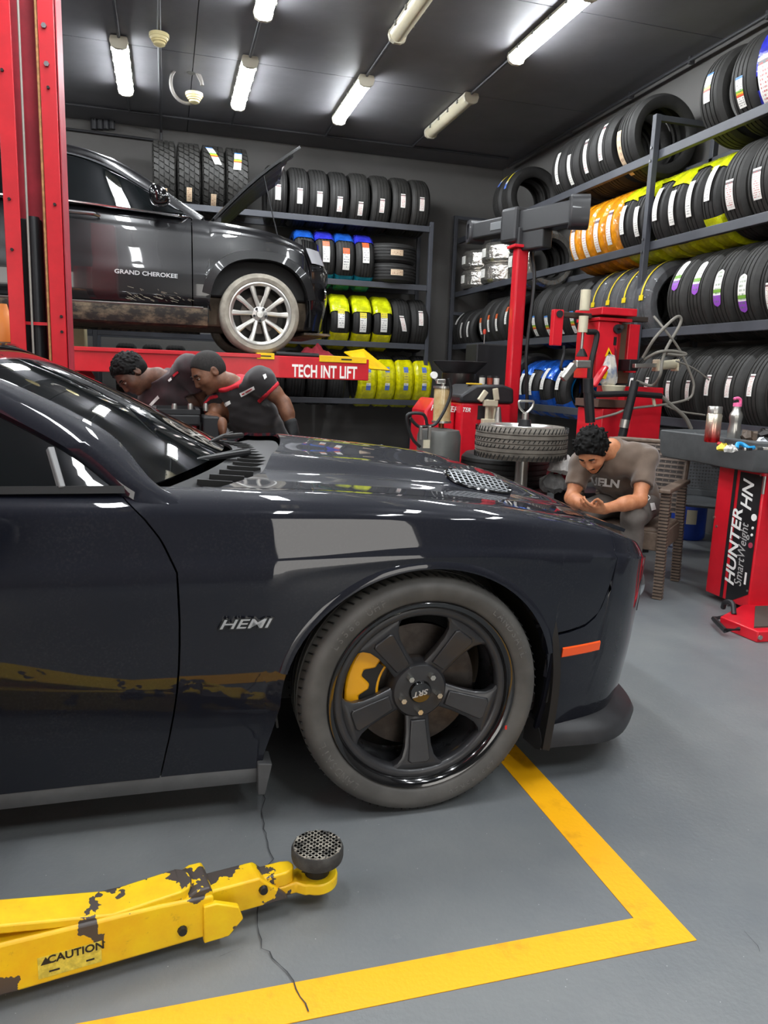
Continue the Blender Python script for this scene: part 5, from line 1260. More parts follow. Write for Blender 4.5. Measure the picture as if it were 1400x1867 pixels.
# wheels
M_RUBD = rubber('rubber_dusty', (148, 142, 130), 60, 30, .4, .85)
M_ALU = mat('alloy_silver', (206, 204, 198), .28, .75, var=.06)
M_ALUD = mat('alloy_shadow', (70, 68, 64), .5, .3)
def suv_wheel(loc, sd):
    t = bpy.data.objects.new('wheel', None); COL.objects.link(t); t.parent = suv; t.location = loc; t.rotation_euler = (0, 0, 0 if sd < 0 else pi)
    R, rr, h = .358, .275, .125
    pr = [(rr-.002, -h+.02), (rr+.01, -h+.002), (rr+.04, -h-.006), (R-.02, -h+.008), (R-.005, -h+.026)]
    for c in (-.05, 0, .05): pr += [(R, c-.007), (R-.009, c-.006), (R-.009, c+.006), (R, c+.007)]
    pr += [(r, -y) for r, y in reversed(pr[:5])]
    MB().lathe(pr, 64, 'Y').build('tyre', M_RUBD, t, 40)
    MB().lathe([(rr, -h+.02), (rr+.004, -h+.006), (rr-.008, -h+.004), (rr-.018, -h+.014), (rr-.03, -h+.02), (rr-.032, -h+.03)], 56, 'Y').build('rim_lip', M_ALU, t, 50)
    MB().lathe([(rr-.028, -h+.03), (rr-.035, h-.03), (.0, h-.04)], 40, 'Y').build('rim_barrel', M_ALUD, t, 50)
    yf = -h+.022
    for k in range(5):
        for sg in (-1, 1):
            a0 = 2*pi*(k+.25)/5; a = a0+sg*.13; b = a0+sg*.30
            p0 = Vector((cos(a)*.06, yf+.03, sin(a)*.06)); p1 = Vector((cos(b)*.17, yf+.01, sin(b)*.17)); p2 = Vector((cos(b)*.252, yf+.004, sin(b)*.252)); tg = Vector((-sin(b), 0, cos(b)))
            rg = [[p+tg*w+Vector((0, .0, 0)), p+tg*w*.5+Vector((0, -.01, 0)), p-tg*w*.5+Vector((0, -.01, 0)), p-tg*w, p+Vector((0, .03, 0))] for p, w in ((p0, .02), (p1, .019), (p2, .026))]
            MB().rings(rg).build('spoke', M_ALU, t, 30)
    MB().lathe([(0, yf), (.03, yf+.002), (.036, yf+.012), (.07, yf+.02), (.075, yf+.05), (0, yf+.05)], 28, 'Y').build('hub', M_ALU, t, 40)
    for k in range(5):
        a = 2*pi*(k+.75)/5; MB().cyl((cos(a)*.055, yf+.02, sin(a)*.055), (cos(a)*.055, yf-.002, sin(a)*.055), .012, n=6).build('lug_nut', M_DARKM, t)
    MB().lathe([(.08, .0), (.17, 0), (.17, -.02), (.08, -.02)], 32, 'Y').build('brake_disc', M_DISC, t, 30)
for x in (0, JR):
    for sd in (-1, 1): suv_wheel((x, sd*.80, .358), sd)
# ------------------------------------------------------------------ machines in the corner
M_MRED = mat('machine_red', (204, 24, 40), .35, var=.06, coat=.25)
M_MBLK = mat('machine_black', (36, 36, 38), .45, var=.1)
M_MGRY = mat('tray_grey', (74, 76, 77), .55, var=.12, vscale=8)
M_STEEL = mat('steel', (186, 184, 178), .28, .9, var=.06)
M_CREAMM = mat('cream_metal', (206, 198, 172), .45, .2, var=.08)
M_HOSE = mat('hose_grey', (120, 116, 108), .6)
M_HOSEB = mat('hose_black', (26, 26, 27), .45)
M_WHITE = MATS['white_paint']
# alignment camera mast
MY = 6.35; mt = at(943, 560, Y=MY)
ms = thing('alignment_mast', 'bright red mast carrying a black wheel alignment camera beam', 'alignment machine', (mt.x, MY, 0)); OM = ms.location
ztop_ = at(943, 452, Y=MY).z
MB(OM).span((mt.x-.058, MY-.05, .05), (mt.x+.058, MY+.05, ztop_)).build('mast', M_MRED, ms, 0, .02, seg=3)
MB(OM).span((mt.x-.1, MY-.08, ztop_-.005), (mt.x+.12, MY+.08, ztop_+.02)).build('mast_cap', M_MRED, ms, 0, .004)
MB(OM).span((mt.x-.09, MY+.0, 0), (mt.x+.35, MY+.45, .06)).build('base', M_MBLK, ms, 0, .01)
e0 = at(868, 432, Y=6.95); e1 = at(1062, 376, Y=5.75); zb = (e0.z+e1.z)/2; e0.z = e1.z = zb; dr_ = (e1-e0).normalized(); sdv = Vector((dr_.y, -dr_.x, 0))
ctr = (e0+e1)/2; up = Vector((0, 0, 1)); pc = Vector((mt.x, MY, zb))
def bx_beam(t0, t1, w, h, z=0, name='beam', m=M_MBLK, bev=.015, lat=0): return MB(OM).bar(e0.lerp(e1, t0)+up*z+sdv*lat, e0.lerp(e1, t1)+up*z+sdv*lat, w, h).build(name, m, ms, 0, bev)
M_MB2 = mat('pod_black', (40, 40, 42), .4, coat=.15)
bx_beam(.02, .40, .16, .15, -.0); bx_beam(.34, .50, .22, .30, -.02, 'centre_housing', M_MB2, .03); bx_beam(.46, .95, .14, .19, .0, 'beam', M_MB2)
bx_beam(.40, .72, .12, .17, -.16, 'support_bracket', M_MBLK)
MB(OM).span((mt.x-.06, MY-.06, ztop_), (mt.x+.06, MY+.06, zb-.05)).build('neck', M_MBLK, ms, 0, .01)
# end pods: open oval frames
for tt, sc in ((.98, 1.0), (.0, .8)):
    c = e0.lerp(e1, tt); pod = MB(OM); rg = []
    f2 = (sdv*.75-dr_*.65).normalized() if tt > .5 else (sdv*.9-dr_*.43).normalized(); s2 = Vector((-f2.y, f2.x, 0))
    N_ = 28; out_, inn_ = [], []
    for k in range(N_):
        a = 2*pi*k/N_; ca_, sa_ = cos(a), sin(a); q = lambda v: math.copysign(abs(v)**.6, v)
        out_.append((q(ca_)*.085*sc, q(sa_)*.135*sc)); inn_.append((q(ca_)*.042*sc, q(sa_)*.088*sc))
    for off in (-.07, .07):
        pass
    R4 = [[c+s2*x+up*z+f2*.07 for x, z in out_], [c+s2*x*.9+up*z*.93+f2*.085 for x, z in out_], [c+s2*x+up*z+f2*.085 for x, z in inn_], [c+s2*x*.95+up*z*.95+f2*.03 for x, z in inn_]]
    pod.rings(R4, cap=False); pod.rings([[c+s2*x+up*z-f2*.07 for x, z in out_], [c+s2*x+up*z+f2*.07 for x, z in out_]], cap=True)
    po = pod.build('camera_pod', M_MB2, ms, 40)
    MB(OM).rings([[c+s2*x*.9+up*z*.9+f2*.072 for x, z in inn_], [c+s2*x*.9+up*z*.9+f2*.076 for x, z in inn_]]).build('camera_window', M_GLASS, po, 40)
lc = at(893, 418, Y=6.85); MB(OM).bar(e0.lerp(e1, .22)+sdv*.082+up*0, e0.lerp(e1, .33)+sdv*.082, .008, .07).build('badge_plate', mat('badge_grey', (110, 112, 114), .4, .4), ms, 0, .01)
MB(OM).tube(spline([(mt.x+.1, MY, ztop_-.02), (mt.x+.11, MY-.08, ztop_-.3), (mt.x+.07, MY-.1, ztop_-.9), (mt.x+.1, MY-.1, 1.2), (mt.x+.16, MY-.06, .5)], 6), .016, 8).build('cable', M_HOSEB, ms)
# red balancer with black hood (rear)
HY = 6.0; h0 = at(772, 760, Y=HY+.1); h1 = at(838, 800, Y=HY); h2 = at(932, 760, Y=HY)
hm = thing('wheel_balancer', 'red wheel balancer with a black top standing behind the flat-lying tyre', 'wheel balancer', ((h0.x+h2.x)/2, HY+.3, 0)); OH = hm.location
zt_ = at(880, 735, Y=HY).z
MB(OH).span((h1.x, HY, .05), (h2.x, HY+.5, zt_)).build('body', M_MRED, hm, 0, .02)
MB(OH).prism([(h0.x, .1), (h1.x-.005, .1), (h1.x-.005, zt_-.02), (h0.x+.1, zt_+.03), (h0.x+.02, zt_-.08)], HY+.12, HY+.5, 'XZ').build('side_wing', M_MRED, hm, 20, .02)
MB(OH).prism([(h1.x-.02, zt_), (h2.x+.01, zt_), (h2.x+.0, zt_+.13), (h2.x-.1, zt_+.16), (h1.x+.12, zt_+.15), (h1.x-.02, zt_+.06)], HY-.02, HY+.52, 'XZ').build('hood_cover', M_MBLK, hm, 20, .02)
p = at(830, 747, Y=HY-.001); lettering('HUNTER', .07, hm, frame_m(Vector((h1.x-.11, HY+.117, p.z))-OH, (1, 0, -.05), (0, 0, 1)), M_WHITE, .001, .25, .001, .9)
lettering('TER', .05, hm, frame_m(Vector((h1.x+.045, HY-.003, p.z))-OH, (1, 0, -.05), (0, 0, 1)), M_WHITE, .001, .25, .001, .9)
MB(OH).span((h1.x+.15, HY-.004, zt_-.14), (h1.x+.23, HY, zt_-.02)).build('decal', M_MBLK, hm, 0)
MB(OH).span((h1.x+.23, HY-.004, zt_-.14), (h1.x+.30, HY, zt_-.02)).build('decal', M_CREAMM, hm, 0)
# wheel clamp hung on it
cl = thing('wheel_clamp', 'cream metal alignment wheel clamp in front of the red balancer', 'clamp', (at(893, 742, Y=5.93).x, 5.93, zt_-.2)); OC = cl.location
for px0, px1 in ((886, 892), (901, 905)):
    a = at(px0, 770, Y=5.93); b = at(px0, 728, Y=5.93); MB(OC).bar((a.x, 5.93, a.z), (a.x, 5.93, b.z), .022, .02, (0, 1, 0)).build('guide_bar', M_CREAMM, cl, 0, .003)
a = at(894, 735, Y=5.92); MB(OC).box((a.x, 5.92, a.z), (.13, .04, .055)).build('slide_block', M_CREAMM, cl, 0, .008)
for px, py, ang in ((880, 722, .6), (904, 719, -.2)):
    q = at(px, py, Y=5.91); MB(OC).box((q.x, 5.91, q.z), (.045, .03, .1), Matrix.Rotation(ang, 3, 'Y')).build('jaw', M_CREAMM, cl, 0, .006)
a = at(894, 768, Y=5.92); MB(OC).box((a.x, 5.92, a.z), (.16, .05, .04)).build('foot_block', M_CREAMM, cl, 0, .006)
a = at(908, 755, Y=5.9); MB(OC).cyl((a.x, 5.9, a.z-.07), (a.x, 5.9, a.z+.06), .036, .018, 14).build('cone', M_STEEL, cl)
# little things on the balancer top
for k, (px, c_, lb) in enumerate(((879, (200, 198, 190), 'small white cup with dark lid on the black balancer top'), (893, (150, 60, 40), 'small dark red tin on the black balancer top'), (905, (210, 206, 198), 'small white tin beside the red mast on the balancer top'))):
    q = at(px, 694, Y=HY+.2); t = thing('tin', lb, 'tin', (q.x, HY+.2, zt_+.155))
    MB().lathe([(0, 0), (.024, 0), (.026, .06), (0, .06)], 14).build('can', mat('tin%d' % k, c_, .5), t); MB().lathe([(.0, .06), (.027, .06), (.027, .075), (0, .078)], 14).build('lid', M_MBLK, t)
q = at(868, 697, Y=HY+.1); tag(MB((q.x, HY+.12, zt_+.15)).span((q.x-.07, HY+.08, zt_+.152), (q.x+.05, HY+.16, zt_+.165)).build('work_glove', mat('glove_yellow', (210, 170, 40), .8), None, 0, .004), 'flat yellow glove lying on the black balancer top', 'glove')
# oil drainer with clear cylinder
DY = 5.35; dc = at(800, 800, Y=DY)
od = thing('oil_drainer', 'grey waste oil tank with clear amber cylinder and black hoses', 'oil drainer', (dc.x, DY, 0)); OD = od.location
zt2 = at(800, 780, Y=DY).z; MB(OD).lathe([(0, .12), (.15, .12), (.165, .16), (.165, zt2-.06), (.15, zt2-.015), (.05, zt2), (0, zt2)], 32, 'Z', (dc.x, DY, 0)).build('tank', mat('tank_grey', (96, 97, 94), .4, .3, var=.1), od, 40)
for k in range(3):
    a = 2*pi*k/3; MB(OD).cyl((dc.x+.13*cos(a), DY+.13*sin(a), 0), (dc.x+.13*cos(a), DY+.13*sin(a), .13), .03, n=12).build('caster', M_SEAL, od)
cx = at(806, 740, Y=DY).x; za, zb_ = at(806, 768, Y=DY).z, at(806, 708, Y=DY).z
MB(OD).lathe([(0, za), (.066, za), (.066, zb_), (0, zb_)], 28, 'Z', (cx, DY, 0)).build('sight_glass', mat('amber_cylinder', (176, 136, 84), .12, coat=.8, var_col=(206, 186, 140), vscale=5), od, 40)
for z in (za-.012, zb_): MB(OD).lathe([(0, z), (.074, z), (.074, z+.016), (0, z+.016)], 28, 'Z', (cx, DY, 0)).build('glass_collar', M_STEEL, od)
MB(OD).cyl((cx, DY, zb_+.01), (cx, DY, zb_+.07), .014, n=10).build('valve_stem', M_STEEL, od); MB(OD).box((cx-.02, DY, zb_+.05), (.07, .03, .035)).build('valve', M_STEEL, od, 0, .006)
g0 = at(791, 684, Y=DY); MB(OD).cyl((g0.x, DY-.012, g0.z), (g0.x, DY+.012, g0.z), .026, n=18).build('gauge', M_WHITE, od); MB(OD).cyl((g0.x, DY, g0.z-.02), (cx-.03, DY, zb_+.04), .007, n=8).build('gauge_pipe', M_STEEL, od)
MB(OD).cyl((cx, DY, zt2-.02), (cx, DY, za), .02, n=10).build('drain_neck', mat('copper', (150, 84, 50), .4, .6), od)
zz = lambda px, py: at(px, py, Y=DY-.1)
MB(OD).tube(spline([zz(818, 690), zz(822, 715), zz(812, 745), zz(795, 772), zz(780, 776), zz(776, 762), zz(768, 754), zz(745, 755), zz(742, 770), zz(752, 800), zz(766, 815)], 5), .012, 8).build('hose', M_HOSEB, od)
MB(OD).tube(spline([zz(748, 762), zz(756, 772), zz(765, 778), zz(780, 777)], 4), .012, 8).build('handle', M_HOSEB, od)
for px in (762, 778): q = zz(px, 788); MB(OD).span((q.x-.01, DY-.17, q.z-.05), (q.x+.01, DY-.14, q.z+.05)).build('latch', M_STEEL, od, 0, .003)
q = zz(772, 808); MB(OD).span((q.x-.025, DY-.172, q.z-.03), (q.x+.025, DY-.16, q.z+.03)).build('label', M_CREAMM, od, 0)
# drain bowl on its own stand
bx_ = at(845, 670, Y=6.75); db = thing('drain_bowl', 'wide black oil drain bowl on a stand behind the amber cylinder', 'drain bowl', (bx_.x, 6.85, 0)); OB = db.location
zr = at(845, 660, Y=6.85).z; MB(OB).lathe([(.06, zr-.16), (.14, zr-.12), (.245, zr-.02), (.262, zr), (.25, zr+.004), (.13, zr-.1), (0, zr-.13)], 40, 'Z', (bx_.x, 6.85, 0)).build('bowl', M_MB2, db, 40)
MB(OB).lathe([(0, zr-.24), (.155, zr-.24), (.165, zr-.22), (.165, zr-.11), (.15, zr-.10), (0, zr-.1)], 36, 'Z', (bx_.x, 6.85, 0)).build('collar', mat('dark_steel_pot', (70, 68, 66), .3, .8), db, 40)
MB(OB).cyl((bx_.x, 6.85, .1), (bx_.x, 6.85, zr-.2), .03).build('stand_pole', M_MBLK, db); MB(OB).lathe([(0, 0), (.26, 0), (.26, .08), (.22, .1), (0, .1)], 28, 'Z', (bx_.x, 6.85, 0)).build('stand_base', M_MBLK, db)
q = at(882, 632, Y=7.3); sd_ = thing('screwdriver', 'red-handled screwdriver standing upright behind the black drain bowl', 'screwdriver', (q.x, 7.3, 1.62)); MB().cyl((0, 0, 0), (0, 0, .1), .006).build('shaft', M_STEEL, sd_); MB().lathe([(0, .1), (.014, .1), (.017, .13), (.012, .15), (0, .15)], 12).build('grip', mat('grip_red', (190, 60, 40), .5), sd_)
MB((q.x, 7.3, 0)).span((q.x-.14, 7.15, .0), (q.x+.2, 7.45, 1.62)).build('tool_cabinet', M_MBLK, None, 0, .015)
tag(bpy.data.objects['tool_cabinet'], 'dark flat cabinet behind the drain bowl beside the red mast', 'cabinet')
# ------------------------------------------------------------------ tyre changer
TY_ = 4.95; tc_ = at(1122, 650, Y=TY_)
tch = thing('tyre_changer', 'red tyre changer tower with dark arms, white cylinders and looping hoses', 'tyre changer', (tc_.x, TY_+.2, 0)); OT = tch.location
def TP(px, py, Y=TY_): return at(px, py, Y=Y)
def tbox(p0, p1, Y0, Y1, name, m, bev=.006, parent=tch):
    a = TP(*p0); b = TP(*p1); return MB(OT).span((a.x, Y0, b.z), (b.x, Y1, a.z)).build(name, m, parent, 0, bev)
co_ = MB(OT); a = TP(1092, 586); b = TP(1132, 692); co_.prism([(a.x, TY_), (TP(1128, 600).x, TY_), (TP(1143, 600).x, TY_+.07), (TP(1143, 600).x, TY_+.3), (a.x, TY_+.3)], b.z, TP(1110, 586).z, 'XY'); co_.build('tower', M_MRED, tch, 20, .006)
tbox((1143, 588), (1157, 700), TY_+.09, TY_+.2, 'tower_rail', mat('rail_brown', (96, 76, 60), .5, .3), .004); tbox((1157, 590), (1168, 680), TY_+.06, TY_+.24, 'tower_side', M_MRED, .004)
tbox((1091, 560), (1154, 578), TY_-.05, TY_+.33, 'tower_cap', M_MRED, .006); tbox((1090, 578), (1150, 588), TY_-.02, TY_+.3, 'tower_lip', M_MRED, .004)
a, b = TP(1030, 571), TP(1196, 570); MB(OT).bar((a.x, TY_+.12, a.z), (b.x, TY_+.12, a.z), .07, .038).build('swing_bar', mat('bar_brown', (62, 54, 48), .5, .3), tch, 0, .006)
MB(OT).cyl((a.x, TY_+.07, a.z), (a.x, TY_+.17, a.z), .026).build('bar_joint', M_MBLK, tch)
h_ = tbox((1021, 562), (1034, 630), TY_+.08, TY_+.13, 'hand_lever', M_MRED, .006)
MB(OT).tube(spline([TP(1028, 630), TP(1028, 645), TP(1024, 660), TP(1022, 672), TP(1026, 674)], 4), .010, 8).build('lever_hook', M_DARKM, tch)
# press cylinder
for p0, p1, w, nm in (((1071, 528), (1071, 566), .036, 'press_cylinder'), ((1067, 576), (1067, 606), .034, 'press_cylinder')):
    a, b = TP(*p0), TP(*p1); MB(OT).cyl((a.x, TY_+.02, b.z), (a.x, TY_+.02, a.z), w, n=20).build(nm, M_CREAMM, tch)
a, b = TP(1065, 606), TP(1064, 636); MB(OT).cyl((a.x, TY_+.02, b.z), (a.x, TY_+.02, a.z), .011).build('press_rod', M_STEEL, tch)
c = TP(1063, 650); MB(OT).lathe([(0, c.z), (.042, c.z), (.034, c.z+.02), (.014, c.z+.055), (0, c.z+.055)], 20, 'Z', (c.x, TY_+.02, 0)).build('press_cone', M_SEAL, tch)
MB(OT).tube(spline([TP(1071, 605), TP(1087, 607), TP(1086, 625), TP(1077, 665), TP(1074, 705)], 5), .021, 10).build('bent_arm', M_HOSEB, tch)
k_ = TP(1125, 600); MB(OT).cyl((k_.x, TY_, k_.z), (k_.x, TY_-.02, k_.z), .034, n=20).build('knob_plate', M_MBLK, tch); MB(OT).cyl((k_.x, TY_-.02, k_.z+.006), (k_.x, TY_-.06, k_.z+.012), .013, .016).build('knob', M_MBLK, tch)
tri = [TP(1109, 633), TP(1117, 650), TP(1102, 650)]; MB(OT).add([(p.x, TY_-.004, p.z) for p in tri], [(0, 1, 2)]).build('warning_triangle', M_YP, tch, 0)
MB(OT).add([(TP(1110+dx, 644+dy).x, TY_-.006, TP(1110+dx, 644+dy).z) for dx, dy in ((-3, 2), (0, -5), (3, 2))], [(0, 1, 2)]).build('triangle_mark', M_SEAL, tch, 0)
sl_ = MB(OT)
for px, py, w, h in ((1121, 622, .012, .03),): q = TP(px, py); sl_.span((q.x-w, TY_-.003, q.z-h), (q.x+w, TY_-.001, q.z+h))
sl_.build('slot', M_SEAL, tch, 0)
MB(OT).add([(TP(x, y).x, TY_-.003, TP(x, y).z) for x, y in ((1120, 632), (1124, 640), (1124, 682), (1119, 672))], [(0, 1, 2, 3)]).build('slot', mat('slot_red', (110, 14, 26), .6), tch, 0)
# crossed lever in front, red
MB(OT).bar(TP(1080, 705, TY_-.12), TP(1104, 668, TY_-.12), .03, .07, (0, 1, 0)).build('bead_lever', M_MRED, tch, 0, .01)
MB(OT).bar(TP(1098, 690, TY_-.12), TP(1102, 676, TY_-.12), .034, .04, (0, 1, 0)).build('lever_label', M_YP, tch, 0)
# bag of rags hung on the tower
bg = thing('plastic_bag', 'pale crumpled plastic bag hung on the tyre changer tower', 'bag', TP(1110, 680, TY_-.06)); rnd = random.Random(5)
bgm = MB(bg.location); prof_ = [(0, .13), (.03, .12), (.055, .05), (.07, -.02), (.065, -.07), (.03, -.1), (0, -.1)]
bgm.lathe([(r, z+bg.location.z) for r, z in prof_], 18, 'Z', (bg.location.x, bg.location.y, 0)); bgm.v = [(x+rnd.uniform(-1, 1)*.009, (y-bg.location.y)*.55+bg.location.y+rnd.uniform(-1, 1)*.009, z+rnd.uniform(-1, 1)*.008) for x, y, z in bgm.v]
bgm.build('bag_skin', mat('bag_pale', (196, 190, 178), .3, coat=.3, var_col=(120, 130, 150), vscale=14), bg, 25)
# tray, frame pipes and base cabinets
t0, t1 = TP(1096, 708, TY_-.12), TP(1142, 692, TY_-.12); MB(OT).lathe([(0, t0.z-.03), (.07, t0.z-.03), (.085, t0.z+.02), (.08, t0.z+.025), (.06, t0.z-.015), (0, t0.z-.015)], 24, 'Z', ((t0.x+t1.x)/2, TY_-.12, 0)).build('paste_tray', M_CREAMM, tch, 40)
tbox((1092, 745), (1127, 860), TY_-.05, TY_+.3, 'cabinet', M_MRED, .006); MB(OT).span((TP(1090, 700).x, TY_-.03, TP(1090, 742).z), (TP(1150, 700).x, TY_+.3, TP(1090, 728).z)).build('cabinet_top', mat('brown_plate', (92, 70, 60), .6), tch, 0)
tbox((1128, 704), (1155, 860), TY_+.0, TY_+.3, 'column_base', M_MRED, .006)
a = TP(1155, 705, 4.85); b = TP(1203, 800, 4.85); MB(OT).span((a.x, 4.86, .05), (b.x, 5.2, a.z)).build('side_cabinet', M_MRED, tch, 0, .008)
MB(OT).span((TP(1085, 900).x, TY_-.1, 0), (b.x, TY_+.35, .06)).build('base', M_MBLK, tch, 0)
MB(OT).tube(spline([TP(1074, 708, 4.7), TP(1082, 718, 4.7), TP(1100, 719, 4.7), TP(1150, 718, 4.7), TP(1205, 722, 4.7)], 4), .022, 10).build('frame_pipe', M_HOSEB, tch)
MB(OT).cyl(TP(1158, 695, 4.68), TP(1133, 800, 4.68), .03, .03, 14).build('diagonal_pole', M_DARKM, tch)
MB(OT).cyl(TP(1140, 765, 4.675), TP(1137, 780, 4.675), .033, .033, 14).build('pole_band', M_STEEL, tch)
MB(OT).tube([TP(1072, 705, 4.7), TP(1074, 740, 4.7), TP(1076, 770, 4.7)], .035, 10).build('pivot_post', M_DARKM, tch)
MB(OT).cyl(TP(1072, 690, 4.7), TP(1072, 716, 4.7), .036, n=16).build('pivot_head', M_DARKM, tch)
# bead arm on the left over the blue foil tyres
MB(OT).bar(TP(1026, 692, 4.8), TP(1047, 664, 4.8), .05, .05).build('bead_arm', M_STEEL, tch, 0, .008); MB(OT).bar(TP(1047, 664, 4.8), TP(1074, 664, 4.8), .06, .055).build('bead_arm', M_STEEL, tch, 0, .008)
# assist cylinder at right
a, b = TP(1155, 667, 4.85), TP(1196, 666, 4.85); MB(OT).bar(a, b, .04, .03).build('assist_rail', M_STEEL, tch, 0, .004)
a, b = TP(1198, 667, 4.85), TP(1231, 664, 4.85); MB(OT).cyl(a, b, .034, n=20).build('assist_cylinder', M_CREAMM, tch)
for px in (1196, 1231): q = TP(px, 666, 4.85); MB(OT).box(q, (.012, .085, .085)).build('cylinder_plate', M_CREAMM, tch, 0, .006)
q = TP(1236, 666, 4.85); MB(OT).lathe([(.008, -.01), (.022, -.01), (.022, .01), (.008, .01)], 16, 'Y', q, close_prof=True).build('cylinder_eye', M_STEEL, tch)
MB(OT).span((TP(1140, 655).x, TY_-.06, TP(1140, 676).z), (TP(1156, 655).x, TY_+.1, TP(1140, 655).z)).build('carriage_block', M_DARKM, tch, 0, .006)
def hose(pts, r, m=M_HOSE, Y=4.72, n=5, name='hose'): MB(OT).tube(spline([TP(px, py, Y+dy) for px, py, dy in pts], n), r, 8).build(name, m, tch)
hose([(1172, 652, .1), (1195, 615, 0), (1230, 580, 0), (1241, 580, 0), (1238, 595, 0), (1215, 635, 0), (1207, 660, 0), (1203, 685, 0), (1188, 703, .1), (1160, 695, .12)], .011)
hose([(1192, 577, .1), (1215, 605, 0), (1240, 640, 0), (1262, 690, 0), (1264, 710, 0), (1255, 727, 0), (1215, 737, 0), (1150, 745, 0), (1120, 755, 0), (1086, 764, .1)], .009)
hose([(1175, 655, .1), (1200, 642, 0), (1225, 640, 0), (1250, 645, 0), (1242, 648, 0), (1215, 645, 0)], .011)
hose([(1205, 722, 0), (1225, 740, 0), (1248, 760, 0), (1260, 782, 0)], .015)
hose([(1232, 658, 0), (1265, 672, 0), (1300, 700, 0), (1325, 735, 0), (1322, 750, 0), (1310, 757, 0)], .006)
hose([(1210, 738, 0), (1240, 750, 0), (1285, 757, 0)], .007)
hose([(1190, 722, 0), (1192, 732, 0), (1193, 740, 0)], .012, M_CREAMM)
# wheel lying flat on the turntable, with centre clamp
wc = at(952, 804, Y=4.7); WZ = .75
zl, zh = at(952, 838, Y=4.7-.1).z, at(952, 775, Y=4.7).z
fw_ = thing('wheel', 'dusty worn wheel lying flat on the turntable beside the seated man', 'wheel', (wc.x, 4.72, (zl+zh)/2+.0))
RW = .315
ow_ = MB().lathe([(p[0], p[1]) for p in tyre_profile(RW, .225, .21, 5, .007, .009)], 60, 'X', close_prof=True); 
ot = ow_.build('tyre', M_RUBOLD, fw_, 30); ot.rotation_euler = (0, -pi/2, 0)
sip = MB()
for i in range(60):
    a = 2*pi*i/60
    for z0, z1 in ((-.105, -.072), (.072, .105), (-.03, -.008), (.01, .03)): sip.bar((cos(a)*RW*.997, sin(a)*RW*.997, z0), (cos(a+.05)*RW*.997, sin(a+.05)*RW*.997, z1), .006, .004, (cos(a), sin(a), 0))
sip.build('tread_sipe', M_SEAL, ot, 0)['kind'] = 'stuff'; bpy.data.objects['tread_sipe'].rotation_euler = (0, pi/2, 0)
MB().lathe([(.212, .105), (.2, .112), (.19, .1), (.185, .05), (.06, .06), (.05, .075), (0, .075)], 40).build('rim', M_ALU, fw_, 40)
tt = thing('wheel_turntable', 'grey turntable post with a steel centre clamp through the flat wheel', 'turntable', (wc.x+.02, 4.72, 0)); OTT = tt.location
zb3 = fw_.location.z
MB().cyl((0, 0, .08), (0, 0, zb3-.02), .045, n=20).build('post', M_STEEL, tt); MB().lathe([(0, 0), (.22, 0), (.22, .06), (.06, .09), (0, .09)], 28).build('foot', M_MBLK, tt)
MB().lathe([(0, zb3-.02), (.1, zb3-.02), (.1, zb3), (0, zb3)], 28).build('plate', M_DARKM, tt)
MB().lathe([(0, zb3+.076), (.022, zb3+.076), (.022, zb3+.19), (.012, zb3+.2), (0, zb3+.2)], 16).build('clamp_shaft', M_STEEL, tt)
MB().lathe([(0.021, zb3+.08), (.05, zb3+.08), (.04, zb3+.15), (.0221, zb3+.15)], 20).build('clamp_nut', M_DARKM, tt)
MB().tube(spline([(0, 0, zb3+.19), (-.045, 0, zb3+.23), (-.055, 0, zb3+.27), (-.03, 0, zb3+.275), (.03, 0, zb3+.275), (.055, 0, zb3+.27), (.045, 0, zb3+.23), (0, 0, zb3+.19)], 4), .008, 8).build('clamp_handle', M_STEEL, tt)
sc_ = at(930, 850, Y=5.2)
for k in range(3): 
    tyre('road', (sc_.x, 5.3, .122+k*.238), 0, ['bottom tyre of the stack behind the turntable post', 'middle tyre of the stack behind the turntable post', 'top tyre of the low stack under the flat wheel'][k], 'stacked tyres behind the turntable', lie=True)
# rags between the turntable and the man
for k, (px, py, c_, lb) in enumerate(((1012, 862, (150, 24, 40), 'dark red crumpled cloth on the crate behind the seated man'), (1003, 880, (120, 118, 116), 'grey crumpled jacket on the crate behind the seated man'), (1020, 848, (206, 200, 196), 'white and red crumpled bag on the crate behind the seated man'))):
    q = at(px+6, py, Y=4.8-.05*k); m_ = MB(q); rnd = random.Random(20+k)
    m_.lathe([(0, q.z+.07), (.04, q.z+.065), (.09, q.z+.02), (.1, q.z-.03), (.07, q.z-.06), (0, q.z-.06)], 16, 'Z', (q.x, q.y, 0)); m_.v = [(x+rnd.uniform(-1, 1)*.016, y+rnd.uniform(-1, 1)*.016, z+rnd.uniform(-1, 1)*.014) for x, y, z in m_.v]
    tag(m_.build('cloth', mat('cloth%d' % k, c_, .9, var=.2, vscale=20), None, 30), lb, 'cloth')
q = at(1010, 905, Y=4.95); crz = q.z+.07
cb_ = thing('crate', 'dark crate holding cloths behind the seated man', 'crate', (q.x+.16, 4.82, 0))
MB().span((-.16, -.14, 0), (.16, .14, crz-.02)).build('crate_body', M_MBLK, cb_, 0, .01); MB().span((-.17, -.15, crz-.04), (.17, .15, crz)).build('crate_rim', M_DARKM, cb_, 0, .006)

# ------------------------------------------------------------------ front wheel balancer at the right edge
bl_ = thing('wheel_balancer', 'red wheel balancer with grey tool tray at the right edge of the photo', 'wheel balancer', (3.3, 3.45, 0)); OL = bl_.location
P0 = at(1284, 1088, Z=0.0); P1 = at(1362, 1122, Z=.0)
BXa, BXb = P1.x-.0, P0.x
zt3 = .83
bp = MB(OL); bp.prism([(P1.x, P1.y), (3.82, P1.y-.06), (3.82, P0.y), (P0.x, P0.y)], .035, zt3, 'XY'); bp.build('body', M_MRED, bl_, 20, .008)
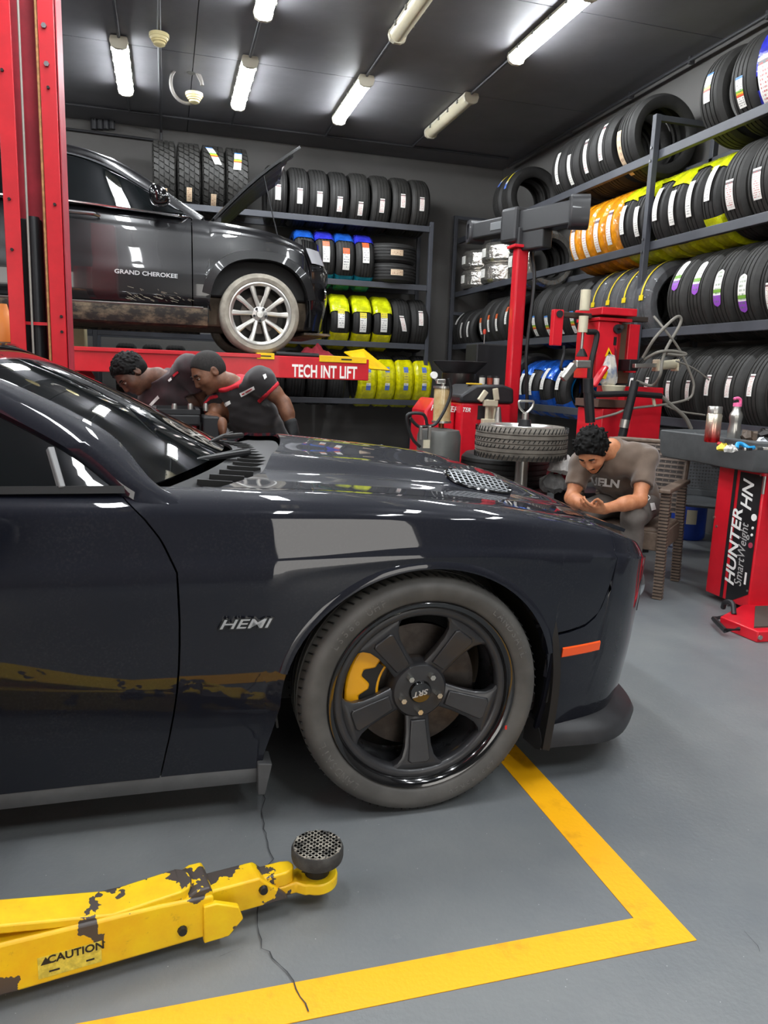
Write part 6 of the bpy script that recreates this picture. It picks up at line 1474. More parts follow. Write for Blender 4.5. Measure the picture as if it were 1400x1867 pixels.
# left face decals follow the face
fd = (P1-P0).normalized(); fn = Vector((fd.y, -fd.x, 0)); 
if fn.x > 0: fn = -fn
def FP(s, z, o=.003): return P0+fd*s+Vector((0, 0, z))+fn*o-Vector((0, 0, P0.z))
FL = (P1-P0).length
def fquad(s0, s1, z0, z1, name, m, o=.003, sk0=0, sk1=0): MB(OL).add([FP(s0+sk0, z0, o), FP(s1+sk0, z0, o), FP(s1+sk1, z1, o), FP(s0+sk1, z1, o)], [(0, 1, 2, 3)]).build(name, m, bl_, 0, solid=.001, out=fn)
M_DEC = mat('decal_black', (30, 30, 32), .35, coat=.3, var=.2, vscale=5)
fquad(FL*.36, FL*.43, .04, .815, 'decal_stripe', M_DEC); fquad(FL*.50, FL*.97, .12, .80, 'decal_panel', M_DEC)
MB(OL).add([FP(FL*.50, .12), FP(FL*.97, .12), FP(FL*.5, .02)], [(0, 1, 2)]).build('decal_panel', M_DEC, bl_, 0, solid=.001, out=fn)
Mt = lambda s, z: frame_m(FP(s, z, .006)-OL, (0, 0, 1), -fd)
M_TXT = mat('decal_white', (236, 234, 230), .4)
lettering('HUNTER', .105, bl_, Mt(FL*.56, .36), M_TXT, .0005, .2, .002, 1.1); lettering('SmartWeight', .085, bl_, Mt(FL*.74, .33), mat('decal_silver', (176, 174, 172), .4), .0005, .2, .0, .8)
lettering('HN', .12, bl_, Mt(FL*.72, .67), M_TXT, .0005, .3, .002, .9)
for k, z in enumerate((.56, .5, .46, .40)): MB(OL).cyl(FP(FL*.90, z, .003), FP(FL*.90, z, .006), (.02, .008, .008, .016)[k], n=14).build('decal_dot', M_TXT if k < 3 else mat('decal_pink', (170, 60, 80), .4), bl_)
fquad(FL*.86, FL*.9, .17, .24, 'decal_mark', M_TXT, .005)
for s, z in ((.93, .80), (.95, .14), (.02, .5), (.1, .45)): MB(OL).cyl(FP(FL*s, z, .0), FP(FL*s, z, .006), .007, n=8).build('screw', M_STEEL, bl_)
# front corner post, black lock plate, red handle
MB(OL).cyl((P1.x-.002, P1.y-.004, .80), (P1.x-.002, P1.y-.004, .90), .022, n=14).build('hinge_post', M_MRED, bl_); MB(OL).cyl((P1.x-.002, P1.y-.004, .70), (P1.x-.002, P1.y-.004, .80), .008, n=8).build('hinge_pin', M_STEEL, bl_)
MB(OL).span((P1.x+.03, P1.y-.09, .62), (3.7, P1.y-.03, .86)).build('shaft_plate', M_DEC, bl_, 0, .004)
MB(OL).cyl((P1.x+.14, P1.y-.09, .60), (P1.x+.16, P1.y-.09, .82), .010).build('lever', mat('lever_copper', (160, 110, 90), .4, .4), bl_)
# base platform with black mat, pedal
q0 = at(1379, 1172, Z=0); bs = MB(OL); bs.prism([(P1.x-.02, P1.y+.02), (q0.x-.02, q0.y+.25), (q0.x, q0.y), (3.8, q0.y-.05), (3.8, P1.y)], 0, .06, 'XY'); bs.build('base', M_MRED, bl_, 20, .006)
bs = MB(OL); bs.prism([(P1.x+.01, P1.y-.04), (q0.x+.02, q0.y+.05), (3.78, q0.y), (3.78, P1.y-.1)], .06, .068, 'XY'); bs.build('mat', mat('mat_brown', (70, 60, 54), .8), bl_, 0)
MB(OL).cyl((q0.x+.012, q0.y-.004, .03), (q0.x+.012, q0.y-.012, .03), .012, n=10).build('screw', M_STEEL, bl_)
pa = at(1310, 1130, Z=.06); pb = at(1342, 1143, Z=.03); pe = MB(OL)
pp = [at(1301, 1128, Z=.035), at(1322, 1124, Z=.035), at(1352, 1146, Z=.035), at(1322, 1150, Z=.035)]
pe.tube(pp, .014, 6, closed=True); pe.build('pedal', M_MBLK, bl_, 20)
MB(OL).tube(spline([at(1338, 1120, Z=.06), at(1335, 1100, Z=.11), at(1322, 1098, Z=.1), at(1318, 1108, Z=.06)], 4), .014, 8).build('pedal_arm', M_MBLK, bl_)
# tray: deep moulded top
trm = MB(OL); outl = [(P0.x-.13, P0.y+.42), (P0.x-.10, P0.y+.1), (P1.x-.12, P1.y+.20), (P1.x-.10, P1.y-.02), (P1.x-.03, P1.y-.10), (3.85, P1.y-.14), (3.85, P0.y+.45), (P0.x+.1, P0.y+.5)]
cxm = sum(p[0] for p in outl)/8; cym = sum(p[1] for p in outl)/8
def sc2(f): return [(cxm+(x-cxm)*f, cym+(y-cym)*f) for x, y in outl]
trm.rings([[Vector((x, y, .82)) for x, y in sc2(.93)], [Vector((x, y, .86)) for x, y in sc2(.98)], [Vector((x, y, .985)) for x, y in sc2(1.0)], [Vector((x, y, .995)) for x, y in sc2(.97)], [Vector((x, y, .985)) for x, y in sc2(.94)], [Vector((x, y, .962)) for x, y in sc2(.9)]])
trm.build('tool_tray', M_MGRY, bl_, 30, .012)
# guard arm reaching back over the perforated chair
gpts = [at(1300, 838, Y=3.75), at(1275, 815, Y=4.05), at(1252, 806, Y=4.3), at(1215, 800, Y=4.6)]
gm = MB(OL); gm.rings([[p+Vector((0, 0, .05+.02*i)), p+Vector((.14, .06, .05)), p+Vector((.14, .06, -.06)), p+Vector((0, 0, -.05-.0*i))] for i, p in enumerate(gpts[:3])]); gm.build('guard_arm', M_MGRY, bl_, 40, .01)
# bottles and clutter on the tray
TZ = .965
q = at(1297, 806, Z=TZ); t = thing('flask', 'brushed steel flask fading to red at its base on the balancer tray', 'flask', (q.x, q.y, TZ))
def grad_mat():
    m = bpy.data.materials.new('steel_to_red'); m.use_nodes = True; N = m.node_tree.nodes; L = m.node_tree.links; p = N['Principled BSDF']; p.inputs['Metallic'].default_value = .8; p.inputs['Roughness'].default_value = .25
    tc = N.new('ShaderNodeTexCoord'); s = N.new('ShaderNodeSeparateXYZ'); L.new(tc.outputs['Object'], s.inputs[0]); mr = N.new('ShaderNodeMapRange'); mr.inputs['From Max'].default_value = .2; L.new(s.outputs['Z'], mr.inputs['Value'])
    r = N.new('ShaderNodeValToRGB'); e = r.color_ramp.elements; e[0].position = .1; e[0].color = srgb(200, 30, 36); e[1].position = .62; e[1].color = srgb(206, 196, 176); L.new(mr.outputs[0], r.inputs[0]); L.new(r.outputs[0], p.inputs['Base Color']); return m
MB().lathe([(0, 0), (.038, 0), (.041, .006), (.041, .155), (.037, .16), (0, .16)], 28).build('flask_body', grad_mat(), t, 40); MB().lathe([(.036, .16), (.039, .163), (.039, .195), (.036, .2), (0, .2)], 28).build('lid', M_STEEL, t, 40)
q = at(1337, 800, Z=TZ); t = thing('bottle', 'brushed steel bottle with pink carry-loop cap on the balancer tray', 'bottle', (q.x, q.y, TZ))
MB().lathe([(0, 0), (.036, 0), (.039, .006), (.039, .05), (.033, .085), (.034, .105), (.039, .13), (.037, .15), (.024, .172), (.022, .2), (0, .2)], 28).build('bottle_body', M_STEEL, t, 40)
pk = mat('pink_plastic', (236, 110, 160), .4); MB().lathe([(.0, .195), (.025, .195), (.025, .215), (0, .22)], 20).build('cap', pk, t, 40)
MB().tube(spline([(.02, 0, .21), (.018, 0, .236), (.0, 0, .246), (-.022, 0, .243), (-.03, 0, .238)], 4), .0085, 8).build('carry_loop', pk, t)
rnd = random.Random(9)
def wad(px, py, c_, lb, s=.03, cat='wrapper', nm='wrapper'):
    q = at(px, py, Z=TZ+.02); m_ = MB((q.x, q.y, TZ)); m_.lathe([(0, TZ+s*1.3), (s*.6, TZ+s*1.15), (s, TZ+s*.5), (s*.8, TZ+.001), (0, TZ+.001)], 12, 'Z', (q.x, q.y, 0)); m_.v = [(x+rnd.uniform(-1, 1)*s*.35, y+rnd.uniform(-1, 1)*s*.35, max(TZ, z+rnd.uniform(-1, 1)*s*.3)) for x, y, z in m_.v]
    tag(m_.build(nm, mat(nm+str(px), c_, .5, var=.25, vscale=40), None, 20), lb, cat)
wad(1318, 815, (226, 205, 60), 'yellow and white crumpled wrapper in front of the flask', .026); wad(1331, 817, (228, 226, 220), 'white crumpled wrapper below the steel bottle', .028); wad(1388, 805, (226, 228, 232), 'white crumpled wrapper at the photo edge on the tray', .03)
wad(1312, 805, (190, 40, 36), 'small red cap lying beside the flask', .014, 'cap', 'cap')
wad(1365, 798, (84, 70, 58), 'brown crumpled cloth behind the blue tool on the tray', .045, 'cloth', 'cloth'); wad(1390, 792, (50, 46, 44), 'black pouch at the back of the tray', .04, 'pouch', 'pouch')
q = at(1352, 818, Z=TZ+.01); bt = thing('hand_tool', 'bright blue hand tool lying on the balancer tray', 'tool', (q.x, q.y, TZ+.002)); MB().tube(spline([(-.03, 0, .01), (-.01, .02, .03), (.02, .02, .028), (.04, .0, .012), (.09, .02, .012)], 4), .01, 8).build('grip', mat('tool_blue', (40, 150, 210), .4), bt); MB().bar((.08, .02, .012), (.16, .05, .012), .012, .01).build('jaw', M_STEEL, bt, 0, .002)
for k in range(8):
    q = at(1330+k*9, 822-rnd.random()*8, Z=TZ+.006); tag(MB((q.x, q.y, TZ)).box((q.x, q.y, TZ+.008), (.035, .012, .014), Matrix.Rotation(rnd.uniform(0, 3), 3, 'Z')).build('wheel_weight', M_STEEL if k % 2 else M_MBLK, None, 0, .002), f'{ORD[k]} of eight small clip-on wheel weights along the tray front, counted from the flask', 'wheel weight', 'wheel weights on the tray')

# ------------------------------------------------------------------ blue drum and perforated chair
q = at(1270, 985, Z=0); bd = thing('drum', 'blue plastic drum with a pale label under the tyre rack', 'drum', (q.x-.02, q.y+.12, 0))
MB().lathe([(0, 0), (.135, 0), (.15, .02), (.15, .3), (.14, .32), (.13, .33), (0, .33)], 30).build('drum_body', mat('drum_blue', (34, 66, 160), .4, var=.1), bd, 40); MB().lathe([(0, .33), (.145, .33), (.15, .34), (.15, .37), (.0, .375)], 30).build('drum_lid', mat('drum_lid', (60, 62, 64), .6), bd, 40)
MB().grid(lambda u, v: Vector((.152*cos(-2.3+.55*u), .152*sin(-2.3+.55*u), .14+.12*v)), 6, 1).build('label', M_CREAMM, bd, 60)
pcx = at(1272, 930, Y=4.75); PCY = 4.75
pch = thing('plastic_chair', 'dark grey plastic chair with perforated back behind the wicker one', 'chair', (pcx.x, PCY, 0), radians(-38))
M_PCH = mat('chair_grey', (66, 68, 70), .55)
sh = .43
MB().span((-.24, -.22, sh-.035), (.24, .24, sh)).build('seat', M_PCH, pch, 0, .02)
for sx in (-1, 1):
    for sy in (-1, 1): MB().bar((sx*.2, sy*.19, sh-.03), (sx*.22, sy*.22, 0), .045, .045, (0, 1, 0)).build('leg', M_PCH, pch, 0, .008)
bk = MB()
for fx0 in (-.23, .2): bk.span((fx0, .2, sh), (fx0+.03, .235, .86))
for fz0 in (sh, .82): bk.span((-.23, .2, fz0), (.23, .235, fz0+.05))
bk.build('back_frame', M_PCH, pch, 0, .004)
lat = MB()
for k in range(19): lat.span((-.2+.4*k/18-.006, .212, sh+.04), (-.2+.4*k/18+.006, .224, .83))
for k in range(15): lat.span((-.2, .21, sh+.06+.35*k/14-.007), (.2, .226, sh+.06+.35*k/14+.007))
lat.build('perforated_panel', M_PCH, pch, 0)['kind'] = 'stuff'

# ------------------------------------------------------------------ wicker armchair
A_ = at(1200, 1092, Z=0); B_ = at(1236, 1055, Z=0)
bd_ = (B_-A_).normalized(); rzc = atan2(bd_.y, bd_.x)-pi/2       # local +y = chair back
CHW, CHD = .56, .52
cc = A_+bd_*CHD/2+Vector((-bd_.y, bd_.x, 0))*(CHW/2)
wch = thing('wicker_chair', 'brown woven wicker armchair the seated man sits on', 'chair', (cc.x, cc.y, 0), rzc)
def wicker():
    m = bpy.data.materials.new('wicker'); m.use_nodes = True; N = m.node_tree.nodes; L = m.node_tree.links; p = N['Principled BSDF']; p.inputs['Roughness'].default_value = .5
    tc = N.new('ShaderNodeTexCoord'); nz = N.new('ShaderNodeTexNoise'); nz.inputs['Scale'].default_value = 30; L.new(tc.outputs['Object'], nz.inputs['Vector'])
    r = N.new('ShaderNodeValToRGB'); L.new(nz.outputs['Fac'], r.inputs[0]); r.color_ramp.elements[0].color = srgb(72, 59, 51); r.color_ramp.elements[1].color = srgb(130, 111, 96); L.new(r.outputs[0], p.inputs['Base Color']); return m
M_WIC = wicker(); M_WICD = mat('wicker_dark', (48, 40, 36), .6)
def weave(fn, nu, nv, amp, wd, hg):
    """over-under strips on the surface fn(u, v) with normal, as one woven sheet"""
    mb = MB()
    for j in range(nv):
        v = (j+.5)/nv; L_, R_ = [], []
        for i in range(nu*2+1):
            u = i/(nu*2); p, n, tv = fn(u, v); o = n*(amp*(1 if (i//1+j) % 2 == 0 else -1)*(1 if i % 2 == 0 else 0)+amp*.2)
            L_.append(p+o-tv*hg/2); R_.append(p+o+tv*hg/2)
        k = len(mb.v); mb.v += [tuple(x) for x in L_+R_]; n_ = len(L_)
        for i in range(n_-1): mb.f.append((k+i, k+i+1, k+n_+i+1, k+n_+i)); mb.m.append(0)
    return mb
SH = .42
def back_s(u, v):
    x = (u-.5)*(.52-.0*v); y = CHD/2-.02+.13*v; z = SH+.03+.45*v; return Vector((x, y+.02*(1-(2*u-1)**2)*1.0, z)), Vector((0, -.96, .28)), Vector((0, .28, .96))
bo = MB().grid(lambda u, v: back_s(u, v)[0]+Vector((0, .012, 0)), 10, 8).build('backrest', M_WICD, wch, 60, solid=.012, out=(0, 1, 0))
weave(back_s, 13, 30, .006, .02, .0125).build('back_weave', M_WIC, bo, 60)['kind'] = 'stuff'
fr = MB(); e_ = [back_s(0, v)[0] for v in np.linspace(0, 1, 5)]+[back_s(u, 1)[0] for u in np.linspace(.1, .9, 5)]+[back_s(1, v)[0] for v in np.linspace(1, 0, 5)]; fr.tube(e_, .016, 8); fr.build('back_frame', M_WIC, wch)
MB().span((-.26, -CHD/2+.02, SH-.05), (.26, CHD/2-.02, SH)).build('seat', M_WIC, wch, 0, .015)
MB().span((-.265, -CHD/2-.005, SH-.13), (.265, -CHD/2+.025, SH-.02)).build('seat_apron', M_WIC, wch, 0, .006)
for sx in (-1, 1):
    x = sx*(CHW/2-.02)
    ax = MB(); ax.span((x-.035 if sx > 0 else x-.03, -CHD/2-.04, .645), (x+.035, CHD/2+.06, .672)); ax.build('armrest', M_WIC, wch, 0, .008)
    MB().span((x-.008, -CHD/2+.0, SH-.13), (x+.012, CHD/2, SH-.02)).build('seat_apron', M_WIC, wch, 0, .004)
    for sy in (-1, 1):
        y = sy*(CHD/2-.02)
        ztop_l = .645 if sy < 0 else .645
        lg = MB(); lg.bar((x+sx*.015, y+sy*.02, 0), (x, y, ztop_l), .048, .048, (0, 1, 0)); lo_ = lg.build('leg', M_WICD, wch, 0, .006)
        wv = MB()
        for k in range(int(ztop_l/.02)):
            z = .01+k*.02; f = 1-z/ztop_l; c_ = Vector((x+sx*.015*f, y+sy*.02*f, z)); wv.box(c_, (.054, .054, .012))
        wv.build('leg_weave', M_WIC, lo_, 0)['kind'] = 'stuff'

# ------------------------------------------------------------------ tool trolley by the mechanics
TRY = 4.35
a, b = at(284, 752, Y=TRY), at(358, 752, Y=TRY); tr_ = thing('tool_trolley', 'red tool trolley with a black tray top beside the mechanics', 'tool trolley', ((a.x+b.x)/2, TRY+.2, 0)); OTR = tr_.location
zt4 = a.z
MB(OTR).span((a.x, TRY, .12), (b.x, TRY+.4, zt4-.06)).build('cabinet', M_MRED, tr_, 0, .01)
MB(OTR).span((a.x-.02, TRY-.02, zt4-.07), (b.x+.02, TRY+.42, zt4-.005)).build('tray_top', M_MBLK, tr_, 0, .012)
rim_ = MB(OTR)
for s0, s1 in (((a.x-.02, TRY-.02), (b.x+.02, TRY)), ((a.x-.02, TRY+.4), (b.x+.02, TRY+.42)), ((a.x-.02, TRY), (a.x, TRY+.4)), ((b.x, TRY), (b.x+.02, TRY+.4))): rim_.span((*s0, zt4-.005), (*s1, zt4+.02))
rim_.build('tray_rim', M_MBLK, tr_, 0)
for z in (.3, .5, .7): MB(OTR).span((a.x+.01, TRY-.006, z), (b.x-.01, TRY, z+.17)).build('drawer', M_MRED, tr_, 0, .004)
for sx in (a.x+.05, b.x-.05):
    for sy in (TRY+.06, TRY+.34): MB(OTR).lathe([(.0, -.02), (.055, -.02), (.06, 0), (.055, .02), (0, .02)], 16, 'X', (sx, sy, .06)).build('caster', M_SEAL, tr_)
MB(OTR).span((b.x+.035, TRY+.05, zt4-.16), (b.x+.13, TRY+.3, zt4-.02)).build('side_bin', M_MBLK, tr_, 0, .01); MB(OTR).span((b.x+.02, TRY+.1, zt4-.12), (b.x+.04, TRY+.2, zt4-.06)).build('bin_bracket', M_MBLK, tr_, 0)
for k in range(3):
    q = Vector((a.x+.1+.09*k, TRY+.12+.07*k, zt4)); t = thing('socket', ['small steel socket on the trolley tray nearest the windshield', 'steel socket in the middle of the trolley tray', 'steel socket on the trolley tray nearest the second mechanic'][k], 'socket', q)
    MB().lathe([(.0, 0), (.016, 0), (.016, .03), (.012, .045), (0, .045)], 14).build('socket_body', M_STEEL, t); MB().lathe([(.0, .0451), (.008, .0451), (.008, .046), (0, .046)], 10).build('socket_hole', M_SEAL, t)
q = at(437, 780, Y=4.75); sn = thing('snack_pack', 'yellow-green and red packet standing behind the second mechanic\'s hand', 'packet', (q.x, 4.75, 0))
MB().span((-.035, -.02, q.z-.08), (.035, .02, q.z-.0)).build('packet_front', mat('packet_red', (196, 70, 40), .4, var_col=(230, 220, 150), vscale=30), sn, 0, .006); MB().span((-.035, -.02, q.z), (.035, .02, q.z+.06)).build('packet_top', F_GOLD, sn, 0, .006); MB().span((-.16, -.1, 0), (.16, .1, q.z-.082)).build('pedestal', M_MBLK, sn, 0, .01)
# ------------------------------------------------------------------ people, grown as smooth continuous surfaces
from mathutils.bvhtree import BVHTree
class Field:
    def __init__(s, lo, hi, res):
        s.lo = np.array(lo, np.float32); s.res = res; s.n = np.ceil((np.array(hi)-np.array(lo))/res).astype(int)+1
        s.d = np.full(s.n, .2, np.float32); s.ax = [s.lo[i]+res*np.arange(s.n[i], dtype=np.float32) for i in range(3)]
    def win(s, a, b):
        i0 = np.maximum(0, np.floor((np.array(a)-s.lo)/s.res).astype(int)); i1 = np.minimum(s.n, np.ceil((np.array(b)-s.lo)/s.res).astype(int)+1)
        sl = tuple(slice(int(p), int(max(p+1, q))) for p, q in zip(i0, i1))
        return sl, s.ax[0][sl[0]][:, None, None], s.ax[1][sl[1]][None, :, None], s.ax[2][sl[2]][None, None, :]
    def mix(s, sl, d, k, sub=False):
        o = s.d[sl]
        if sub: d = -d; h = np.maximum(k-np.abs(o-d), 0)/k; s.d[sl] = np.maximum(o, d)+h*h*k*.25
        else: h = np.maximum(k-np.abs(o-d), 0)/k; s.d[sl] = np.minimum(o, d)-h*h*k*.25
    def cap(s, a, b, r0, r1=None, k=.02, sub=False):
        a = np.array(a, np.float32); b = np.array(b, np.float32); r1 = r0 if r1 is None else r1; R = max(r0, r1)+k+.02
        sl, x, y, z = s.win(np.minimum(a, b)-R, np.maximum(a, b)+R); ab = b-a; L2 = max(float(ab@ab), 1e-9)
        t = np.clip(((x-a[0])*ab[0]+(y-a[1])*ab[1]+(z-a[2])*ab[2])/L2, 0, 1)
        d = np.sqrt((x-a[0]-t*ab[0])**2+(y-a[1]-t*ab[1])**2+(z-a[2]-t*ab[2])**2)-(r0+(r1-r0)*t); s.mix(sl, d, k, sub)
    def ell(s, c, rad, axes=None, k=.02, sub=False):
        c = np.array(c, np.float32); R = max(rad)+k+.02; sl, x, y, z = s.win(c-R, c+R); A = np.eye(3) if axes is None else np.array(axes, np.float32)
        q = [((x-c[0])*A[i][0]+(y-c[1])*A[i][1]+(z-c[2])*A[i][2]) for i in range(3)]
        k0 = np.sqrt(sum((q[i]/rad[i])**2 for i in range(3))); k1 = np.sqrt(sum((q[i]/rad[i]**2)**2 for i in range(3)))
        s.mix(sl, k0*(k0-1)/np.maximum(k1, 1e-6), k, sub)
    def plane(s, p, n):
        """keep the side the normal points away from"""
        n = np.array(n, np.float32); n /= np.linalg.norm(n); X, Y, Z = s.ax
        s.d = np.maximum(s.d, (X[:, None, None]-p[0])*n[0]+(Y[None, :, None]-p[1])*n[1]+(Z[None, None, :]-p[2])*n[2])
    def ripple(s, amp, f, seed):
        r = np.random.RandomState(seed); X, Y, Z = s.ax
        for _ in range(5):
            v = r.normal(size=3); v = v/np.linalg.norm(v)*f*r.uniform(.5, 1.6); ph = r.uniform(0, 6)
            w_ = r.normal(size=3)*f*.3
            s.d += amp*np.sin(X[:, None, None]*v[0]+Y[None, :, None]*v[1]+Z[None, None, :]*v[2]+ph+1.5*np.sin(X[:, None, None]*w_[0]+Y[None, :, None]*w_[1]+Z[None, None, :]*w_[2])).astype(np.float32)*.5
    def mesh(s, name, m):
        d = s.d; ins = d < 0; c = ins[:-1, :-1, :-1].astype(np.int8)
        cnt = np.zeros(np.array(d.shape)-1, np.int8)
        for i in (0, 1):
            for j in (0, 1):
                for k in (0, 1): cnt += ins[i:d.shape[0]-1+i, j:d.shape[1]-1+j, k:d.shape[2]-1+k]
        cell = (cnt > 0) & (cnt < 8); idx = np.argwhere(cell); num = np.full(cell.shape, -1, np.int64); num[cell] = np.arange(len(idx))
        acc = np.zeros((len(idx), 3)); wt = np.zeros(len(idx)); cor = [(i, j, k) for i in (0, 1) for j in (0, 1) for k in (0, 1)]
        val = [d[idx[:, 0]+i, idx[:, 1]+j, idx[:, 2]+k] for i, j, k in cor]
        for a in range(8):
            for b in range(a+1, 8):
                if sum(abs(p-q) for p, q in zip(cor[a], cor[b])) != 1: continue
                m_ = (val[a] < 0) != (val[b] < 0); t = val[a][m_]/(val[a][m_]-val[b][m_])
                acc[m_] += np.array(cor[a])+(np.array(cor[b])-np.array(cor[a]))*t[:, None]; wt[m_] += 1
        V = (idx+acc/wt[:, None])*s.res+s.lo; F = []
        for ax in range(3):
            o1, o2 = [(1, 2), (2, 0), (0, 1)][ax]
            sa = [slice(None)]*3; sb = [slice(None)]*3; sa[ax] = slice(0, -1); sb[ax] = slice(1, None)
            e = ins[tuple(sa)] != ins[tuple(sb)]; P = np.argwhere(e); 
            ok = (P[:, o1] > 0) & (P[:, o2] > 0) & (P[:, o1] < cell.shape[o1]) & (P[:, o2] < cell.shape[o2]); P = P[ok]
            q = []
            for da, db in ((0, 0), (1, 0), (1, 1), (0, 1)):
                Q = P.copy(); Q[:, o1] -= da; Q[:, o2] -= db; q.append(num[Q[:, 0], Q[:, 1], Q[:, 2]])
            q = np.stack(q, 1); fl = ins[P[:, 0], P[:, 1], P[:, 2]]; q[~fl] = q[~fl][:, ::-1]; F.append(q)
        F = np.concatenate(F); F = F[(F >= 0).all(1)]
        me = bpy.data.meshes.new(name); me.from_pydata(V.tolist(), [], F.tolist()); me.materials.append(m); me.polygons.foreach_set('use_smooth', [True]*len(me.polygons)); me.update(); return me
def orth(f, u):
    f = np.array(f, float); f /= np.linalg.norm(f); u = np.array(u, float); u -= f*(u@f); u /= np.linalg.norm(u); return f, u, np.cross(u, f)   # fwd, up, left
def skinmat(name, col, col2):
    m = mat(name, col, .48, var_col=col2, vscale=18, bump=.06, bscale=200); p = m.node_tree.nodes['Principled BSDF']; p.inputs['Subsurface Weight'].default_value = .08; p.inputs['Subsurface Radius'].default_value = (.01, .004, .002); return m
def head_prims(F, c, fr, sc=1.0):
    f, u, l = fr; c = np.array(c); P = lambda a, b, s_=0: c+(f*a+u*b+l*s_)*sc; A = (f, u, l); S = lambda *r: tuple(x*sc for x in r)
    F.ell(P(-.012, .03), S(.098, .088, .077), A, .01); F.ell(P(.03, -.045), S(.062, .07, .058), A, .04); F.ell(P(.045, -.012), S(.05, .06, .062), A, .03)
    F.ell(P(.070, -.092), S(.022, .018, .026), A, .02)                                   # chin
    F.ell(P(.078, .024), S(.018, .012, .05), A, .015)                                    # brow
    for sg in (-1, 1):
        F.ell(P(.060, -.028, .038*sg), S(.026, .022, .022), A, .02)                       # cheekbone
        F.ell(P(.094, .006, .031*sg), S(.016, .010, .017), A, .012, True)                 # socket
        F.ell(P(-.006, -.008, .078*sg), S(.02, .031, .010), A, .008); F.ell(P(.0, -.004, .088*sg), S(.009, .016, .007), A, .006, True)
        F.ell(P(.098, -.036, .013*sg), S(.010, .008, .009), A, .006)                      # nostril wings
    F.cap(P(.088, .016), P(.108, -.030), .0085*sc, .0125*sc, .012)                        # nose
    F.ell(P(.090, -.056), S(.012, .008, .024), A, .006); F.ell(P(.088, -.069), S(.012, .008, .021), A, .006); F.ell(P(.103, -.0625), S(.010, .0022, .022), A, .003, True)
def hand_prims(F, w, dr, nm, side, curl=.5, infl=0, spread=1.0, sc=1.0):
    """wrist, pointing direction, palm normal; side=+1 puts the thumb along dr x nm"""
    dr, nm, _ = orth(dr, nm); s_ = np.cross(dr, nm)*side; w = np.array(w); A = (dr, s_, nm)
    F.ell(w+dr*.05*sc, (.052*sc+infl, .04*sc+infl, .017*sc+infl), A, .02); F.cap(w-dr*.01, w+dr*.03, .026+infl, .026+infl, .02)
    for i, (o, L_) in enumerate(((.031, .072), (.011, .08), (-.010, .074), (-.030, .058))):
        p = w+dr*(.088-.004*abs(i-1))*sc+s_*o*sc; a = .15; seg = L_*sc/3; d0 = dr+s_*o*2.0*spread
        d0 = d0/np.linalg.norm(d0)
        for k in range(3):
            a += curl*(.8 if k else .6)+.04*i; dd = d0*cos(a)+nm*sin(a); q = p+dd*seg*(1.15 if k == 0 else 1.0); F.cap(p, q, .0092-.0008*k+infl, .0086-.0008*k+infl, .005); p = q
    p = w+dr*.028*sc+s_*.034*sc; d0 = dr*.62+s_*.7+nm*.35; d0 /= np.linalg.norm(d0); q = p+d0*.038*sc; F.cap(p-d0*.01, q, .013+infl, .0105+infl, .012); d1 = dr*.85+s_*.3+nm*.45; d1 /= np.linalg.norm(d1); F.cap(q, q+d1*.034*sc, .0102+infl, .0088+infl, .006)
